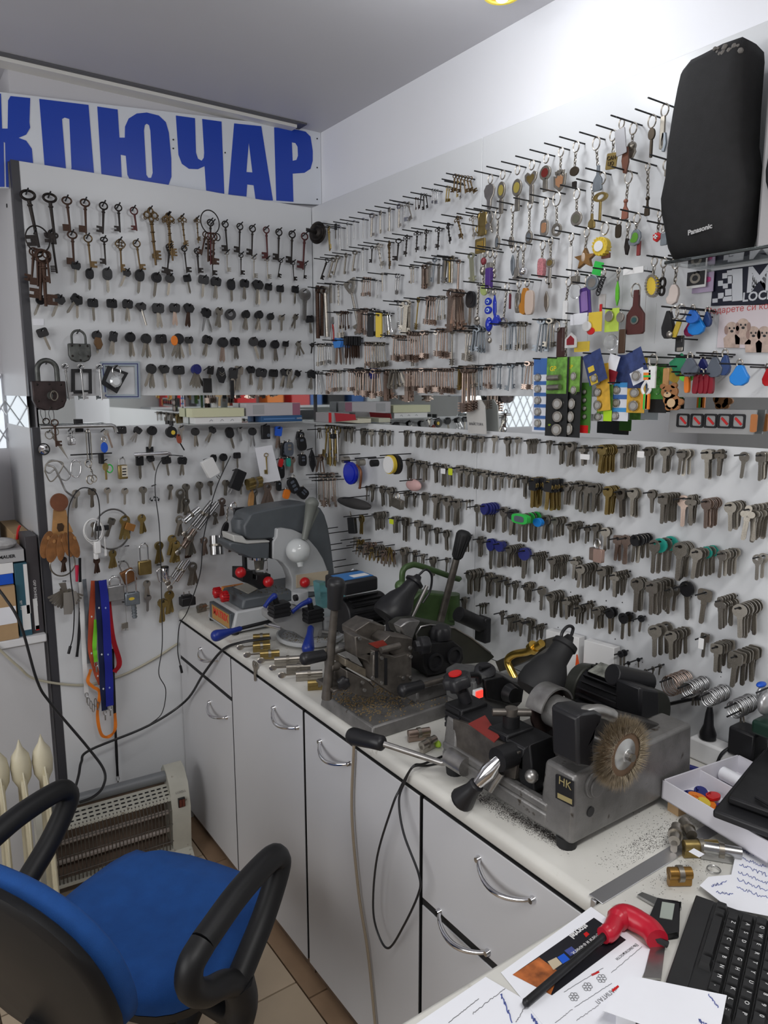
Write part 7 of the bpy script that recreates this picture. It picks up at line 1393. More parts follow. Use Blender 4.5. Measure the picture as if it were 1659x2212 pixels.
# spindle, cutter guard, motor, brush
P = at(*MD(1120,480), 'Y',-1.60); sp_ = wp('spindle', B().cyl(P + Vector((-.0,.055,0)), P + Vector((0,-.06,0)),.031, n=26), CAST, t,.002); wp('cutter_disc', B().cyl(P + Vector((0,.062,-.004)), P + Vector((0,.068,-.004)),.045, n=30), mat('cutter_brown',(.09,.06,.055),.4,.6), t)
ga = B(); oo = [(P.x + .047 * cos(radians(a_)), P.z + .047 * sin(radians(a_))) for a_ in range(20,171,10)] + [(P.x + .043 * cos(radians(a_)), P.z + .043 * sin(radians(a_))) for a_ in range(170,19,-10)]
wp('cutter_guard', ga.prism(oo, P.y + .04, P.y + .08), RST, t)
wp('spindle_block', B().box((P.x - .034,-1.66, Z0 + .10),(P.x + .03,-1.60, P.z + .005)), CAST, t,.006)
PM = at(*MD(1290,370), 'Y',-1.50); wp('motor', B().cyl(PM + Vector((0,.06,0)), PM + Vector((0,-.10,0)),.052, n=28), BLKM, t,.003)
fb_ = B()
for i in range(11): a_ = radians(60 + i * 14); c_ = PM + Vector((.056 * cos(a_),0,.056 * sin(a_))); fb_.add([(c_.x + sx * .0016 * -sin(a_) + sr * .008 * cos(a_), PM.y + sy, c_.z + sx * .0016 * cos(a_) + sr * .008 * sin(a_)) for sx in (-1,1) for sr in (-1,1) for sy in (-.07,.04)], [(0,1,3,2),(4,6,7,5),(0,4,5,1),(2,3,7,6),(0,2,6,4),(1,5,7,3)])
wp('cooling_fins', fb_, BLK, t); wp('end_bell', B().cyl(PM + Vector((0,-.085,-.004)), PM + Vector((0,-.115,-.004)),.056, n=28), OLV, t,.004); wp('fan_cover', B().cyl(PM + Vector((0,.05,0)), PM + Vector((0,.085,0)),.057,.05, n=28), OLV, t,.004)
wp('rating_plate', B().at(Matrix.Translation(PM) @ Matrix.Rotation(-.25,4, 'Y')).box((-.022,-.05,.0635),(.022,.03,.0650)), mat('plate_worn',(.36,.37,.33),.45,.5,.6,60), t)
A = at(*MD(1305,262), 'Y',-1.55); Q = at(*MD(1482,300), 'Y',-1.57); wp('capacitor', B().cyl(A, Q,.022, n=20), BLK, t,.002); wp('junction_box', slab(MD, [(1445,325),(1535,340),(1538,490),(1440,480)],-1.63,.06), BLK, t,.006)
cv = [(1135,470),(1190,435),(1330,450),(1545,505),(1565,560),(1560,650),(1400,750),(1130,720)]; wp('belt_cover', slab(MD, cv,-1.69,.05), mat('cover_dark',(.045,.042,.040),.45,.4,.3,20), t,.006)
wp('brush_guard', slab(MD, [(1135,475),(1170,448),(1230,440),(1262,455),(1255,500),(1232,530),(1220,600),(1225,680),(1195,718),(1140,708)],-1.735,.055), BLK, t,.005); wp('guard_cap', B().tube(arc([Yp(MD, u, v,-1.72) for u, v in ((1145,470),(1185,446),(1240,440),(1305,462))],4),.012,8), RST, t)
wp('front_cover', B().prism(trX(MD, [(1135,460),(1215,500),(1230,700),(1130,720)],-.40),-.40,-.34, plane='YZ'), BLKM, t,.004)
PB_ = at(*MD(1348,640), 'Y',-1.765); wp('brush_arbor', B().cyl(PB_ + Vector((0,.09,0)), PB_ + Vector((0,-.02,0)),.007), RST, t)
br_ = wp('wire_brush', B().cyl(PB_ + Vector((0,.010,0)), PB_ + Vector((0,-.008,0)),.042, n=28), mat('brush_core',(.16,.10,.06),.7,.3), t)
bb_ = B(); rq = random.Random(21)
for i in range(3400):
    a_ = rq.uniform(0,2 * pi); r1 = rq.uniform(.055,.0655); y_ = rq.uniform(-.016,.014); a2 = a_ + rq.uniform(-.12,.12)
    p = Vector((cos(a_) * .036, y_ * .7, sin(a_) * .036)); q = Vector((cos(a2) * r1, y_ + rq.uniform(-.003,.003), sin(a2) * r1)); n_ = Vector((-sin(a_),0, cos(a_))) * .0006; m2 = Vector((0,.0006,0))
    bb_.add([tuple(PB_ + p + n_), tuple(PB_ + p - n_), tuple(PB_ + p + m2), tuple(PB_ + q)], [(0,1,3),(1,2,3),(2,0,3)])
o = sub('bristles', bb_, mat('bristle_wire',(.46,.38,.27),.4,.8,.4,120), br_); o['kind'] = 'stuff'
sub('hub_plate', B().lathe([(.001,.014),(.010,.014),(.012,.011),(.024,.0095),(.027,.0075)], PB_,(0,-1,0),30), mat('hub_zinc',(.50,.50,.49),.35,.8), br_); sub('nut', B().cyl(PB_ + Vector((0,-.012,0)), PB_ + Vector((0,-.024,0)),.007, n=6), NICKD, br_)
A, Q = at(*MD(945,330), 'Y',-1.47), at(*MD(1095,90), 'Y',-1.47); d = Q - A; L_ = d.length
wp('lamp_shade', B().lathe([(.040,-.012),(.047,0),(.046, L_ * .20),(.036, L_ * .44),(.025, L_ * .58),(.0235, L_ * .82),(.027, L_ * .84),(.026, L_ * .92),(.012, L_ * .97),(.008, L_ * 1.06)], A, d,28), BLKR, t)
wp('lamp_cable', B().tube(arc([Q + Vector((.008,0,.006)), Q + Vector((.012,.0,.022)), Q + Vector((-.005,0,.028)), Q + Vector((-.022,0,.015)), Q + Vector((-.02,0,-.012))],6),.0035,7), BLK, t); wp('lamp_stem', B().tube(arc([A + d * .1, A + Vector((.01,.02,-.06)), Vector((A.x + .02, A.y, Z0 + .03))],5),.006,8), BLKM, t)
rq = random.Random(5); sb3 = B()
for i in range(500): x, y = rq.uniform(-.49,-.33), rq.uniform(-1.60,-1.44); sb3.box((x, y, Z0 + .0298),(x + .0016, y + .001, Z0 + .0312))
wp('steel_chips', sb3, RST, t)['kind'] = 'stuff'
# ---------------------------------------------------------------- small machine behind with dial and lit switch
t = machine('dial_key_machine', 'small black key machine with round dial and glowing red switch',(-.30,-1.30, WT)); Y5 = -1.33
wp('body', slab(MD, [(640,300),(690,270),(860,290),(870,400),(800,470),(640,440)], Y5,.10), mat('cast_grey',(.10,.10,.10),.5,.3,.3,30), t,.005); wp('top_block', slab(MD, [(690,290),(780,270),(880,330),(870,400),(800,410),(700,380)], Y5 - .01,.06), BLKM, t,.003); wp('stand', B().box((-.36,-1.30, WT),(-.24,-1.22, Yp(MD,640,440, Y5).z + .02)), CAST, t,.005)
P = Yp(MD,690,245, Y5 + .02); wp('dial', B().lathe([(.024,-.006),(.024,.004),(.019,.006),(.001,.006)], P,(-.25,-.35,1),26), BLK, t); wp('dial_pointer', B().cyl(P + Vector((-.015,0,.010)), P + Vector((.014,0,.008)),.005), BLK, t)
P = Yp(MD,655,355, Y5 - .006); wp('switch_frame', B().cbox(P,(.026,.008,.022)), WHITE, t,.002); wp('switch_rocker', B().cbox(P + Vector((.0,-.004,.0)),(.019,.006,.016)), mat('lit_red',(1.,.03,.02),.3, emit=1.6), t,.001)
P = Yp(MD,800,350, Y5 - .012); wp('round_boss', B().cyl(P, P + Vector((0,-.02,0)),.022,.017), BLKM, t); wp('side_arm', B().tube(arc([Yp(MD,580,270, Y5), Yp(MD,650,265, Y5), Yp(MD,660,300, Y5)],5),.007,8), BLKM, t)
# gold handle in an open box and white cartons
t = thing('gold_door_handle', 'polished gold tubular handle lying in an open dark box', 'door handle',(0,0,0)); G = [at(*MD(u, v), 'X',-.10) for u, v in ((835,280),(800,200),(830,165),(900,150),(965,110))]
part('tube', B().tube(arc(G,6),.010,12), GOLD, t); part('collar', B().cyl(at(*MD(915,140), 'X',-.10), at(*MD(930,125), 'X',-.10),.016, n=18), GOLD, t)
single('handle_box', B().prism(trX(MD, [(740,200),(985,90),(985,135),(905,190),(760,250)],-.08),-.08,-.036, plane='YZ'), mat('dark_box',(.05,.045,.035),.4), 'open dark gift box behind the gold handle', 'box')
for lb, pts, X in (('white carton leaning on the side panel behind the lamp', [(985,45),(1145,85),(1135,250),(980,320)],-.03),('larger white carton standing by the finned motor', [(1170,95),(1315,135),(1310,260),(1290,300),(1160,300)],-.035)): single('white_carton', B().prism(trX(MD, pts, X), X, X + .022, plane='YZ'), WHITE, lb, 'box', bev=.001)
single('orange_wedge', B().prism(trX(MD, [(1135,165),(1148,230),(1128,235)],-.045),-.047,-.043, plane='YZ'), mat('signal_orange',(.70,.08,.01),.5), 'small orange card between the white cartons', 'card')
# ================================================================== office chair
t = thing('office_chair', 'blue fabric office chair with black plastic armrests', 'chair',(-.99,-1.03,0), radians(30))
FAB = mat('blue_fabric',(.012,.085,.33),.85,0,.12,25,.5,900); CHB = mat('chair_black',(.007,.007,.008),.5,0,.2,8)
def supel(a, b, n=32, e=.62): return [(a * abs(cos(2 * pi * i / n)) ** e * (1 if cos(2 * pi * i / n) >= 0 else -1), b * abs(sin(2 * pi * i / n)) ** e * (1 if sin(2 * pi * i / n) >= 0 else -1)) for i in range(n)]
rows = []
for k_, z in ((.90,.425),(1.,.435),(1.0,.458),(.96,.474),(.82,.483),(.55,.483),(.25,.478),(.02,.476)): rows.append([(x * k_ + .0, y * k_, z - (.018 if x * k_ > .15 else 0)) for x, y in supel(.205,.222)])
part('seat', B().rings(rows), FAB, t, angle=60)
part('seat_shell', B().rings([[(x * k_, y * k_, z) for x, y in supel(.20,.217)] for k_, z in ((.7,.395),(.97,.405),(1.0,.428),(.97,.432))]), CHB, t)
def back_surf(x0, w, h0, h1, th, k):
    rows = []
    for kk, dx in ((.93,0),(1., th * .3),(1., th * .8),(.95, th)): rows.append([(x0 + dx + .25 * (y * kk) ** 2 - .32 * z * kk, y * kk,(h0 + h1) / 2 + z * kk) for y, z in supel(w,(h1 - h0) / 2,32,.85)])
    return B().rings(rows)
part('back_cushion', back_surf(-.325,.20,.43,.80,.045,1), FAB, t, angle=60); part('back_shell', back_surf(-.355,.207,.42,.81,.03,1), CHB, t, angle=60)
part('back_bar', B().tube(arc([(-.31,0,.47),(-.30,0,.43),(-.26,0,.405),(-.05,0,.385)],5),.022,8), CHB, t)
for s in (-1,1):
    y = s * .285; am = part('armrest', B().tube(arc([(-.20, y,.645),(-.10, y,.668),(.0, y,.672),(.03, y,.658),(.03, y,.63),(-.02, y,.57),(-.075, y,.525),(-.115, y,.495)],5),.0235,14).tube(arc([(-.20, y,.645),(-.232, y,.628),(-.235, y,.59),(-.20, y,.55),(-.15, y,.525),(-.105, y,.49)],5),.0235,14), CHB, t)
    part('arm_bracket', B().tube(arc([(-.11, y,.50),(-.10, y,.45),(-.10, y * .97,.41),(-.08, y * .8,.385),(-.06, y * .3,.385)],4), [.030] * 9 + [.022] * 8,8), CHB, t)
part('mechanism', B().box((-.11,-.07,.355),(.08,.07,.397)), CHB, t, bev=.006); part('gas_lift', B().cyl((0,0,.10),(0,0,.36),.025, n=18), BLKM, t)
part('star_base',(lambda b: [b.tube([(0,0,.10),(.16 * cos(a),.16 * sin(a),.095),(.29 * cos(a),.29 * sin(a),.07)], [.034,.026,.018],8) for a in [i * 2 * pi / 5 + .3 for i in range(5)]] and b)(B()), CHB, t)
for i in range(5): a = i * 2 * pi / 5 + .3; part('caster', B().cyl((.29 * cos(a) - .012 * sin(a),.29 * sin(a) + .012 * cos(a),.028),(.29 * cos(a) + .012 * sin(a),.29 * sin(a) - .012 * cos(a),.028),.028, n=16).cyl((.29 * cos(a),.29 * sin(a),.03),(.29 * cos(a),.29 * sin(a),.08),.008), CHB, t)

# ================================================================== quartz heater and oil radiator
t = thing('quartz_heater', 'cream quartz bar heater with wire grille on the floor', 'heater',(-.86,-.16,0), radians(-4)); CRM = mat('aged_cream',(.47,.46,.40),.5,0,.1,15, dirt=((.16,.13,.09),30,.66))
cap = [(.09,0),(-.09,0),(-.10,.012),(-.055,.045),(-.06,.10),(-.07,.20),(-.045,.275),(-.01,.31),(.03,.315),(.055,.29),(.06,.10),(.09,.03)]
for nm, x0, x1 in (('end_cap',.165,.225),('end_cap',-.235,-.19)):
    e_ = part(nm, B().prism(cap, x0, x1, plane='YZ'), CRM, t, bev=.008)
    if x0 > 0: part('switch', B().box((.185,-.0735,.205),(.207,-.064,.235)), BLK, e_); part('rocker', B().box((.187,-.0765,.208),(.195,-.07,.232)).box((.197,-.0765,.208),(.205,-.07,.232)), mat('rocker_brown',(.12,.03,.02),.4), e_); obj('lettering', text_mesh('lettering', 'LUXELL', mat('print_grey',(.12,.11,.11),.6),.010,.0002), e_, Matrix.Translation((.196,-.0645,.255)) @ Matrix.Rotation(pi / 2 - .3,4, 'X'))
part('top_bar', B().cyl((-.19,.01,.285),(.165,.01,.285),.018, n=18), mat('bar_grey',(.17,.18,.19),.4), t); part('back_reflector', B().prism([(.03,.26),(.045,.05),(-.03,.05),(-.03,.055),(.035,.06),(.022,.255)],-.19,.165, plane='YZ'), mat('reflector',(.30,.24,.20),.35,.6,.3,10), t)
tp = part('vent_plate', B().prism([(.0,.262),(-.055,.235),(-.056,.228),(.0,.25)],-.19,.165, plane='YZ'), CRM, t); vb_ = B()
for i in range(18):
    for j in range(3): vb_.at(TR((-.175 + i * .0195,-.014 - j * .013,.2575 - j * .0066),(.455,0,0))).box((-.006,-.002,-.001),(.006,.002,.0006))
part('vent_slots', vb_, BLKM, tp); part('bottom_rail', B().box((-.19,-.062,.045),(.165,-.03,.055)), CRM, t)
for z in (.10,.165): part('quartz_tube', B().cyl((-.19,-.01, z),(.165,-.01, z),.008), mat('quartz',(.55,.48,.44),.3), t)
for i in range(31): x = -.185 + i * .0113; part('grille_wire', B().tube([(x,-.05,.24),(x,-.068,.20),(x,-.066,.12),(x,-.058,.055)],.0019,5), DST, t)
for z in (.09,.15,.2): part('grille_wire', B().cyl((-.19,-.066, z),(.165,-.066, z),.0016, n=5), DST, t)
t = thing('oil_radiator', 'yellowed cream ribbed oil radiator behind the chair', 'radiator',(-1.178,-.375,0)); RAD = mat('yellowed_enamel',(.62,.57,.42),.4,0,.1,12, dirt=((.25,.20,.12),20,.68))
for i in range(5):
    x = .085 - i * .054; rb_ = part('rib', B().prism([(-.07,.08),(-.06,.50),(-.02,.56),(.02,.56),(.06,.50),(.07,.08)], x - .0016, x + .0016, [[(-.05,.14),(.05,.14),(.045,.48),(-.045,.48)]], 'YZ').lathe([(.004,-.10),(.012,-.06),(.024,-.035),(.027,0),(.022,.03),(.008,.052),(.001,.075)],(x,0,.56), n=18).sph((x,0,.105),(.024,.055,.03)), RAD, t)
    part('rib_column', B().cyl((x,-.055,.1),(x,-.03,.53),.008, n=8).cyl((x,.055,.1),(x,.03,.53),.008, n=8), RAD, rb_)
part('foot', B().box((-.16,-.09,.0),(-.13,.09,.08)).box((.06,-.09,0),(.09,.09,.08)), BLKR, t)

# ================================================================== boxes on the shelf cabinet
CX = Crop(0,840,3.8154)
def sbox(name, label, u0, v0, u1, v1, Y, d, m, z0=.7985, prints=(), cat='box'):
    A, Q = Yp(CX, u0, v1, Y), Yp(CX, u1, v0, Y); t = thing(name, label, cat); z0 = A.z if z0 is None else z0; Q.x = min(Q.x, XL - .008)
    part('carton', B().box((A.x, Y, z0),(Q.x, Y + d, Q.z)), m, t, bev=.001)
    for nm, fx0, fz0, fx1, fz1, mm in prints: part(nm, B().box((A.x + (Q.x - A.x) * fx0, Y - .0006, z0 + (Q.z - z0) * fz0),(A.x + (Q.x - A.x) * fx1, Y, z0 + (Q.z - z0) * fz1)), mm, t)
    return t, A, Q, z0
KRAFT = mat('kraft_card',(.42,.28,.15),.75,0,.08,20)
DB = mat('box_charcoal',(.055,.05,.055),.45); TB = mat('box_teal',(.03,.10,.14),.45)
t, A, Q, z = sbox('tool_box', 'tall charcoal box with white lettering and bit picture',266,1200,385,1990,.02,.11, DB,.7985,(('picture',.25,.04,.6,.36, WHITE),('badge',.3,.03,.6,.08, REDP)))
obj('lettering', text_mesh('lettering', 'GRP BOHRER SET', WHITE,.011,.0002), t, Matrix.Translation(((A.x + Q.x) / 2,.0194,.93)) @ Matrix.Rotation(pi / 2,4, 'X') @ Matrix.Rotation(-pi / 2,4, 'Z'))
t, A, Q, z = sbox('tool_box', 'teal tool box with white saw blade picture',163,1430,219,2000,.012,.08, TB,.7985,(('picture',.3,.08,.95,.42, WHITE),('white_side',.7,.3,1,.98, WHITE)))
obj('lettering', text_mesh('lettering', 'SET 113', WHITE,.009,.0002), t, Matrix.Translation((A.x + .010,.0112,.90)) @ Matrix.Rotation(pi / 2,4, 'X') @ Matrix.Rotation(-pi / 2,4, 'Z'))
sbox('kraft_box', 'brown cardboard box with white paper label at the shelf edge',-140,1620,120,2060,.0,.10, KRAFT,.7985,(('paper_label',.4,.30,.98,.62, PAPER),('red_mark',.3,.9,.6,.98, REDP)))
sbox('grey_box', 'grey box between cardboard and teal box',112,1640,150,1990,.108,.02, ZINCK)
zt = Yp(CX,0,1618,.02).z
t, A, Q, z = sbox('blue_box', 'bright blue flat box stacked on the cardboard box',-140,1520,106,1612,.015,.10, BLUEP, zt); z2 = Q.z + .0005
t, A, Q, z = sbox('white_flat_box', 'white flat box stacked on the blue one',-140,1430,106,1515,.015,.10, WHITE, z2); z2 = Q.z + .0005
t, A, Q, z = sbox('grey_lock_box', 'grey lock box with black lettering on top of the stack',-140,1320,195,1425,.015,.12, mat('box_lightgrey',(.40,.40,.41),.5), z2)
obj('lettering', text_mesh('lettering', 'MAUER', BLK,.014,.0002, bold=.0004), t, Matrix.Translation((Yp(CX,55,1355,.015).x,.0144,(z2 + Q.z) / 2)) @ Matrix.Rotation(pi / 2,4, 'X'))
single('plastic_bag', B().sph(tuple(Yp(CX,10,1270,.07) + Vector((0,0,-.002))),(.045,.045,.018),14,8), mat('grey_bag',(.45,.44,.44),.4,0,.3,40,.6,60), 'crumpled grey plastic bag on the lock box', 'bag')
t = thing('long_carton', 'long brown carton standing deep in the shelf with red logo', 'box'); A = at(*CX(195,1190), 'Y',.14); part('carton', B().frus((A.x - .03,.14),(A.x + .02,.44),(A.x - .03,.14),(A.x + .02,.44),.7985, A.z), KRAFT, t, bev=.001); part('red_logo', B().tube(arc([Yp(CX,140,1240,.139), Yp(CX,150,1160,.139), Yp(CX,165,1125,.139)],4),.004,6), REDP, t)
single('metal_cabinet', B().box((-1.35,.25,.7985),(-1.10,.44, Yp(CX,60,580,.25).z)), mat('cabinet_steel',(.30,.33,.35),.4,.4), 'grey steel cash box at the back of the shelf', 'box', bev=.003)
# diamond grille of the window beyond the shelf
gb = B()
for i in range(16):
    for s in (-1,1): x = -1.75 + i * .055; gb.cyl((x,.462,1.36),(x + s * .15,.462,1.62),.0025, n=5)
struct('window_2', B().box((-1.75,.464,1.36),(-1.0,.469,1.62)), mat('window_pane',(.75,.8,.85),.15, emit=.55)); part('grille', gb, ALU, bpy.data.objects['window_2'])

# ================================================================== lanyards and cables
CL = Crop(0,1180,3.159)
def band(label, pts, w, m, off, name='lanyard', cat='lanyard', clip=True, mark=None):
    P = [PB(CL, u, v, off) for u, v in pts]; C_ = arc(P,6); b = B(); n = len(C_); vs = []; fs = []
    for i, p in enumerate(C_):
        d = (C_[min(i + 1, n - 1)] - C_[max(i - 1,0)]); d.y = 0; d.normalize(); s_ = Vector((-d.z,0, d.x)) * (w * .62); wob = .002 * sin(i * .9)
        vs += [tuple(p + s_ + Vector((0, wob,0))), tuple(p - s_ - Vector((0, wob,0))), tuple(p - s_ + Vector((0,.0012 - wob,0))), tuple(p + s_ + Vector((0,.0012 + wob,0)))]
    for i in range(n - 1):
        a_, c_ = 4 * i,4 * i + 4
        for j in range(4): fs.append((a_ + j, a_ + (j + 1) % 4, c_ + (j + 1) % 4, c_ + j))
    b.add(vs, fs + [(0,3,2,1), tuple(4 * (n - 1) + j for j in range(4))]); t = thing(name, label, cat); part('strap', b, m, t)
    if mark:
        for i in range(6, n - 4,7): p = C_[i]; part('printed_mark', B().prism([(p.x + x, p.z + z) for x, z in ((0,.004),(.003,0),(0,-.004),(-.003,0))], p.y - .0016, p.y - .0008), mark, t)
    if clip: e_ = C_[-1]; part('clip', B().ring(tuple(e_ + Vector((0,0,-.008))),.005,.008,.0012, n=14).cyl(e_ + Vector((0,0,-.016)), e_ + Vector((0,0,-.034)),.0025, n=8), STEEL, t)
CLN = mat('navy_ribbon',(.006,.012,.055),.7); CLB = mat('blue_ribbon',(.008,.015,.26),.7)
band('white woven lanyard hanging beside the grey one', [(552,245),(562,500),(575,750),(590,1000)],.011, WHITE,.02); band('grey woven lanyard next to the white one', [(575,225),(590,400),(600,620),(608,800)],.010, ZINCK,.028, clip=False)
band('orange lanyard with red printing', [(640,235),(625,480),(620,700),(655,850),(690,940)],.014, mat('coral_ribbon',(.45,.075,.03),.7),.034, mark=WHITE); band('bright red lanyard flaring behind the blue ones', [(735,300),(765,600),(815,790),(780,860)],.013, mat('scarlet_ribbon',(.42,.005,.015),.7),.022, clip=False)
band('neon green printed wristband lanyard', [(655,500),(645,680),(648,720),(655,790)],.010, mat('lime_ribbon',(.18,.60,.03),.6),.046); band('navy lanyard with white bottle-opener logo', [(668,235),(675,420),(692,700),(700,900),(715,1120)],.016, CLN,.050, mark=WHITE); band('royal blue lanyard with small white diamonds', [(700,232),(720,420),(735,700),(745,900),(750,1090)],.020, CLB,.056, mark=mat('pale_blue_mark',(.3,.4,.7),.6))
band('thin black strap hanging below the lanyards', [(770,700),(782,1100),(795,1400),(803,1570)],.007, BLK,.014, 'black_strap', 'strap'); band('black velcro strap hanging by the dark edge strip', [(545,80),(548,350),(540,600),(525,755)],.007, BLK,.018, 'black_strap', 'strap', False); band('red and orange ribbon loop at the lanyard ends', [(620,840),(600,920),(635,960),(680,1000),(665,1150),(690,1280),(740,1300),(785,1250),(785,1140)],.008, ORANGEP,.04, 'ribbon_loop', 'ribbon', False)
h = Hang(CL,635,990,.03, 'cluster of steel lanyard hooks', 'clips', 'lanyard_hooks', wall='B')
for i in range(5): a = h.L(605 + i * 14,1060 + (i % 3) * 20); part('hook', B().ring((a[0],-.003 * i, a[1]),.004,.014,.0013, n=14), STEEL, h.t)
single('red_marker', B().cyl(PB(CL,525,130,.03), PB(CL,525,240,.03),.006,.004), mat('marker_red',(.5,.02,.06),.4), 'short red marker pen hanging by the dark edge strip', 'marker')
def cable(label, pts, r, m=BLK, mode='Y', v=-.05, name='cable'):
    P = [at(p[0], p[1], p[3] if len(p) > 3 else mode, p[2] if len(p) > 2 else v) for p in pts]; return single(name, B().tube(arc(P,7), r,7), m, label, 'cable')
cable('thick black cable sagging from the shelf past the heater', [(-20,1255,-.10),(10,1290,-.12),(45,1350,-.14),(80,1470,-.14),(110,1520,-.13),(190,1615,-.17),(225,1665,-.21),(222,1700,-.235),(200,1722,-.25),(172,1733,-.258)],.0042); cable('black lamp cable curving from the floor up to the worktop', [(146,1768,-.22),(160,1712,-.215),(170,1674,-.19),(176,1645,-.15),(195,1620,-.11),(320,1568,-.08),(400,1515,-.10),(440,1455,-.30),(480,1405,-.42),(520,1388,-.50),(585,1378,-.55)],.0042)
CRC = mat('cream_cable',(.42,.39,.30),.5); cable('cream cable stapled low across the back panel', [(-10,1395,-.01),(40,1440,-.02),(80,1468,-.012),(180,1480,-.008),(260,1460,-.008),(330,1425,-.008),(384,1390,-.008)],.004, CRC)
cable('thin black cable hanging past the padlocks to the floor cable', [(395,985),(362,985),(340,1010),(335,1060),(345,1150),(350,1330),(350,1400),(343,1455),(358,1490),(350,1540),(322,1566)],.0016, BLK, 'Y',-.075); c_ = cable('black micro plug cable hanging over the worktop end', [(498,985),(465,1060),(440,1160),(432,1240),(405,1320),(388,1350),(384,1405),(390,1440)],.0018, BLK, 'Y',-.085); part('micro_plug', B().cyl(at(389.5,1438, 'Y',-.085), at(393,1453, 'Y',-.085),.0045, n=8), BLK, c_)
c_ = cable('black micro plug cable looping over the leather fobs', [(212,1165),(215,1100),(205,1062),(175,1055),(152,1085),(147,1130),(152,1240),(160,1310),(158,1370),(152,1398)],.0018, BLK, 'Y',-.09); part('micro_plug', B().cyl(at(152,1396, 'Y',-.09), at(148,1412, 'Y',-.09),.0045, n=8), BLK, c_)
cable('tan cable hanging down in front of the cabinet door', [(764,1592,-.574),(764,1620,-.576),(760,1760,-.577),(775,1930,-.577),(795,2060,-.577),(812,2230,-.577)],.0035, mat('tan_cable',(.27,.22,.16),.5), 'X'); cable('black cable loop hanging in front of the cabinets', [(955,1634, WT + .0026, 'Z'),(915,1650, WT + .0032, 'Z'),(894,1654,-.573),(875,1682,-.578),(862,1708,-.585),(848,1740,-.60),(815,1850,-.60),(806,1960,-.60),(818,2020,-.60),(840,2048,-.60),(872,2000,-.60),(904,1930,-.60),(905,1890,-.60),(872,1800,-.60),(862,1730,-.59),(874,1690,-.579),(892,1657,-.573),(922,1654, WT + .0032, 'Z'),(965,1646, WT + .0026, 'Z')],.0024, BLK, 'X')
c = thing('ceiling_lamp', 'yellow-rimmed glass ceiling lamp over the side panel', 'lamp',(-.13,-1.10,0)); 
# ceiling lamp: glass dish with yellow rim hanging under the ceiling
LM = at(1085,-14, 'Z', CZ - .05); c.location = (LM.x, LM.y, CZ)
part('canopy', B().cyl((0,0,-.012),(0,0,0),.035, n=24), WHITE, c); part('rod', B().cyl((0,0,-.04),(0,0,-.01),.006), ALU, c)
part('rim', B().ring((0,0,-.05),.040,.040,.005, v=(0,1,0), n=32), mat('yellow_rim',(.75,.60,.08),.3,.4), c); part('dish', B().lathe([(.040,-.05),(.030,-.042),(.006,-.038),(.001,-.038)], n=28), mat('lamp_gold',(.60,.42,.12),.25,.7), c); part('bulb', B().sph((0,0,-.056),(.016,.016,.012)), mat('bulb_glow',(1,.97,.9),.3, emit=6.), c)
plo.location = (LM.x - .20, LM.y - .12, CZ - .17)

# ================================================================== clutter along the worktop
def lock_cyl(px, py, ang, L, m, label, key=False, r=.0085, z=WT):
    P = at(px, py, 'Z', z); t = thing('lock_cylinder', label, 'lock cylinder', P, ang); part('plug', B().cyl((-L / 2,0, r * 2.3),(L / 2,0, r * 2.3), r, n=14), m, t); part('housing', B().prism(rrect(r * 1.15, r * 2.4, r * .5,3,0, r * 1.2),-L / 2, L / 2, plane='YZ'), m, t)
    part('cam', B().cyl((-.004,0, r * 2.2),(.004,0, r * 2.2), r * 1.35, n=14), NICKD, t)
    if key: part('key', B().box((-L / 2 - .03,-.001, r * 2.1),(-L / 2,.001, r * 2.6)).sph((-L / 2 - .036,0, r * 2.3),(.011,.0015,.009),12,8), NICK, t)
for a in ((565,1388,-.45,.05, BRASS, 'brass lock cylinder lying nearest the blue lever'),(565,1408,-.35,.05, BRASS, 'brass lock cylinder beside its twin with key', True),(583,1425,-.4,.055, BRASS, 'brass lock cylinder with key, third along the worktop edge', True),(622,1438,-.45,.075, NICK, 'nickel lock cylinder with round knob on the worktop edge', True),(645,1455,-.5,.065, NICKD, 'dull nickel lock cylinder under the black lever grip', True),(668,1470,-.45,.07, NICK, 'long nickel lock cylinder near the upright lever', True),(690,1490,-.45,.06, BRASS, 'brass and nickel lock cylinder at the base plate', False),
          (905,1600,-.3,.05, COPPER, 'coppery threaded lock barrel before the front machine'),(925,1622,.2,.045, NICK, 'small nickel lock barrel behind the long grip lever'),(436,1322,.3,.035, NICKD, 'grey lock part beside the milling machine')): lock_cyl(*a)
flatkey(Crop(380,1040,4.1475), 'round', NICK,700,1610,695,1790, 'small key dangling over the worktop edge',2,.0, 'B',.1) if False else None
for i,(u, v) in enumerate(((549,1430),(552,1432))): P = at(u, v, 'X', CF - .004); tag(obj('house_key', blank_mesh('hole', NICK), None, hangM(P, P + Vector((0,.004 * i,-.055)), 'S',.3 * i)), 'small key dangling over the worktop edge from a cylinder', 'key', 'keys dangling over the edge')
single('green_clip', B().sph(tuple(at(942,1605, 'Z', WT + .008)),(.008,.016,.008),12,8), mat('clip_lime',(.42,.65,.05),.4), 'small lime green plug on the worktop', 'plug')
for i in range(7): P = at(430 + i * 12,1310 + i * 5, 'Z', WT + .0012); single('steel_pin', B().cyl((0,0,0),(.03,.012 * (i % 3 - 1),0),.001, n=6), BRASS, 'thin brass pin strewn beside the milling machine', 'pin', 'strewn pins', Matrix.Translation(P))
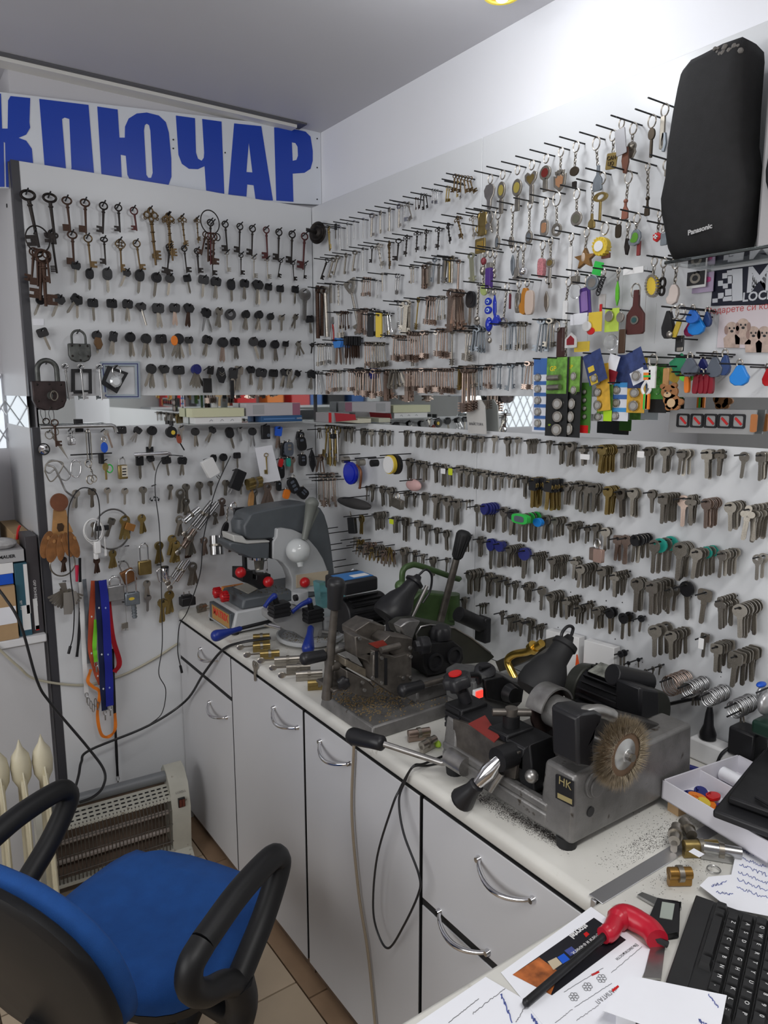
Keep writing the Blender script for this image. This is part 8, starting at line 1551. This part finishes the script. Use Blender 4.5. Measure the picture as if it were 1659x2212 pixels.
def dust(label, crop, n, gen, m, size, seed, name='metal_dust'):
    b = B(); r = random.Random(seed)
    for i in range(n): u, v = gen(r); P = at(*crop(u, v), 'Z', WT); P.y += .04 if -1.836 < P.y < -1.798 else 0; s_ = r.uniform(.4,1.) * size; a_ = r.uniform(0,3.14); b.add([(P.x + s_ * cos(a_), P.y + s_ * sin(a_), WT + .0002),(P.x - s_ * sin(a_) * .5, P.y + s_ * cos(a_) * .5, WT + .0002),(P.x - s_ * cos(a_), P.y - s_ * sin(a_), WT + .0002),(P.x, P.y, WT + .0002 + s_ * .5)], [(0,1,3),(1,2,3),(2,0,3)])
    o = single(name, b, m, label, 'dust'); o['kind'] = 'stuff'
dust('black steel filings spilled along the front machine', MD,3600, lambda r: (lambda t_, s_: (640 + 400 * t_ + s_ * 30,850 + 210 * t_ + 40 * s_))(min(1, r.random() ** .8), r.gauss(0,.75)), mat('filings',(.03,.024,.022),.6,.4),.0013,31); dust('black grit around the loose cylinders beside the keyboard', MD,1500, lambda r: (r.gauss(1560,120), r.gauss(1110,90)), MATS['filings'],.0013,32); dust('brass swarf scattered along the worktop edge', MX,1100, lambda r: (lambda t_: (200 + 900 * t_ + r.gauss(0,90),1260 + 330 * t_ + r.gauss(0,40)))(r.random()), MATS['swarf'],.0011,33)

# ================================================================== power strip, tray, tablet
CP = Crop(1380,1480,5.265)
P = at(*CP(590,830), 'Z', WT); t = thing('power_strip', 'white power strip with black plug against the side panel', 'power strip',(-.032,-1.70, WT))
part('body', B().frus((-.026,-.10),(.028,.07),(-.021,-.09),(.021,.058),.0,.045), WHITE, t, bev=.005); part('socket', B().cyl((0,.03,.0445),(0,.03,.0458),.017, n=22), mat('socket_shadow',(.35,.35,.35),.5), t)
t2 = thing('power_plug', 'black power plug standing in the white strip', 'plug',(-.032,-1.67, WT + .0455)); part('plug', B().lathe([(.016,0),(.0165,.012),(.010,.03),(.008,.055),(.005,.07)], n=16), BLK, t2); part('cord', B().tube(arc([(0,0,.068),(-.002,.008,.082),(-.004,.03,.078),(-.006,.08,.05),(-.006,.13,.02)],6),.0042,8), BLK, t2)
t2 = thing('wall_adapter', 'black cube power adapter plugged into the white strip', 'adapter',(-.033,-1.752, WT + .0455)); part('case', B().box((-.026,-.028,0),(.022,.026,.058)), BLK, t2, bev=.005); part('cord', B().tube(arc([(-.02,.024,.010),(-.03,.034,-.006),(-.035,.042,-.0425)],5),.003,7), BLK, t2)
t = thing('open_tray', 'white cardboard tray holding coloured key caps', 'tray',(-.272,-1.727, WT), radians(-8)); TRW = mat('tray_white',(.66,.65,.70),.5)
for lo, hi in (((0,-.215,.022),(.205,0,.024)),((0,-.215,.022),(.003,0,.058)),((0,-.003,.022),(.205,0,.058)),((.202,-.215,.022),(.205,0,.058)),((0,-.215,.022),(.205,-.212,.058)),((.095,-.215,.022),(.098,0,.054))): part('tray_wall', B().box(lo, hi), TRW, t)
for x, y in ((.02,-.02),(.18,-.02),(.075,-.15),(.18,-.17)): part('stack_block', B().box((x - .012, y - .012,0),(x + .012, y + .012,.022)), KRAFT, t)
part('red_insert', B().box((.100,-.15,.024),(.200,-.147,.05)).box((.100,-.147,.024),(.103,-.004,.05)), mat('insert_red',(.22,.01,.02),.5), t); part('paper_roll', B().cyl((.15,-.14,.038),(.15,-.01,.038),.013, n=14), PAPER, t)
rq = random.Random(8); TM = Matrix.Translation((-.272,-1.727, WT)) @ Matrix.Rotation(radians(-8),4, 'Z')
for i,(x, y, m_, lb) in enumerate(((.045,-.02, NAVYP, 'navy'),(.065,-.03, NAVYP, 'navy'),(.03,-.045, ORANGEP, 'orange'),(.05,-.055, ORANGEP, 'orange'),(.075,-.05, REDP, 'red'),(.02,-.065, YELLP, 'yellow'),(.04,-.085, ORANGEP, 'orange'),(.06,-.085, NAVYP, 'navy'),(.03,-.105, YELLP, 'yellow'),(.07,-.08, PURP, 'purple'),(.055,-.11, YELLP, 'yellow'))):
    single('key_cover', B().prism(ell(.016,.012,16),0,.006, [ell(.003,.002,6,0,.006)], 'XY'), m_, f'{lb} plastic key cap lying in the white tray', 'key cap', f'{lb} key caps in the tray', TM @ TR((.023 + (x - .02) * .8, y - .006,.0275 + .006 * (i % 3)),(rq.uniform(-.1,.1), rq.uniform(-.1,.1), rq.uniform(0,3))), bev=.001)
t = thing('tablet_device', 'black folding device propped over the white tray', 'device', M=TR((-.317,-1.850, WT + .0625),(0, radians(-2.5), radians(11.5)))); part('slab', B().box((0,-.12,0),(.26,0,.014)), BLK, t, bev=.004); part('upper_slab', B().box((.03,-.12,.016),(.26,-.012,.030)), BLKM, t, bev=.004); part('strap', B().tube(arc([(.05,-.05,.034),(.03,-.10,.036),(.06,-.13,.03),(.12,-.12,.02)],6),.003,7), BLK, t)
t = thing('bench_vise', 'dark green clamp stand beside the power strip', 'clamp',(-.030,-1.820, WT)); part('post', B().box((-.018,-.015,0),(.012,.012,.125)), BLKM, t, bev=.002); part('arm', B().box((-.06,-.06,.120),(.026,.035,.148)), mat('bottle_green',(.008,.03,.02),.35), t, bev=.006)
h = Hang(CP,1400,60,.06, 'silver rounded padlock hanging at the end of the rods', 'padlock', 'silver_padlock'); h.ball(1440,210,150,260, mat('satin_silver',(.45,.45,.46),.3,.6), 'body',0,.02); h.ball(1330,20,90,60, BLUEP, 'blue_cap',.02,.014); h.ball(1335,110,80,160, mat('satin_silver',(0,0,0)), 'second_body',.02,.016); h.rod(.08)

# ================================================================== desk top objects
DK = Crop(880,1800,2.1297)
def DP(u, v, z=WT): return at(*DK(u, v), 'Z', z)
def sheet(name, label, pts, m, z, cat='paper', th=.0004): t = thing(name, label, cat); part('sheet', B().prism([(p.x, p.y) for p in [DP(u, v, z) for u, v in pts]], z - th, z, plane='XY'), m, t); return t
def on_sheet(t, nm, pts, m, z): part(nm, B().prism([(p.x, p.y) for p in [DP(u, v, z) for u, v in pts]], z - .0002, z, plane='XY'), m, t)
INK = mat('ink_blue',(.10,.13,.35),.7); TXT = mat('print_dark',(.18,.18,.19),.7)
def scribble(t, z, rowsd, m=INK, seed=1, r_=.00045):
    r = random.Random(seed); b = B()
    for u0, v0, u1, v1, amp in rowsd:
        P = [DP(u0 + (u1 - u0) * i / 26 + r.uniform(-2,2), v0 + (v1 - v0) * i / 26 + r.uniform(-amp, amp), z) for i in range(27)]; b.tube(P, r_,4)
    part('handwriting', b, m, t)
zz = WT + .0006
t = sheet('form_sheet', 'printed form page lying on the desk corner', [(40,877),(360,660),(600,800),(660,1000),(100,1100)], PAPER, zz); scribble(t, zz + .0003, [(300,830,450,712,3),(190,870,330,760,2),(500,870,540,800,3)], TXT,2); scribble(t, zz + .0003, [(430,740,480,860,12),(570,840,610,900,12)], INK,3,.0008)
zz += .0007; t = sheet('order_sheet', 'white sheet with printed logos and dark advertising banner', [(845,338),(1135,545),(1000,830),(960,960),(640,900),(430,640)], PAPER, zz)
on_sheet(t, 'dark_banner', [(858,388),(1006,490),(665,745),(484,650)], mat('banner_black',(.012,.012,.016),.4), zz + .0003); on_sheet(t, 'photo_print', [(606,570),(700,640),(660,742),(484,650)], mat('photo_orange',(.42,.12,.03),.45,0,.7,45), zz + .0005)
for pts, m_ in (([(645,590),(685,570),(712,600),(672,628)], mat('cover_tan',(.5,.42,.3),.5)),([(690,570),(720,552),(748,580),(715,600)], BLUEP),([(722,540),(755,520),(782,545),(750,565)], mat('cover_navy',(.05,.07,.25),.5)),([(810,462),(824,452),(838,464),(822,478)], REDP),([(940,720),(968,698),(975,706),(946,730)], REDP),([(845,648),(880,632),(884,640),(850,656)], REDP)): on_sheet(t, 'print', pts, m_, zz + .0006)
e1, e2 = DP(530,740,0) - DP(860,470,0), DP(860,470,0) - DP(800,430,0)
def desk_text(parent, s, u, v, size, m, z, du=(-300,225), bold=0.):
    P = DP(u, v, z); d = DP(u + du[0], v + du[1], z) - P; M = Matrix.Translation(P) @ Matrix.Rotation(atan2(d.y, d.x),4, 'Z'); obj('lettering', text_mesh('lettering', s, m, size,.0001, bold=bold), parent, M)
desk_text(t, 'storytel',790,450,.012, WHITE, zz + .0006, bold=.0003); desk_text(t, 'аудиокниги и е-книги.',845,490,.008, WHITE, zz + .0006); desk_text(t, 'Неограничен достъп',860,530,.0075, WHITE, zz + .0006); desk_text(t, 'Възможности',1010,545,.007, TXT, zz + .0004); desk_text(t, 'КАПИТАЛ',915,745,.008, TXT, zz + .0004)
fl = B()
for u, v in ((893,668),(828,706),(766,752)):
    for i in range(6): P = DP(u + 14 * cos(i * pi / 3), v + 13 * sin(i * pi / 3), zz + .0004); fl.ring(tuple(P),.0024,.0024,.0004, v=(0,1,0), n=10, m=4)
part('flower_print', fl, TXT, t); scribble(t, zz + .0005, [(720,730,900,620,1),(770,800,940,690,1),(940,640,1080,520,2),(680,870,760,810,3),(780,860,880,790,3)], TXT,5,.0003)
t = sheet('blank_note', 'blank white note half covering the keyboard', [(1012,650),(1470,745),(1420,1000),(900,815)], PAPER, WT + .0265, th=.0006); scribble(t, WT + .0268, [(1385,740,1430,800,6),(1340,860,1390,890,8)], INK,6,.0006)
single('note_stack', B().prism([(p.x, p.y) for p in [DP(u, v, WT + .012) for u, v in ((1022,705),(1085,716),(1050,870),(960,850))]], WT + .002, WT + .0255, plane='XY'), PAPER, 'paper pad under the blank white note', 'paper pad')
t = sheet('handwritten_note', 'crumpled white note covered in blue handwriting', [(1530,38),(1760,130),(1760,400),(1480,345),(1345,240),(1385,200),(1490,190),(1505,120)], PAPER, WT + .012); scribble(t, WT + .0125, [(1525 - i * 4 + 10,75 + i * 34,1650 + i * 2,120 + i * 36,9) for i in range(6)] + [(1400,240,1470,225,7),(1420,270,1500,280,7)], INK,7,.0005); part('crumple_pad', B().prism([(p.x, p.y) for p in [DP(u, v, WT + .006) for u, v in ((1545,120),(1740,180),(1740,320),(1520,300))]], WT + .0003, WT + .0112, plane='XY'), PAPER, t)
# keyboard: rows run away from the counter edge
z = WT + .024; kx = (DP(1425,662, z) - DP(1490,415, z)); pitch = kx.length / 6; ex = kx.normalized(); ey = Vector((-ex.y, ex.x,0)); q_ = DP(1625,430, z) - DP(1490,415, z); ey = ey if ey.dot(q_) > 0 else -ey; rp = abs(q_.dot(ey)) / 2
t = thing('keyboard', 'black computer keyboard with white letters on the desk', 'keyboard', M=Matrix(((ex.x, ey.x,0, DP(1490,415, z).x),(ex.y, ey.y,0, DP(1490,415, z).y),(0,0,1, WT),(0,0,0,1))))
KBM = mat('keyboard_black',(.016,.016,.017),.5,0,.2,30); part('case', B().box((-.048,-.055,.001),(.33,.10,.016)), KBM, t, bev=.003); part('wrist_rest', B().box((-.044,-.054,.016),(.33,-.029,.0185)), KBM, t, bev=.002)
def keycap(w, d): b = B(); b.frus((-w / 2,-d / 2),(w / 2, d / 2),(-w / 2 + .0025,-d / 2 + .002),(w / 2 - .0025, d / 2 - .0025),.016,.0245); return b
KC = mesh('key_cap', keycap(pitch * .93, rp * .93), KBM); LW = mat('legend_white',(.7,.7,.7),.5); sgn_ = 1 if ex.cross(ey).z > 0 else -1
for ri,(s, off_) in enumerate((('ZXCVBNM,./',0),('ASDFGHJKL;',-.35),('QWERTYUIOP',-.6),('1234567890',-1.0))):
    for i in range(-1, len(s)):
        x, y = (i + off_) * pitch, ri * rp; k_ = obj('key_cap', KC, t, TR((x, y,0)))
        if i >= 0: obj('legend', text_mesh('legend', s[i], LW,.0075,.0001), k_, TR((-.003,.002,.0248),(0,0,0),(1, sgn_,1)))
for x0, x1 in ((-.042,-.028),(-.026,-.012),(-.010,.078),(.080,.1)): part('space_key', keycap((x1 - x0) * .95, rp * .9).at(I4), KBM, t, TR(((x0 + x1) / 2,-rp,0)))
# caliper
zc = WT + .006; A, Q = DP(1060,280, zc), DP(1290,345, zc); t = thing('digital_caliper', 'digital caliper with small display beside the keyboard', 'caliper'); part('beam', B().prism([(p.x, p.y) for p in [DP(u, v, zc) for u, v in ((1150,400),(1200,410),(1168,664),(1085,660))]], zc - .004, zc - .001, plane='XY'), STEEL, t)
part('jaw', B().prism([(p.x, p.y) for p in [DP(u, v, zc) for u, v in ((1058,282),(1080,270),(1160,300),(1245,310),(1262,340),(1235,362),(1150,335))]], zc - .004, zc, plane='XY'), STEEL, t); part('display_case', B().prism([(p.x, p.y) for p in [DP(u, v, zc + .006) for u, v in ((1155,300),(1255,320),(1245,450),(1195,460),(1112,400))]], zc - .003, zc + .006, plane='XY'), BLK, t, bev=.002); part('display', B().prism([(p.x, p.y) for p in [DP(u, v, zc + .0065) for u, v in ((1172,315),(1230,325),(1218,398),(1160,388))]], zc + .006, zc + .0068, plane='XY'), mat('lcd',(.34,.38,.34),.3), t)
# red T-handle driver
t = thing('t_handle_driver', 'black hex rod driver with red grip lying over the papers', 'tool'); zh = WT + .016; P = [DP(u, v, zh) for u, v in ((900,470),(935,450),(960,405),(1000,380),(1060,405),(1120,445),(1150,490))]; part('grip', B().tube(arc(P,6), [.011] * 3 + [.0125] * 10 + [.016] * 12 + [.0155] * 12,14), mat('grip_red',(.45,.012,.03),.3), t, angle=60); part('rod', B().cyl(DP(915,465, zh), DP(548,778, WT + .008),.0052, n=8).sph(tuple(DP(548,778, WT + .008)),.0055,10,8), BLKM, t); part('stub', B().cyl(DP(1140,480, zh), DP(1198,512, WT + .010),.0048, n=6), BLKM, t)
# cylinders, padlock pieces on the desk
for u, v, ang, L, m_, lb in ((1250,240,2.55,.035, mat('bronze_gold',(.34,.19,.05),.3,.8), 'short bronze-coloured half cylinder lock on the desk'),(1230,55,.5,.045, NICK, 'nickel half cylinder lock by the joint strip'),(1345,110,-.6,.055, BRASS, 'brass half cylinder lock with paper sticker and key ring'),(1285,30,.9,.04, NICKD, 'dull cylinder lock under the tray edge'),(1440,130,-.9,.06, STEEL, 'steel cylinder lock under the handwritten note')): lock_cyl(*DK(u, v), ang, L, m_, lb, False,.0092, WT + (.002 if v < 60 else 0))
single('sticker', B().cbox(DP(1330,90, WT + .040),(.014,.018,.0006)), PAPER, 'white sticker on the brass half cylinder', 'sticker'); single('loose_ring', B().ring(tuple(DP(1410,165, WT + .004)),.010,.010,.001, v=(0,1,0)), STEEL, 'steel ring lying by the brass cylinder', 'ring')
for i in range(9): P = at(*CP(375 + i * 9,720 + (i * 53 % 190)), 'Z', WT + .006); single('loose_part', B().at(TR((0,0,0),(0,0, i))).cyl((-.016,0,0),(.016,0,0),.0055, n=10).box((-.006,-.008,-.005),(.006,.008,.004)),(NICKD, BRASS, STEEL, BLKM)[i % 4], 'small loose lock part strewn behind the front machine', 'lock part', 'strewn lock parts', Matrix.Translation(P))
single('blue_pen', B().cyl(at(*CP(570,930), 'Z', WT + .006), at(*CP(790,1000), 'Z', WT + .006),.0055, n=10), NAVYP, 'dark blue pen among the loose lock parts', 'pen')
# shelving in the shop behind, seen in the mirrors
t = thing('shop_shelves', 'shelf rack with boxes on the opposite shop wall', 'shelf rack',(-2.2,-4.05,0))
for z in (.5,1.0,1.4,1.8): part('shelf_board', B().box((-.9,-.13, z),(1.6,.15, z + .02)), LAM, t)
rq = random.Random(77)
for z in (1.02,1.42,1.82):
    x = -.85
    while x < 1.5:
        w_, hh = rq.uniform(.08,.2), rq.uniform(.12,.3); part('stored_box', B().box((x,-.1, z),(x + w_,.08, z + hh)), rq.choice((REDP, WHITE, KRAFT, BLKM, ORANGEP, ZINCK, CBL, CREAM, MATS['deep_green'])), t); x += w_ + rq.uniform(.01,.12)
label_rows()
